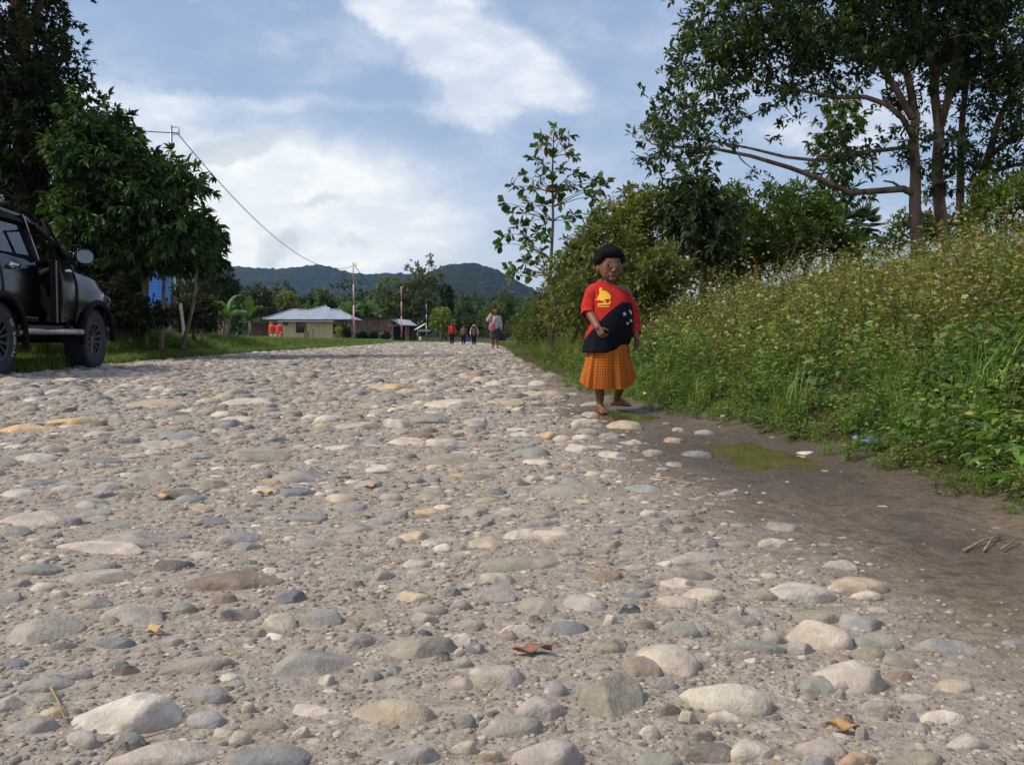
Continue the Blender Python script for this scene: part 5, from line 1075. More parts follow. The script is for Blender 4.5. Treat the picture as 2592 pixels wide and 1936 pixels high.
# ---------------------------------------------------------------- people
from mathutils.geometry import tessellate_polygon
def skinmat(name, a, rough=.5):
    t = NT(name); co_ = t.n('ShaderNodeTexCoord').outputs['Object']; at_ = t.n('ShaderNodeAttribute', attribute_name='Col').outputs[0]
    c = t.mix(t.ramp(t.noise(co_, 30., 5), .3, .7, 0., .2), a, tuple(x*.78 for x in a)); c = t.mix(1., c, at_, 'MULTIPLY')
    return t.out(t.n('ShaderNodeBsdfPrincipled', {'Base Color': c, 'Roughness': rough, 'Specular IOR Level': .4, 'Subsurface Weight': .05, 'Subsurface Radius': (.01, .004, .002)}))
M['skin'] = skinmat('brown skin', lin((128, 86, 64))); M['hair'] = simple('black curly hair', lin((22, 18, 17)), .8, spec=.2, bump=.9, bs=160.)
def fabric(name, col, var=.12, bs=300., rough=.9):
    return simple(name, col, rough, spec=.15, var=var, vs=9., bump=.25, bs=bs)
def capsule(bm, a, ra, b_, rb, sub=2):
    a, b_ = Vector(a), Vector(b_); nb = bmesh.new()
    for p, r in ((a, ra), (b_, rb)):
        bmesh.ops.create_icosphere(nb, subdivisions=sub, radius=r, matrix=Matrix.Translation(p))
    h = bmesh.ops.convex_hull(nb, input=nb.verts[:])
    bmesh.ops.delete(nb, geom=list({g for g in h['geom_interior'] if isinstance(g, bmesh.types.BMVert)}), context='VERTS')
    me = bpy.data.meshes.new('tmp'); nb.to_mesh(me); nb.free(); bm.from_mesh(me); bpy.data.meshes.remove(me)
def ellip(bm, c, r, Mx=None, sub=3):
    Mt = Matrix.Translation(c) @ ((Mx.to_4x4()) if Mx else Matrix.Identity(4)) @ Matrix.Diagonal((r[0], r[1], r[2], 1))
    bmesh.ops.create_icosphere(bm, subdivisions=sub, radius=1, matrix=Mt)
def remesh(bm, name, voxel, smooth=2, fac=.5):
    me = bpy.data.meshes.new(name); bm.to_mesh(me); bm.free(); o = bpy.data.objects.new('tmp', me); COL.objects.link(o)
    m = o.modifiers.new('r', 'REMESH'); m.mode = 'VOXEL'; m.voxel_size = voxel; m.use_smooth_shade = True
    m = o.modifiers.new('s', 'SMOOTH'); m.iterations = smooth; m.factor = fac
    dg = bpy.context.evaluated_depsgraph_get(); ev = o.evaluated_get(dg); out = bpy.data.meshes.new_from_object(ev, depsgraph=dg); out.name = name
    bpy.data.objects.remove(o); bpy.data.meshes.remove(me); out.materials.clear(); return out
def setcol(me, fn):
    a = me.attributes.new('Col', 'FLOAT_COLOR', 'POINT'); n = len(me.vertices); c = np.ones((n, 4), np.float32); co_ = np.empty(n*3, np.float32); me.vertices.foreach_get('co', co_); co_ = co_.reshape(-1, 3)
    c[:, :3] = fn(co_); a.data.foreach_set('color', c.ravel())
def hand(bm, wrist, dirv, palm_n, L, curl=.5, side=1, thumb=True):
    """palm, four fingers of unequal length bent at two knuckles, thumb leaving the side"""
    d = Vector(dirv).normalized(); n = Vector(palm_n); n = (n - d*n.dot(d)).normalized(); s_ = d.cross(n)*side; w = Vector(wrist)
    pw = L*.42
    for q in (-.36, -.12, .12, .36): capsule(bm, w + d*L*.06 + s_*pw*q*.8, L*.105, w + d*L*.46 + s_*pw*q*1.05, L*.09)
    for q, fl in ((-.38, .40), (-.13, .47), (.13, .50), (.38, .45)):
        p = w + d*L*.48 + s_*pw*q*1.1; u = d.copy(); a = curl
        for k, r in ((.42, .068), (.33, .060), (.25, .052)):
            u = (u*math.cos(a) + n*math.sin(a)).normalized(); n2 = n; q_ = p + u*L*fl*k; capsule(bm, p, L*r, q_, L*r*.9, 1); p = q_
            a = curl*1.1
    p = w + d*L*.14 + s_*pw*.42; u = (d*.55 + s_*.62 + n*.4).normalized()
    for k, r in ((.26, .085), (.2, .07)):
        q_ = p + u*L*k; capsule(bm, p, L*r, q_, L*r*.88, 1); p = q_; u = (u*.75 + d*.5 + n*.25).normalized()
def foot(bm, ankle, ang, L, up=0.):
    """ankle joint, heading angle (0 = towards the camera, -y; positive to +x), sole at ankle height .25 L"""
    a = Vector(ankle); f = Vector((math.sin(ang), -math.cos(ang), 0)); s_ = Vector((math.cos(ang), math.sin(ang), 0)); h = L*.26
    heel = a + f*(-L*.2) + Vector((0, 0, -h+L*.13)); ball_ = a + f*(L*.5) + Vector((0, 0, -h+L*.1+up))
    capsule(bm, a, L*.17, heel, L*.135); capsule(bm, a + f*L*.04, L*.16, ball_, L*.11); capsule(bm, heel, L*.12, ball_+s_*L*.07, L*.1); capsule(bm, heel, L*.12, ball_-s_*L*.07, L*.1)
    for i, q in enumerate((-.17, -.075, .01, .09, .165)):
        r = L*(.072 if i == 0 else .052); e = ball_ + s_*L*q*1.05; capsule(bm, e + f*L*.02, r*1.1, e + f*L*(.24-.018*i*i*.6) + Vector((0, 0, -L*.035+up*.2)), r*.9, 1)
def head(bm, c, s_, Rz, face=True, jaw=1.):
    """skull about c; s_ = face height chin to crown; looks along -y turned by Rz (matrix)"""
    def P(x, y, z): return Vector(c) + Rz @ Vector((x*s_, y*s_, z*s_))
    def E(x, y, z, rx, ry, rz, sub=3): ellip(bm, P(x, y, z), (rx*s_, ry*s_, rz*s_), Rz, sub)
    E(0, .06, .1, .36, .43, .4); E(0, -.06, -.02, .335, .36, .38); E(0, -.12, -.2, .27, .27, .25); E(0, -.2, -.34, .15*jaw, .15, .12)
    if face:
        E(0, -.36, -.02, .22, .09, .1); 
        for q in (-1, 1):
            E(q*.17, -.24, -.16, .10, .085, .11); E(q*.345, .05, -.06, .045, .1, .12, 2); E(q*.365, .085, -.03, .03, .06, .075, 2)
            E(q*.055, -.435, -.145, .045, .05, .036, 2); E(q*.13, -.345, .08, .11, .05, .03, 2)
        capsule(bm, P(0, -.41, .03), .03*s_, P(0, -.462, -.125), .044*s_); 
        capsule(bm, P(-.085, -.385, -.245), .028*s_, P(.085, -.385, -.245), .028*s_); capsule(bm, P(0, -.41, -.24), .032*s_, P(0, -.41, -.242), .032*s_)
        capsule(bm, P(-.07, -.375, -.292), .034*s_, P(.07, -.375, -.292), .034*s_); E(0, -.33, -.375, .1, .09, .07, 2)
def facemarks(par, c, s_, Rz, me):
    """eyes, brows"""
    def P(x, y, z): return Vector(c) + Rz @ Vector((x*s_, y*s_, z*s_))
    for q in (-1, 1):
        b = MB(); b.ball(P(q*.155, -.332, .0), .066*s_, 3); w = b.build('eye', M['eyewhite'], par)
        b = MB(); u = Vector((-.1, -1, -.0)).normalized(); b.ball(P(q*.155, -.332, .0)+u*.033*s_, .049*s_, 3); b.build('iris', M['iris'], w)
        b = MB(); pts = [P(q*(.08+.17*f), -.385+.09*f*f, .118+.022*math.sin(PI*f)) for f in np.linspace(0, 1, 7)]; b.tube(pts, [s_*.003, s_*.006, s_*.008, s_*.008, s_*.007, s_*.005, s_*.003], 6, flat=1.8); b.build('eyebrow', M['hair'], par)
        # lids as a rim round the eye
        b = MB(); b.tube([P(q*.155+.088*math.cos(a), -.345-.045*abs(math.sin(a))+.05*math.cos(a)*q*.6, .004+.046*math.sin(a)) for a in np.linspace(-.1, PI+.1, 10)], .0095*s_, 6); o = b.build('eyelid', M['skin'], par); setcol(o.data, lambda v: np.full_like(v, .95))
    # parting of the lips
    b = MB(); b.tube([P(x, -.421+.35*x*x*3, -.268+.06*abs(x)-.02*(abs(x) < .02)) for x in np.linspace(-.115, .115, 9)], [s_*.003]+[s_*.008]*7+[s_*.003], 5); b.build('lip_line', M['lip'], par)
M['lip'] = simple('dark lip', lin((70, 42, 36)), .6); M['eyewhite'] = simple('eye white', lin((150, 136, 124)), .35); M['iris'] = simple('dark iris', lin((20, 13, 10)), .25, spec=.25)
def afro(par, c, s_, Rz, grow=.11, n=2600, name='hair', hl=.2):
    """tight curls: a cap of many small tufts above the hairline"""
    V, Fc = [], []; 
    bm = bmesh.new(); bmesh.ops.create_icosphere(bm, subdivisions=5, radius=1)
    off = Vector((3, 7, 1)); gl = {}
    for v in bm.verts:
        d = v.co.normalized(); 
        # hairline: high over the brow, down to the nape
        lim = (hl + .16*d.y*-1 if d.y < 0 else hl - .62*d.y) - 1.25*max(0, abs(d.x)-.6)
        g = float(np.clip((d.z - lim)/.34 + .32, 0, 1))
        pass
        r = Vector((d.x*.37, d.y*.445+.055, d.z*.405+.10))
        k = grow*g*(.55+.45*min(1, max(0, d.z*1.25+.25))) - .05*(1-g) + .022*g*noise.noise(d*11+off) + .012*g*noise.noise(d*26+off)
        v.co = Vector(c) + Rz @ ((r + d*k)*s_)
        gl[v.index] = g
    me = bpy.data.meshes.new('hair'); bm.to_mesh(me); 
    tuft = [(v.co.copy(), v.normal.copy()) for v in bm.verts if gl[v.index] > .3]
    bm.free(); me.polygons.foreach_set('use_smooth', [True]*len(me.polygons)); o = link(name, me, M['hair'], par)
    b = MB(); random.shuffle(tuft)
    for p, nn in tuft[:n]:
        e = Vector((random.gauss(0, .8), random.gauss(0, .8), random.gauss(0, .8))); u = (nn+e).normalized(); L = s_*random.uniform(.012, .042); sd_ = u.orthogonal().normalized()*s_*.009
        m_ = p + u*L*.6; b.add([p-sd_, p+sd_, m_+sd_*.7+nn*L*.1, m_-sd_*.7, p+u*L+e*L*.5], [(0, 1, 2, 3), (3, 2, 4)], False)
    b.build('curls', M['hair'], o); return o
# ================================================================ the child
_g = hit(1400+480/3.304, 580+1545/3.304, zroad); GD = _g.y; gx = _g.x
girl = empty('person', (gx, GD, _g.z+.004), label='small barefoot child in red and black printed shirt and orange checked skirt, walking', cat='person')
K_ = GD/F/3.304
def G(zx, zy, y=0.): return Vector(((zx-480)*K_, y, (1545-zy)*K_))
bm = bmesh.new()
# torso and limbs
capsule(bm, G(470, 640), .075, G(478, 800, -.02), .088); capsule(bm, G(478, 800, -.025), .09, G(470, 960), .085); capsule(bm, G(345, 545, .0), .038, G(590, 520, .0), .038); capsule(bm, G(400, 560), .06, G(545, 550), .06)
capsule(bm, G(457, 520), .036, G(460, 440, .0), .034)
capsule(bm, G(328, 545), .038, G(292, 690, -.03), .030); capsule(bm, G(292, 690, -.03), .030, G(352, 828, -.172), .0215)      # arm at the left of the picture
capsule(bm, G(600, 535), .038, G(668, 720, .03), .029); capsule(bm, G(668, 720, .03), .029, G(688, 905, -.03), .0205)
hand(bm, G(354, 832, -.176), (.42, -.3, -.85), (.5, .55, -.05), .098, .95, 1)
hand(bm, G(690, 912, -.033), (.05, -.1, -1), (-.6, -.5, .1), .095, .42, -1)
capsule(bm, G(415, 980), .066, G(392, 1225, -.02), .045); capsule(bm, G(392, 1225, -.02), .045, G(388, 1330, .01), .036); capsule(bm, G(388, 1310, .012), .036, G(392, 1478, .0), .0215)
capsule(bm, G(530, 980), .066, G(588, 1215, .06), .045); capsule(bm, G(588, 1215, .06), .045, G(580, 1310, .11), .035); capsule(bm, G(580, 1310, .11), .035, G(560, 1442, .2), .0215)
foot(bm, G(393, 1490, 0), .28, .155); foot(bm, G(561, 1452, .205), .95, .15)
Rh = Matrix.Rotation(R(13), 3, 'Z') @ Matrix.Rotation(R(4), 3, 'X'); HC = G(466, 318, -.01); HS = .212
head(bm, HC, HS, Rh)
me = remesh(bm, 'body', .0034, 3, .5)
lipc = [HC + Rh @ Vector((x*HS, -.39*HS, z*HS)) for x, z in ((-.07, -.25), (0, -.248), (.07, -.25), (-.05, -.292), (.05, -.292), (0, -.295))]
eyec = [HC + Rh @ Vector((q*.155*HS, -.36*HS, 0)) for q in (-1, 1)]
co_ = np.empty(len(me.vertices)*3, np.float32); me.vertices.foreach_get('co', co_); co_ = co_.reshape(-1, 3)
for e in eyec:      # eye sockets
    dd = np.linalg.norm((co_-np.array(e))*np.array([.8, .8, 1.3]), axis=1); co_ += np.array(Rh @ Vector((0, 1, 0)))*(.0045*np.exp(-(dd/.014)**2))[:, None]
me.vertices.foreach_set('co', co_.ravel()); me.update()
def skincol(v):
    c = np.ones_like(v); m = np.zeros(len(v))
    for l in lipc: m = np.maximum(m, np.exp(-(np.linalg.norm(v-np.array(l), axis=1)/.0085)**2))
    c = c*(1-m[:, None]*.5) + np.array([1.05, .72, .74])*m[:, None]*.5
    soles = np.clip((.02 - v[:, 2])/.012, 0, 1)[:, None]; return c*(1-soles) + np.array([1.5, 1.45, 1.4])*soles
setcol(me, skincol); body = link('body', me, M['skin'], girl); facemarks(girl, HC, HS, Rh, me); afro(girl, HC, HS, Rh, .125, 9000, hl=.27)
# clothes: lofted shells a little outside the body
def loft(rows, n=96, fold=None):
    """rows: (zy, left zx, right zx, depth, y shift) -> ring vertices, smooth in between"""
    rows = np.array(rows, float); m = 46; tt = np.linspace(0, 1, m); src = np.linspace(0, 1, len(rows)); 
    def interp(c): 
        return np.interp(tt, src, rows[:, c])
    zy, L_, R_, dp, ys_ = [np.convolve(np.pad(interp(c), 2, mode='edge'), np.ones(5)/5, 'valid') for c in range(5)]
    zy[0], zy[-1] = rows[0, 0], rows[-1, 0]
    V = []
    for i in range(m):
        for k in range(n):
            a = 2*PI*k/n; ca, sa = math.cos(a), math.sin(a); f = fold(tt[i], a) if fold else 0
            ex = .85
            x = (L_[i]+R_[i])/2 + (R_[i]-L_[i])/2*(1+f)*math.copysign(abs(ca)**ex, ca); y = ys_[i] + dp[i]*(1+f)*math.copysign(abs(sa)**ex, sa)
            V.append(((x-480)*K_, y, (1545-zy[i])*K_))
    Fq = [(i*n+k, i*n+(k+1) % n, (i+1)*n+(k+1) % n, (i+1)*n+k) for i in range(m-1) for k in range(n)]
    return np.array(V), np.array(Fq), tt, m, n
# shirt body; print of the cloth: red above a rising curved edge, black below
t = NT('printed jersey'); tc = t.n('ShaderNodeTexCoord').outputs['Object']; sp = t.n('ShaderNodeSeparateXYZ', {0: tc})
zx_ = t.math('ADD', t.math('DIVIDE', sp.outputs[0], K_), 480.); zy_ = t.math('SUBTRACT', 1545., t.math('DIVIDE', sp.outputs[2], K_))
q = t.math('DIVIDE', t.math('SUBTRACT', zx_, 255.), 300.)      # 0 at the left hem .. 1
edge = t.math('ADD', 925., t.math('ADD', t.math('MULTIPLY', q, -430.), t.math('MULTIPLY', t.math('MULTIPLY', q, q), 130.)))
edge = t.math('MAXIMUM', edge, 622.)
blk = t.math('GREATER_THAN', zy_, edge)
jr = t.mix(t.ramp(t.noise(tc, 14., 5), .35, .7), lin((192, 48, 42)), lin((170, 40, 37)))
c = t.mix(blk, jr, lin((22, 23, 30)))
M['jersey'] = t.out(t.n('ShaderNodeBsdfPrincipled', {'Base Color': c, 'Roughness': .88, 'Specular IOR Level': .15, 'Normal': t.bump(t.noise(tc, 420., 3), .15, .004)}))
M['jersey_red'] = fabric('red jersey', lin((188, 47, 41)))
def sfold(f, a): return .028*math.sin(4*a+3*f)*f + .016*math.sin(7*a-9*f)*(.3+f) + .012*math.sin(13*f+3*a)*f + .014*math.sin(11*a+1.3+6*f)*f*f + .008*math.sin(f*26+2*a)*(1-f)
rows = [(432, 385, 520, .055, .005), (455, 345, 590, .062, .005), (490, 318, 630, .074, .002), (560, 322, 634, .088, -.006), (640, 330, 646, .102, -.018), (730, 328, 660, .112, -.026), (820, 302, 660, .116, -.026), (900, 270, 652, .122, -.018), (980, 252, 640, .124, -.008), (1035, 240, 632, .126, -.004)]
V, Fq, tt, m, n = loft(rows, 120, sfold)
# hem: lower at the left, lifted at the right where the skirt shows
zx = V[:, 0]/K_+480; low = np.clip((1545-V[:, 2]/K_-880)/155, 0, 1); lift = (30*sst(400, 520, zx) + 40*sst(500, 560, zx))*low; V[:, 2] += lift*K_
bmq = bmesh.new(); me0 = bpy.data.meshes.new('t'); me0.from_pydata(V.tolist(), [], Fq.tolist()); bmq.from_mesh(me0)
p0, p1 = G(372, 436), G(636, 556); nn = Vector((-(p1.z-p0.z), 0, p1.x-p0.x)).normalized()
bmesh.ops.bisect_plane(bmq, geom=bmq.verts[:]+bmq.edges[:]+bmq.faces[:], plane_co=p0, plane_no=nn, clear_outer=True)
for f in bmq.faces: f.smooth = True
me0 = bpy.data.meshes.new('shirt'); bmq.to_mesh(me0); bmq.free(); shirt = link('shirt', me0, M['jersey'], girl); md_ = shirt.modifiers.new('t', 'SOLIDIFY'); md_.thickness = .003; md_.offset = 1
b = MB(); pts = []      # ribbed neckline
bvh = BVHTree.FromPolygons([tuple(v.co) for v in me0.vertices], [tuple(p.vertices) for p in me0.polygons])
for i in range(60):
    a = 2*PI*i/60
    # walk the cut: vertices on the plane
    pass
ed = [v.co.copy() for v in me0.vertices if abs((v.co-p0).dot(nn)) < 2e-4]; cc = sum(ed, Vector())/len(ed); ed.sort(key=lambda v: math.atan2(v.y-cc.y, (v-cc).dot((p1-p0).normalized())))
b.tube(ed+[ed[0]], .0045, 6, False); b.build('neckband', M['jersey_red'], shirt)
def sleeve(ptsr, name, n=40):
    P_ = [Vector(p) for p, r in ptsr]; rr_ = [r for p, r in ptsr]; m_ = 22; tt_ = np.linspace(0, 1, m_); s0 = np.linspace(0, 1, len(P_)); b = MB()
    pts = [Vector([np.interp(f, s0, [p[k] for p in P_]) for k in range(3)]) for f in tt_]; rad = [np.interp(f, s0, rr_)*(1+.03*math.sin(f*23)) for f in tt_]
    b.tube(pts, rad, n, False, .92); o = b.build(name, M['jersey_red'], shirt)
    for v in o.data.vertices: v.co += Vector((noise.noise(v.co*28), noise.noise(v.co*28+Vector((9, 0, 0))), 0))*.006
    md_ = o.modifiers.new('t', 'SOLIDIFY'); md_.thickness = .003; return o
sleeve([(G(385, 488), .036), (G(340, 528), .056), (G(302, 620, -.01), .052), (G(285, 690, -.03), .047), (G(279, 722, -.05), .045)], 'sleeve')
sleeve([(G(590, 600), .045), (G(632, 630, .01), .053), (G(668, 740, .03), .046), (G(676, 820, .02), .043), (G(684, 885, -.01), .038)], 'sleeve')
def decal(name, polys, mat, par, y0=-.4, lift=.0042, holes=None):
    """flat print laid on the front of the shirt: finely cut polygons pushed onto the cloth"""
    bmq = bmesh.new()
    for pl in polys:
        vs = [bmq.verts.new(G(x, y, y0)) for x, y in pl]
        for tr in tessellate_polygon([[v.co for v in vs]]): bmq.faces.new([vs[i] for i in tr])
    for _ in range(3): bmesh.ops.subdivide_edges(bmq, edges=[e for e in bmq.edges if e.calc_length() > .004], cuts=1)
    bmesh.ops.triangulate(bmq, faces=bmq.faces[:])
    for v in bmq.verts:
        h = bvh.ray_cast(v.co, Vector((0, 1, 0))); 
        if h[0]: v.co = h[0] + Vector((0, -lift, 0))
    me_ = bpy.data.meshes.new(name); bmq.to_mesh(me_); bmq.free(); return link(name, me_, mat, par)
M['print_yellow'] = simple('yellow print', lin((236, 178, 30)), .7, var=.08, vs=40); M['print_white'] = simple('white print', lin((206, 206, 208)), .7)
# bird emblem: raised tail, plumed body, curved lines below
bird = [[(374, 505), (386, 498), (397, 503), (398, 528), (412, 524), (428, 528), (440, 538), (452, 548), (463, 566), (462, 590), (452, 604), (443, 592), (432, 598), (420, 600), (408, 596), (396, 606), (384, 608), (370, 602), (358, 604), (353, 590), (362, 584), (358, 572), (368, 566), (374, 545), (372, 520)],
        [(396, 606), (408, 598), (418, 612), (428, 634), (420, 636), (408, 622)], [(352, 590), (340, 598), (346, 602), (358, 598)],
        [(358, 632), (390, 628), (424, 632), (446, 626), (456, 606), (462, 612), (462, 628), (452, 640), (428, 644), (392, 640), (360, 644)],
        [(356, 650), (400, 652), (440, 654), (452, 648), (452, 655), (438, 662), (398, 660), (356, 657)]]
decal('bird_emblem', bird, M['print_yellow'], shirt)
def star(cx_, cy_, r, rot):
    return [[(cx_ + (r if i % 2 == 0 else r*.37)*math.sin(rot+i*PI/5), cy_ - (r if i % 2 == 0 else r*.37)*math.cos(rot+i*PI/5)) for i in range(10)]]
for cx_, cy_, r, ro in ((574, 718, 21, .1), (632, 772, 20, .15), (600, 794, 16, -.1)): decal('star_print', star(cx_, cy_, r, ro), M['print_white'], shirt)
decal('crescent_print', [[(614, 684), (624, 682), (634, 692), (640, 704), (640, 720), (634, 724), (630, 712), (620, 704), (626, 700), (616, 696)]], M['print_white'], shirt)
# skirt
t = NT('orange gingham'); uvn = t.n('ShaderNodeUVMap').outputs[0]; sp = t.n('ShaderNodeSeparateXYZ', {0: uvn})
def stripe(u, fr, w=.42): return t.ramp(t.math('ABSOLUTE', t.math('SUBTRACT', t.math('FRACT', t.math('MULTIPLY', u, fr)), .5)), .5-w-.06, .5-w+.06)
a_ = stripe(sp.outputs[0], 66., .30); b_ = stripe(sp.outputs[1], 21., .30)
c = t.mix(t.math('MULTIPLY', a_, .62), lin((224, 136, 50)), lin((146, 68, 26))); c = t.mix(t.math('MULTIPLY', b_, .62), c, lin((140, 64, 24)))
hem = t.math('GREATER_THAN', sp.outputs[1], .975); c = t.mix(hem, c, lin((214, 112, 40)))
M['gingham'] = t.out(t.n('ShaderNodeBsdfPrincipled', {'Base Color': c, 'Roughness': .85, 'Specular IOR Level': .15}))
def kfold(f, a):
    g = sum(k*math.exp(-((a-c)/w)**2) for c, w, k in ((4.02, .09, -.17), (4.16, .12, .05), (4.86, .10, -.15), (5.02, .16, .06), (5.45, .10, -.10), (3.6, .12, -.08), (5.9, .14, -.08), (4.5, .2, .05)))
    return (.35+.65*f)*g + .22*(f**1.1*(.085*math.sin(5*a+.6+.8*f) + .06*math.sin(8*a+2.1-1.2*f) + .03*math.sin(13*a+f) + .012*math.sin(23*a+2*f)))
rows = [(940, 300, 610, .115, 0), (1000, 290, 632, .122, 0), (1080, 276, 640, .124, .004), (1180, 258, 660, .132, .012), (1260, 244, 676, .14, .022), (1330, 236, 686, .146, .03)]
V, Fq, tt, m, n = loft(rows, 168, kfold)
zx = V[:, 0]/K_+480; f = np.repeat(tt, n); lift = 105*sst(575, 730, zx) + 62*sst(300, 215, zx) + 25*sst(-.03, .16, V[:, 1]); V[:, 2] += lift*K_*f**1.5 - 6*K_*f
V[:, 0] += (sst(600, 720, zx)*18*f**2 - sst(300, 220, zx)*14*f**2)*K_
uv = np.stack([np.tile(np.arange(n)/n, m), f], 1)
me_ = mesh_np('skirt', V, Fq, None, True, uv); sk = link('skirt', me_, M['gingham'], girl); md_ = sk.modifiers.new('t', 'SOLIDIFY'); md_.thickness = .0025
# ---------------------------------------------------------------- people farther off
def blob_cloth(name, caps, voxel, mat, par, els=()):
    bm = bmesh.new()
    for c in caps: capsule(bm, *c)
    for c in els: ellip(bm, *c)
    o = link(name, remesh(bm, name, voxel, 2), mat, par); return o
def walker(px, d, Hh, lab, shirt, lower, kind='trousers', hat=None, turn=0., raise_arm=False, vox=.012, long_sleeve=False, base=None, step=.07, shawl=None, hands=True):
    x = at(px, 860, d).x if base is None else base[0]; z = float(zg(x, d)) if base is None else base[1]
    e = empty('person', (x, d, z), turn, label=lab, cat='person'); h = Hh
    def p(a, b_, c): return Vector((a*h, b_*h, c*h))
    sh, el, wr = [], [], []
    for q in (-1, 1):
        sh.append(p(q*.1, 0, .81)); el.append(p(q*.145, .01, .645)); wr.append(p(q*.15, -.045+q*.015, .5))
    if raise_arm: el[0] = p(-.2, -.05, .73); wr[0] = p(-.105, -.06, .9)
    hip = [p(q*.052, 0, .5) for q in (-1, 1)]; kn = [p(q*.056, -.012-q*step*.5, .275) for q in (-1, 1)]; an = [p(q*.055, -q*step, .055) for q in (-1, 1)]
    bm = bmesh.new(); capsule(bm, p(0, 0, .56), .085*h, p(0, 0, .76), .095*h); capsule(bm, sh[0], .04*h, sh[1], .04*h); capsule(bm, p(0, 0, .8), .036*h, p(0, -.01, .88), .034*h)
    for i in (0, 1):
        capsule(bm, sh[i], .038*h, el[i], .029*h); capsule(bm, el[i], .028*h, wr[i], .02*h); hand(bm, wr[i], (wr[i]-el[i]), (-1 if i else 1, -.6, 0), .105*h, .5, -1 if i else 1)
        capsule(bm, hip[i], .065*h, kn[i], .043*h); capsule(bm, kn[i], .042*h, an[i], .025*h); foot(bm, an[i], (.15 if i else -.15), .15*h)
    Ri = Matrix.Identity(3); hc = p(0, -.02, .935); head(bm, hc, .135*h, Ri, True)
    me = remesh(bm, 'body', vox*.75, 2); setcol(me, lambda v: np.ones_like(v)); link('body', me, M['skin'], e)
    r = 1.14; caps = [(p(0, 0, .54), .1*h, p(0, 0, .75), .11*h), (sh[0], .046*h*r, sh[1], .046*h*r)]
    for i in (0, 1):
        if long_sleeve: caps += [(sh[i], .048*h, el[i], .041*h), (el[i], .041*h, el[i].lerp(wr[i], .93), .031*h)]
        else: caps += [(sh[i], .05*h, sh[i].lerp(el[i], .8), .044*h)]
    blob_cloth('shirt', caps, vox, shirt, e)
    if kind == 'trousers': blob_cloth('trousers', [c for i in (0, 1) for c in ((hip[i]+p(0, 0, .03), .078*h, kn[i], .054*h), (kn[i], .054*h, an[i]+p(0, 0, .02), .042*h))], vox, lower, e)
    else:
        b = MB(); b.lathe([(r_*h*(1+.05*0), z_*h) for r_, z_ in ((.09, .58), (.112, .5), (.135, .4), (.15, .3), (.152, .27))], 28)
        for i, v in enumerate(b.v): a = math.atan2(v[1], v[0]); k = 1+.07*math.sin(6*a)*(1-v[2]/h/.6); b.v[i] = (v[0]*k, v[1]*k*.8, v[2])
        b.build('skirt', lower, e, solid=.006)
    if hat == 'cap': b = MB(); b.lathe([(0.001, .5*.14*h), (.2*.14*h, .46*.14*h), (.37*.14*h, .25*.14*h), (.4*.14*h, .08*.14*h)], 18, Matrix.Translation(hc+p(0, .008, .013))); b.box(hc+p(0, -.068, .024), (.085*h, .07*h, .008*h)); b.build('cap', simple('red cap', lin((186, 40, 44)), .8), e)
    elif hat == 'cloth': b = MB(); b.ball(hc+p(0, .01, .022), (.062*h, .07*h, .06*h), 3); o = b.build('headcloth', simple('red headcloth', lin((168, 62, 58)), .9, var=.3, vs=30), e); [setattr(v, 'co', v.co+v.co.normalized()*.008*noise.noise(v.co*30)) for v in o.data.vertices]
    else: afro(e, hc, .135*h, Ri, .09, 500, hl=.25)
    if shawl:
        b = MB()
        for q in (-1, 1): b.grid(lambda u, v: p(q*(.055+.09*min(1, u*2.6)+.03*u+.045*v*u), -.1*(1-v)*(1-.3*u)+.03*v, .985-.42*u - .05*(1-v)*u), np.linspace(0, 1, 12), np.linspace(0, 1, 5))
        b.grid(lambda u, v: hc + p(.07*math.sin((v-.5)*3.4), .01+.075*math.cos((v-.5)*3.4)*1, .075-.20*u+.0), np.linspace(0, 1, 5), np.linspace(0, 1, 9)); b.lathe([(.001, .072*h), (.045*h, .06*h), (.068*h, .02*h)], 16, Matrix.Translation(hc+p(0, .015, .01)))
        b.build('shawl', shawl, e, solid=.01)
    return e, x, z
wl_, wx, wz = walker(1100+1700/11.06, 38., 1.55, 'walker with hand raised to a red headcloth, loaded with bags, grey white shirt', fabric('grey white shirt', lin((188, 182, 172))), fabric('dark grey skirt', lin((66, 62, 64))), 'skirt', 'cloth', 0., True, .013, True)
M['bilum'] = simple('pinkish string bag', lin((190, 110, 112)), .9, var=.35, vs=40); M['bag_black'] = simple('black bag cloth', lin((26, 25, 30)), .7, var=.2)
b = MB(); b.ball((0, 0, 0), (.13, .07, .19), 3); o = b.build('string_bag', M['bilum']); o.location = (wx-.13, 37.83, wz+.86); tag(o, 'pink string bag hanging on the chest of the loaded walker', 'bag')
for v in o.data.vertices: v.co *= 1+.12*noise.noise(v.co*16); v.co.x *= .75+.35*(-v.co.z/.19)*.5+.25
b = MB(); b.tube([(-.1, .0, .12), (-.06, 0, .35), (-.02, .06, .52)], .012, 5); b.tube([(.06, .0, .12), (.13, 0, .35), (.19, .06, .52)], .012, 5); b.build('strap', M['bilum'], o)
b = MB(); b.ball((0, 0, 0), (.17, .16, .3), 3); o = b.build('back_bag', M['bag_black']); o.location = (wx+.2, 38.27, wz+1.0); tag(o, 'large black bag slung behind the loaded walker', 'bag')
for v in o.data.vertices: v.co *= 1+.16*noise.noise(v.co*7)
b = MB(); b.tube([(-.04, -.1, .26), (-.1, -.26, .34), (-.11, -.28, .18)], .014, 5); b.build('strap', M['bag_black'], o)
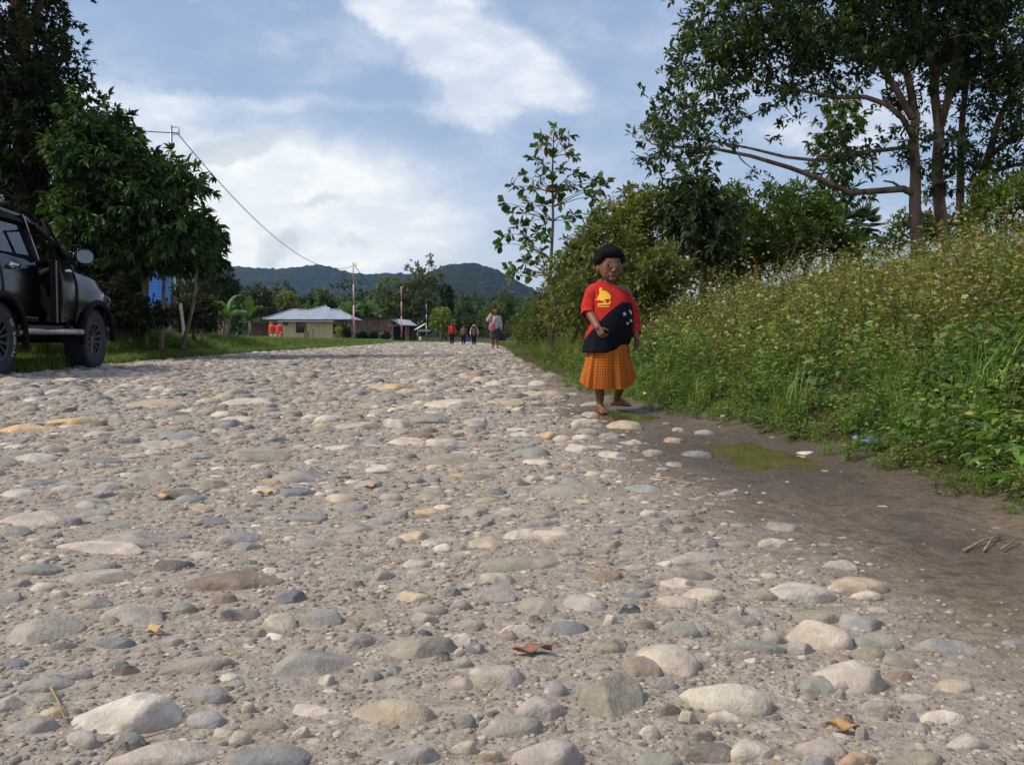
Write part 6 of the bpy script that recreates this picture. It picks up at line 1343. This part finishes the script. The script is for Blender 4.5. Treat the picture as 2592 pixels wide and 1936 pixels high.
b = MB(); b.prism([(-.12, 0, -.3), (.16, 0, -.3), (.11, 0, 0), (-.06, 0, 0)], (0, .1, 0)); b.tube([(-.05, .05, -.02), (0, .05, .14), (.08, .05, -.02)], .01, 5); o = b.build('carry_bag', M['bag_black']); o.location = (wx+.27, 37.9, wz+.62); tag(o, 'black carrier bag in the lowered hand of the loaded walker', 'bag')
walker(1100+490/11.06, 66., 1.44, 'walker in red T shirt, red cap and black trousers, farthest left on the road', fabric('red shirt', lin((200, 40, 40))), fabric('black trousers', lin((30, 30, 36))), hat='cap', step=.02)
kx = walker(1100+810/11.06, 62., 1.24, 'young walker in a brown shirt and black trousers, middle of the three', fabric('brown shirt', lin((112, 92, 84))), fabric('dark trousers', lin((30, 24, 26))), step=-.05)
b = MB(); b.prism([(-.14, 0, -.2), (.14, 0, -.2), (.1, 0, .05), (-.1, 0, .05)], (0, .12, 0)); b.tube([(-.08, .06, .04), (0, .06, .16), (.08, .06, .04)], .012, 5); o = b.build('blue_bag', simple('blue plastic', lin((32, 62, 140)), .4)); o.location = (kx[1]+.28, 61.9, kx[2]+.42); tag(o, 'small blue bag carried by the walker in brown', 'bag')
walker(1100+1105/11.06, 57., 1.2, 'young walker with a cream cloth draped over head and shoulders', fabric('dull shirt', lin((112, 90, 82))), fabric('dark trousers', lin((34, 26, 28))), shawl=fabric('cream cloth', lin((206, 190, 172))), step=.02)
p = Z3(500, 800, 101.); walker(0, 101., .98, 'small child in a pale orange red shirt below the water tanks, seen from behind', fabric('orange pink shirt', lin((230, 112, 92)), .2), fabric('pale shorts', lin((214, 120, 84))), base=(p.x, .22), turn=PI, step=.0, vox=.014)
# ---------------------------------------------------------------- black off-road car, driver's door ajar
YAW = math.atan2(.1, 2.75)
car = empty('parked_car', (-6.84, 10.95, 0), YAW, label='black off road car with silver side step, its front door ajar, at the left edge', cat='car')
M['paint'] = simple('black car paint', lin((11, 11, 13)), .16, spec=.35, var=.2, vs=3, coat=.05); M['plastic'] = simple('black plastic', lin((18, 18, 20)), .75, spec=.2, var=.15, vs=20); M['chrome'] = simple('chrome', lin((214, 214, 216)), .12, 1.)
M['rubber'] = simple('tyre rubber', lin((44, 46, 54)), .8, var=.15, vs=12, bump=.4, bs=120); M['alu'] = simple('dark alloy', lin((84, 84, 90)), .3, .8); M['steel'] = simple('brushed steel', lin((176, 172, 164)), .32, .8, var=.15); M['seat'] = simple('dark seat cloth', lin((40, 38, 38)), .9)
t = NT('tinted glass'); fr = t.n('ShaderNodeFresnel', {'IOR': 1.5}).outputs[0]
M['tint'] = t.out(t.n('ShaderNodeMixShader', {0: t.math('ADD', t.math('MULTIPLY', fr, .9), .06), 1: t.n('ShaderNodeBsdfTransparent', {'Color': (.22, .24, .26, 1)}), 2: t.n('ShaderNodeBsdfGlossy', {'Color': (1, 1, 1, 1), 'Roughness': .03})}))
RW, WB, ZA_ = .42, 2.75, .42; RA = .545
def ztop(y): return float(np.interp(y, [-1.0, -.6, 0, 1., 2.05, 2.3, 3.0, 3.4, 3.62], [1.40, 1.45, 1.45, 1.44, 1.42, 1.36, 1.27, 1.2, 1.08]))
def zbot(y):
    z = .60 if -.6 < y < 3.2 else .66
    for ya in (0, WB):
        if abs(y-ya) < RA: z = max(z, ZA_+.02 + math.sqrt(RA*RA-(y-ya)**2)*.93)
    return z
def xs_(y, z):
    zt = ztop(y); f = (z-.6)/(zt-.6+1e-6); x = .9 + .035*math.sin(PI*min(1, max(0, f)*.95)) - .045*max(0, f-.75)/.25
    for ya in (0, WB): x += .03*math.exp(-((y-ya)/.42)**2)*math.exp(-((f-.45)/.4)**2)
    if y > 2.7: x *= 1 - .30*((y-2.7)/.92)**2.4
    if y < -.5: x *= 1 - .12*((-.5-y)/.5)**2
    return x
def panel(b, side, y0, y1, n=24, m=12, off=0., z0=None, z1=None):
    def fn(u, v):
        y = y0+(y1-y0)*u; zb = max(zbot(y), z0 or 0); zt = min(ztop(y), z1 or 9); z = zb+(zt-zb)*v; return (side*(xs_(y, z)+off), y, z)
    b.grid(fn, np.linspace(0, 1, n), np.linspace(0, 1, m))
HY = 2.08; BY = 1.02         # hinge and B pillar of the front doors
b = MB()
panel(b, 1, -1., -.02, 30); panel(b, -1, -1., BY, 40); panel(b, 1, HY+.012, 3.62, 40); panel(b, -1, BY, 3.62, 60)
# bonnet, nose, tail, floor, bulkhead
b.grid(lambda u, v: ((2*v-1)*xs_(2.05+1.57*u, 9 if False else ztop(2.05+1.57*u)), 2.05+1.57*u, ztop(2.05+1.57*u) + .07*(1-(2*v-1)**2)*(1-u*.6)), np.linspace(0, 1, 18), np.linspace(0, 1, 13))
b.grid(lambda u, v: ((2*v-1)*xs_(3.62, zbot(3.62)+(ztop(3.62)-zbot(3.62))*u), 3.62+.1*(1-(2*v-1)**2), .55+(ztop(3.62)-.55)*u), np.linspace(0, 1, 8), np.linspace(0, 1, 11))
b.grid(lambda u, v: ((2*v-1)*xs_(-1., .6+.8*u), -1.-.1*(1-(2*v-1)**2), .55+(ztop(-1.)-.55)*u), np.linspace(0, 1, 8), np.linspace(0, 1, 11))
b.box((0, 1.3, .57), (1.7, 4.4, .06)); b.box((0, 2.06, .98), (1.66, .05, .78))
# roof and pillars
def roofz(y): return float(np.interp(y, [-.85, -.5, .4, 1.1, 1.4], [1.94, 2.0, 2.03, 2.0, 1.95]))
b.grid(lambda u, v: ((2*v-1)*.68, -.85+2.25*u, roofz(-.85+2.25*u)-.045*(2*v-1)**4), np.linspace(0, 1, 16), np.linspace(0, 1, 11))
b.grid(lambda u, v: ((2*v-1)*.67, -.85+2.25*u, roofz(-.85+2.25*u)-.075), np.linspace(0, 1, 6), np.linspace(0, 1, 5))
for s_ in (-1, 1):
    for p in range(9): pass
    rl_ = [(s_*.69, y, roofz(y)-.05) for y in np.linspace(-.85, 1.4, 10)]; b.tube(rl_, .04, 8)
    b.tube([(s_*.69, 1.4, roofz(1.4)-.05), (s_*.76, 1.78, 1.72), (s_*.845, 2.14, ztop(2.1)+.0)], [.04, .036, .05], 8)
    b.bar((s_*.875, BY-.02, 1.40), (s_*.70, BY-.04, 1.965), .05, .12); b.bar((s_*.875, -.1, 1.40), (s_*.70, -.12, 1.97), .05, .09)
    b.bar((s_*.84, -.95, 1.37), (s_*.68, -.82, 1.93), .07, .12)
body = b.build('body', M['paint'], car, solid=.012)
def quad_glass(pts, name='window', par=car):
    b = MB(); b.poly(pts); return b.build(name, M['tint'], par)
for s_ in (-1, 1):
    quad_glass([(s_*.872, -.06, 1.46), (s_*.872, BY-.1, 1.46), (s_*.712, BY-.1, 1.93), (s_*.712, -.08, 1.95)])
    quad_glass([(s_*.86, -.86, 1.46), (s_*.872, -.15, 1.46), (s_*.712, -.17, 1.94), (s_*.70, -.78, 1.9)])
quad_glass([(-.872, BY+.06, 1.46), (-.85, 2.08, 1.45), (-.70, 1.42, 1.91), (-.712, BY+.04, 1.93)])
quad_glass([(-.82, 2.12, 1.44), (.82, 2.12, 1.44), (.66, 1.42, 1.91), (-.66, 1.42, 1.91)], 'windscreen'); quad_glass([(-.78, -1.0, 1.42), (.78, -1.0, 1.42), (.62, -.86, 1.9), (-.62, -.86, 1.9)], 'rear_window')
# rear door
b = MB(); panel(b, 1, -.01, BY-.012, 24, 12, .008, .64); rd = b.build('door', M['paint'], car, solid=-.03)
b = MB(); b.tube([(.945, .18, 1.29), (.985, .22, 1.3), (.985, .38, 1.3), (.945, .42, 1.29)], [.016, .02, .02, .016], 8); b.ball((.94, .3, 1.3), (.012, .08, .04), 2); b.build('handle', M['chrome'], rd)
b = MB(); b.grid(lambda u, v: (.728-.02*v+.05*(1-v), -.2+1.2*u, 1.90+.05*v-.03*(1-v)), np.linspace(0, 1, 8), np.linspace(0, 1, 3)); b.build('rain_visor', M['plastic'], rd, solid=.006)
# front door, swung about its hinge
dr = empty('door', (.9, HY, 0), R(-17)); dr.parent = car; dr.rotation_euler = (0, 0, R(14.))
def DL(x, y, z): return (x-.9, y-HY, z)
b = MB(); b.grid(lambda u, v: DL(xs_(BY+(HY-BY)*u, .64+(ztop(BY+(HY-BY)*u)-.64)*v), BY+(HY-BY)*u, .64+(ztop(BY+(HY-BY)*u)-.64)*v), np.linspace(0, 1, 20), np.linspace(0, 1, 12)); b.build('door_skin', M['paint'], dr, solid=-.02)
b = MB(); b.grid(lambda u, v: DL(.80-.03*v, BY+.03+(HY-BY-.06)*u, .66+.78*v), np.linspace(0, 1, 6), np.linspace(0, 1, 6)); b.box(DL(.85, BY+.012, 1.03), (.12, .024, .76)); b.box(DL(.85, (BY+HY)/2, .655), (.10, HY-BY-.06, .02)); b.box(DL(.77, 1.6, 1.12), (.07, .5, .06)); b.build('door_lining', M['plastic'], dr)
b = MB(); b.box(DL(.87, BY-.006, 1.02), (.018, .012, .78)); b.build('door_seal', simple('dusty rubber seal', lin((128, 118, 108)), .8), dr)
b = MB(); b.tube([DL(.875, BY+.03, 1.42), DL(.715, BY+.02, 1.93), DL(.705, 1.36, 1.925), DL(.76, 1.76, 1.7), DL(.86, 2.06, 1.44)], .018, 6); b.build('window_frame', M['plastic'], dr)
b = MB(); b.tube([DL(.94, 1.18, 1.29), DL(.985, 1.22, 1.3), DL(.985, 1.38, 1.3), DL(.94, 1.42, 1.29)], [.016, .02, .02, .016], 8); b.build('handle', M['chrome'], dr)
b = MB(); bmq = bmesh.new(); bmesh.ops.create_cube(bmq, size=1); bmesh.ops.scale(bmq, vec=(.26, .15, .22), verts=bmq.verts); bmesh.ops.bevel(bmq, geom=bmq.edges[:], offset=.055, segments=4, affect='EDGES'); me_ = bpy.data.meshes.new('mirror'); bmq.to_mesh(me_); bmq.free()
for p in me_.polygons: p.use_smooth = True
mo = link('mirror', me_, M['paint'], dr, DL(1.05, 1.98, 1.54), (0, 0, R(24)))
b = MB(); b.grid(lambda u, v: ((u-.5)*.21*(1-.25*abs(2*v-1)**4), -.0765-.002*math.cos((u-.5)*3), (v-.5)*.175*(1-.2*abs(2*u-1)**4)), np.linspace(0, 1, 5), np.linspace(0, 1, 5)); b.build('mirror_glass', simple('mirror silver', (.14, .15, .17), .06, 1.), mo)
b = MB(); b.bar((-.12, .02, -.06), (-.28, .04, -.12), .06, .08); b.build('mirror_arm', M['plastic'], mo)
# wheels
def wheel(y, side, txt):
    w = empty('wheel', (side*.775, y, RW)); w.parent = car; w.rotation_euler = (0, 0, 0 if side > 0 else PI)
    Mx = Matrix.Rotation(PI/2, 4, 'Y')
    b = MB(); pr = [(.24, -.135), (.30, -.15), (.375, -.148), (.405, -.13), (.418, -.09), (.42, 0), (.418, .09), (.405, .13), (.375, .148), (.30, .15), (.24, .135)]; b.lathe(pr, 64, Mx)
    for k in range(44):
        a = 2*PI*k/44; 
        for q, o_ in ((-.1, 0), (.1, PI/44), (0, PI/88)):
            T = Mx @ Matrix.Rotation(a+o_, 4, 'Z'); c = T @ Vector((.421, 0, q)); b.box(c, (.07 if q else .05, .034, .02), M=(T.to_3x3() @ Matrix.Rotation(PI/2, 3, 'Y')) if False else T.to_3x3() @ Matrix(((0, 0, 1), (0, 1, 0), (1, 0, 0))))
        T = Mx @ Matrix.Rotation(a, 4, 'Z')
        for q in (-1, 1): b.box(T @ Vector((.398, 0, q*.139)), (.03, .03, .022), M=T.to_3x3())
    b.build('tyre', M['rubber'], w)
    b = MB(); b.lathe([(.245, -.1), (.245, .128), (.232, .14), (.225, .12), (.22, -.1)], 40, Mx)
    for k in range(6):
        a = 2*PI*k/6
        for da in (-.17, .17):
            T = Mx @ Matrix.Rotation(a+da, 4, 'Z'); b.bar(T @ Vector((.05, 0, .085)), Mx @ Matrix.Rotation(a+da*1.5, 4, 'Z') @ Vector((.226, 0, .118)), .026, .03)
    b.lathe([(0.001, .10), (.05, .098), (.062, .085), (.062, .04)], 20, Mx); b.build('rim', M['alu'], w)
    b = MB(); b.lathe([(.0, .0), (.215, .0)], 30, Mx @ Matrix.Translation((0, 0, -.02))); b.lathe([(.0, .01), (.16, .01), (.165, .03), (.15, .045), (.0, .045)], 30, Mx); b.build('brake_disc', M['plastic'], w)
    if txt:
        # raised white letters round the outer sidewall
        cols_ = []; b = MB()
        for i, ch in enumerate(txt):
            if ch == ' ': continue
            cu = bpy.data.curves.new('t', 'FONT'); cu.body = ch; cu.size = .078; cu.align_x = 'CENTER'; cu.align_y = 'CENTER'; cu.extrude = .002; cu.resolution_u = 3
            o = bpy.data.objects.new('t', cu); COL.objects.link(o); dg = bpy.context.evaluated_depsgraph_get(); m_ = bpy.data.meshes.new_from_object(o.evaluated_get(dg), depsgraph=dg)
            a = R(40) - i*R(9.4)         # angle from the forward axis, reading clockwise
            c = Vector((0, math.cos(a)*.335, math.sin(a)*.335)); upv = Vector((0, math.cos(a), math.sin(a))); rt = Vector((0, math.sin(a), -math.cos(a)))
            for v in m_.vertices: pass
            b.add([c + rt*v.co.x + upv*v.co.y + Vector((.1505+v.co.z, 0, 0)) for v in m_.vertices], [list(p.vertices) for p in m_.polygons], False); bpy.data.objects.remove(o)
        b.build('lettering', simple('white letters', lin((200, 198, 194)), .7), w)
for y in (0, WB):
    wheel(y, 1, 'GT RADIAL' if y == 0 else None); wheel(y, -1, None)
    for s_ in (-1, 1):
        b = MB(); b.tube([(s_*(xs_(y, .8)+.01), y+math.cos(a)*(RA+.005), ZA_+.02+math.sin(a)*(RA+.005)*.93) for a in np.linspace(-.1 if y else -.2, PI+.15, 26)], .042, 8, True, 1.1); b.build('wheel_arch', M['plastic'], car)
        b = MB(); b.grid(lambda u, v: (s_*(.52+.36*v), y+math.cos(PI*u)*RA*.99, ZA_+.02+math.sin(PI*u)*RA*.93*.99), np.linspace(0, 1, 16), np.linspace(0, 1, 3)); b.build('wheel_well', M['plastic'], car)
for s_ in (-1, 1):
    b = MB(); b.tube([(s_*.88, .5, .5), (s_*.98, .6, .52), (s_*1., 1.4, .52), (s_*.98, 2.12, .52), (s_*.9, 2.2, .5)], .042, 12); b.build('side_step', M['steel'], car)
b = MB(); b.box((0, 1.3, .5), (1.1, 4.3, .14)); b.tube([(-.75, 0, .42), (.75, 0, .42)], .06, 8); b.tube([(-.75, WB, .42), (.75, WB, .42)], .05, 8); b.build('chassis', M['plastic'], car)
# roof rack
b = MB()
for s_ in (-1, 1):
    b.tube([(s_*.6, -.8, 2.12), (s_*.6, .75, 2.12), (s_*.58, .85, 2.1)], .016, 6); b.tube([(s_*.6, -.8, 2.2), (s_*.6, .7, 2.2), (s_*.6, .85, 2.1)], .012, 6)
    for y in (-.7, 0, .7): b.tube([(s_*.6, y, 1.98), (s_*.6, y, 2.2)], .014, 6)
for y in np.linspace(-.75, .78, 7): b.tube([(-.6, y, 2.12), (.6, y, 2.12)], .012, 6)
b.tube([(-.6, .7, 2.2), (.6, .7, 2.2)], .012, 6); b.build('roof_rack', M['steel'], car)
# inside
for sx in (.4, -.4):
    b = MB(); b.box((sx, 1.25, .86), (.5, .5, .2)); b.box((sx, .98, 1.2), (.48, .16, .62)); b.box((sx, .96, 1.6), (.26, .1, .18)); b.build('seat', M['seat'], car, bevel=.04)
b = MB(); b.box((0, .05, 1.1), (1.4, .3, .7)); b.box((0, .3, .84), (1.4, .5, .2)); b.build('seat', M['seat'], car, bevel=.04)
b = MB(); b.box((0, 1.92, 1.2), (1.5, .3, .36)); b.build('dashboard', M['plastic'], car, bevel=.05)
b = MB(); T = Matrix.Translation((.4, 1.68, 1.3)) @ Matrix.Rotation(R(65), 4, 'X'); b.tube([T @ Vector((.18*math.cos(a), .18*math.sin(a), 0)) for a in np.linspace(0, 2*PI, 25)], .014, 6, False); b.bar(T @ Vector((-.18, 0, 0)), T @ Vector((.18, 0, 0)), .04, .02); b.tube([T @ Vector((0, 0, 0)), (.4, 1.9, 1.15)], .03, 6); b.build('steering_wheel', M['plastic'], car)
for s_ in (-1, 1):
    b = MB(); b.ball((s_*.66, 3.58, 1.0), (.17, .12, .11), 3); b.build('headlight', M['glass_dark'], car); b = MB(); b.box((s_*.8, -1.02, 1.1), (.16, .1, .34)); b.build('tail_light', simple('red lens', lin((150, 20, 24)), .2), car, bevel=.02)
b = MB(); b.box((0, 3.74, .66), (1.5, .14, .3)); b.build('bumper', M['plastic'], car, bevel=.04); b = MB(); b.box((0, -1.12, .66), (1.6, .14, .26)); b.build('bumper', M['plastic'], car, bevel=.04); b = MB(); b.box((0, 3.72, .95), (.8, .04, .2)); b.build('grille', M['plastic'], car)
# yellow and red sticker seen on the rear side glass
b = MB(); b.poly([(.868, -.10, 1.5), (.866, .02, 1.5), (.80, -.02, 1.70), (.80, -.10, 1.70)]); b.build('sticker', simple('yellow sticker', lin((222, 170, 40)), .5), car)
# driver
e = empty('person', tuple(Matrix.Translation(car.location) @ Matrix.Rotation(YAW, 4, 'Z') @ Vector((.4, 1.2, .62))), YAW, label='driver seated in the dark car, arm stretched towards the half open door', cat='person')
V_ = lambda x, y, z: Vector((x, y, z))
bm = bmesh.new(); capsule(bm, V_(0, -.02, .42), .13, V_(0, -.1, .78), .14); capsule(bm, V_(-.16, -.08, .86), .06, V_(.16, -.08, .86), .06); capsule(bm, V_(0, -.08, .88), .055, V_(0, -.06, 1.0), .05)
capsule(bm, V_(.17, -.08, .85), .055, V_(.3, .18, .62), .042); capsule(bm, V_(.3, .18, .62), .04, V_(.42, .42, .74), .03); hand(bm, V_(.42, .42, .74), (.35, .9, .25), (.6, -.4, 0), .18, .6, 1)
capsule(bm, V_(-.17, -.08, .85), .055, V_(-.2, .2, .62), .042); capsule(bm, V_(-.2, .2, .62), .04, V_(-.1, .42, .7), .03); hand(bm, V_(-.1, .42, .7), (.2, .9, .1), (0, -.2, -1), .18, .8, -1)
for q, kx_, fx in ((1, .3, .36), (-1, -.14, -.1)):
    capsule(bm, V_(q*.09, 0, .36), .085, V_(kx_*.8, .42, .44), .065); capsule(bm, V_(kx_*.8, .42, .44), .062, V_(fx, .5, .12), .042); foot(bm, V_(fx, .5, .09), PI+(-.35 if q > 0 else 0), .25)
Rd = Matrix.Rotation(PI, 3, 'Z'); hc = V_(0, -.02, 1.1); head(bm, hc, .215, Rd)
me = remesh(bm, 'body', .009, 2); setcol(me, lambda v: np.ones_like(v)); link('body', me, M['skin'], e); afro(e, hc, .215, Rd, .07, 600, hl=.25)
blob_cloth('shirt', [(V_(0, -.02, .4), .15, V_(0, -.1, .78), .16), (V_(-.16, -.08, .85), .075, V_(.16, -.08, .85), .075), (V_(.17, -.08, .85), .07, V_(.26, .1, .69), .06), (V_(-.17, -.08, .85), .07, V_(-.19, .1, .7), .06)], .012, fabric('dark shirt', lin((54, 52, 58))), e)
blob_cloth('trousers', [c for q, kx_, fx in ((1, .3, .36), (-1, -.14, -.1)) for c in ((V_(q*.09, -.02, .36), .11, V_(kx_*.8, .42, .44), .082), (V_(kx_*.8, .42, .44), .08, V_(fx, .5, .17), .062))], .012, fabric('khaki trousers', lin((128, 116, 98))), e)
# ---------------------------------------------------------------- litter, sticks, leaves
def flat_leaf(px, py, L, w, col, lab, rot=0., name='dry_leaf', curl=.1, cat='leaf'):
    g = hit(px, py); z = g.z; n = 8; b = MB()
    def fn(u, v):
        ww = .75*w*math.sin(PI*min(.97, .06+u*.92))**.7*(1+.12*math.sin(u*17+v*3)); return ((u-.5)*L*.75, (v-.5)*ww, .012 + curl*L*((v-.5)**2*1.2 + .35*(u-.5)**2) + .004*math.sin(u*9+v*4))
    b.grid(fn, np.linspace(0, 1, 9), np.linspace(0, 1, 5)); o = b.build(name, simple(name, lin(col), .8, var=.2, vs=60), solid=.0015); o.location = (g.x, g.y, z-.003); o.rotation_euler = (random.gauss(0, .1), random.gauss(0, .1), rot); tag(o, lab, cat); return o
flat_leaf(1350, 1660, .075, .032, (140, 98, 74), 'curled brown dead leaf on the gravel beside the olive slab', -.25)
flat_leaf(2128, 1853, .05, .018, (176, 138, 88), 'yellow ochre scrap of dry leaf in the bottom right foreground', -.15)
flat_leaf(395, 1605, .035, .028, (190, 164, 116), 'pale yellow leaf scrap beside the slate blue pebble', .6)
flat_leaf(410, 1264, .07, .03, (196, 160, 110), 'tan dry leaf in front of the dark lumpy stone', .1)
flat_leaf(670, 1255, .06, .02, (200, 168, 110), 'thin straw coloured leaf on the sandy patch, left of mid road', .5)
flat_leaf(940, 1238, .05, .03, (196, 150, 96), 'small curled orange brown leaf near mid road', .4)
flat_leaf(1042, 1198, .045, .025, (200, 158, 110), 'tiny rust leaf by the cream cobbles at mid road', .9)
M['stick'] = simple('dry stick', lin((158, 132, 100)), .85, var=.25, vs=40); M['twig'] = simple('brown twig', lin((92, 74, 58)), .9, var=.3, vs=30)
def stick(pts, r, lab, name='stick', mat='stick', cat='stick'):
    P_ = [hit(x, y) for x, y in pts]; P_ = [Vector((p.x, p.y, float(zroad(p.x, p.y))+r+dz)) for p, dz in zip(P_, [.004+.004*(i % 2) for i in range(len(P_))])]
    c = P_[0].copy(); b = MB(); b.tube([p-c for p in P_], list(np.linspace(r*1.2, r*.6, len(P_))), 7); o = b.build(name, M[mat]); o.location = c; return tag(o, lab, cat)
stick([(1648, 1212), (1690, 1218), (1730, 1226), (1768, 1234)], .0024, 'pale dry stick lying on the mud below the big puddle')
stick([(270, 1934), (310, 1900), (370, 1876), (435, 1868)], .0011, 'thin dry stem bent over the wide bottom left boulder')
stick([(128, 1750), (146, 1790), (166, 1836)], .0015, 'short broken straw between stones at the far left')
stick([(2440, 1400), (2490, 1378), (2540, 1362)], .0026, 'dry forked stalk in the dark wet mud at right'); stick([(2490, 1400), (2510, 1374), (2530, 1358)], .002, 'second dry stalk crossing the forked one in the mud'); stick([(2535, 1395), (2575, 1375)], .0022, 'short dry stalk at the right frame edge in the mud')
# scraps on the mud
def scrap(px, py, s_, col, lab, cat='litter', name='litter', rough=.4):
    g = hit(px, py); x = g.x; z = g.z; b = MB(); ph = random.random()*6
    b.grid(lambda u, v: ((u-.5)*s_, (v-.5)*s_*.7, .012+.18*s_*math.sin(u*5+ph)*math.cos(v*4+ph)+.25*s_*abs(u-.5)), np.linspace(0, 1, 8), np.linspace(0, 1, 6)); o = b.build(name, simple(name, lin(col), rough, var=.2, vs=30), solid=.001); o.location = (x, g.y, z+.006); o.rotation_euler[2] = random.random()*6; return tag(o, lab, cat)
scrap(1634, 1003, .06, (238, 214, 60), 'bright yellow scrap on the mud beside the child', 'litter', 'yellow_scrap')
scrap(2185, 1126, .075, (96, 150, 206), 'crumpled blue and white wrapper at the foot of the weeds', 'wrapper', 'wrapper'); scrap(2205, 1134, .05, (150, 120, 196), 'purple end of foil lying against the blue wrapper', 'wrapper', 'foil_scrap')
scrap(2494, 1192, .06, (226, 222, 216), 'white crumpled scrap low in the pale weeds at right', 'litter', 'paper_scrap'); scrap(1832, 1063, .05, (206, 200, 192), 'small white scrap at the bank foot beyond the puddle', 'litter', 'paper_scrap')
for i, (px, py) in enumerate(((1740, 1035), (1980, 1080), (2010, 1110), (2080, 1100))): flat_leaf(px, py, .1, .05, (120, 74, 56) if i % 2 else (98, 72, 56), ('reddish dead leaf at the bank foot just beyond the child', 'dark dead leaf among weeds behind the puddle', 'rust dead leaf beside the puddle rim', 'brown dead leaf near the blue wrapper')[i], random.random()*3)
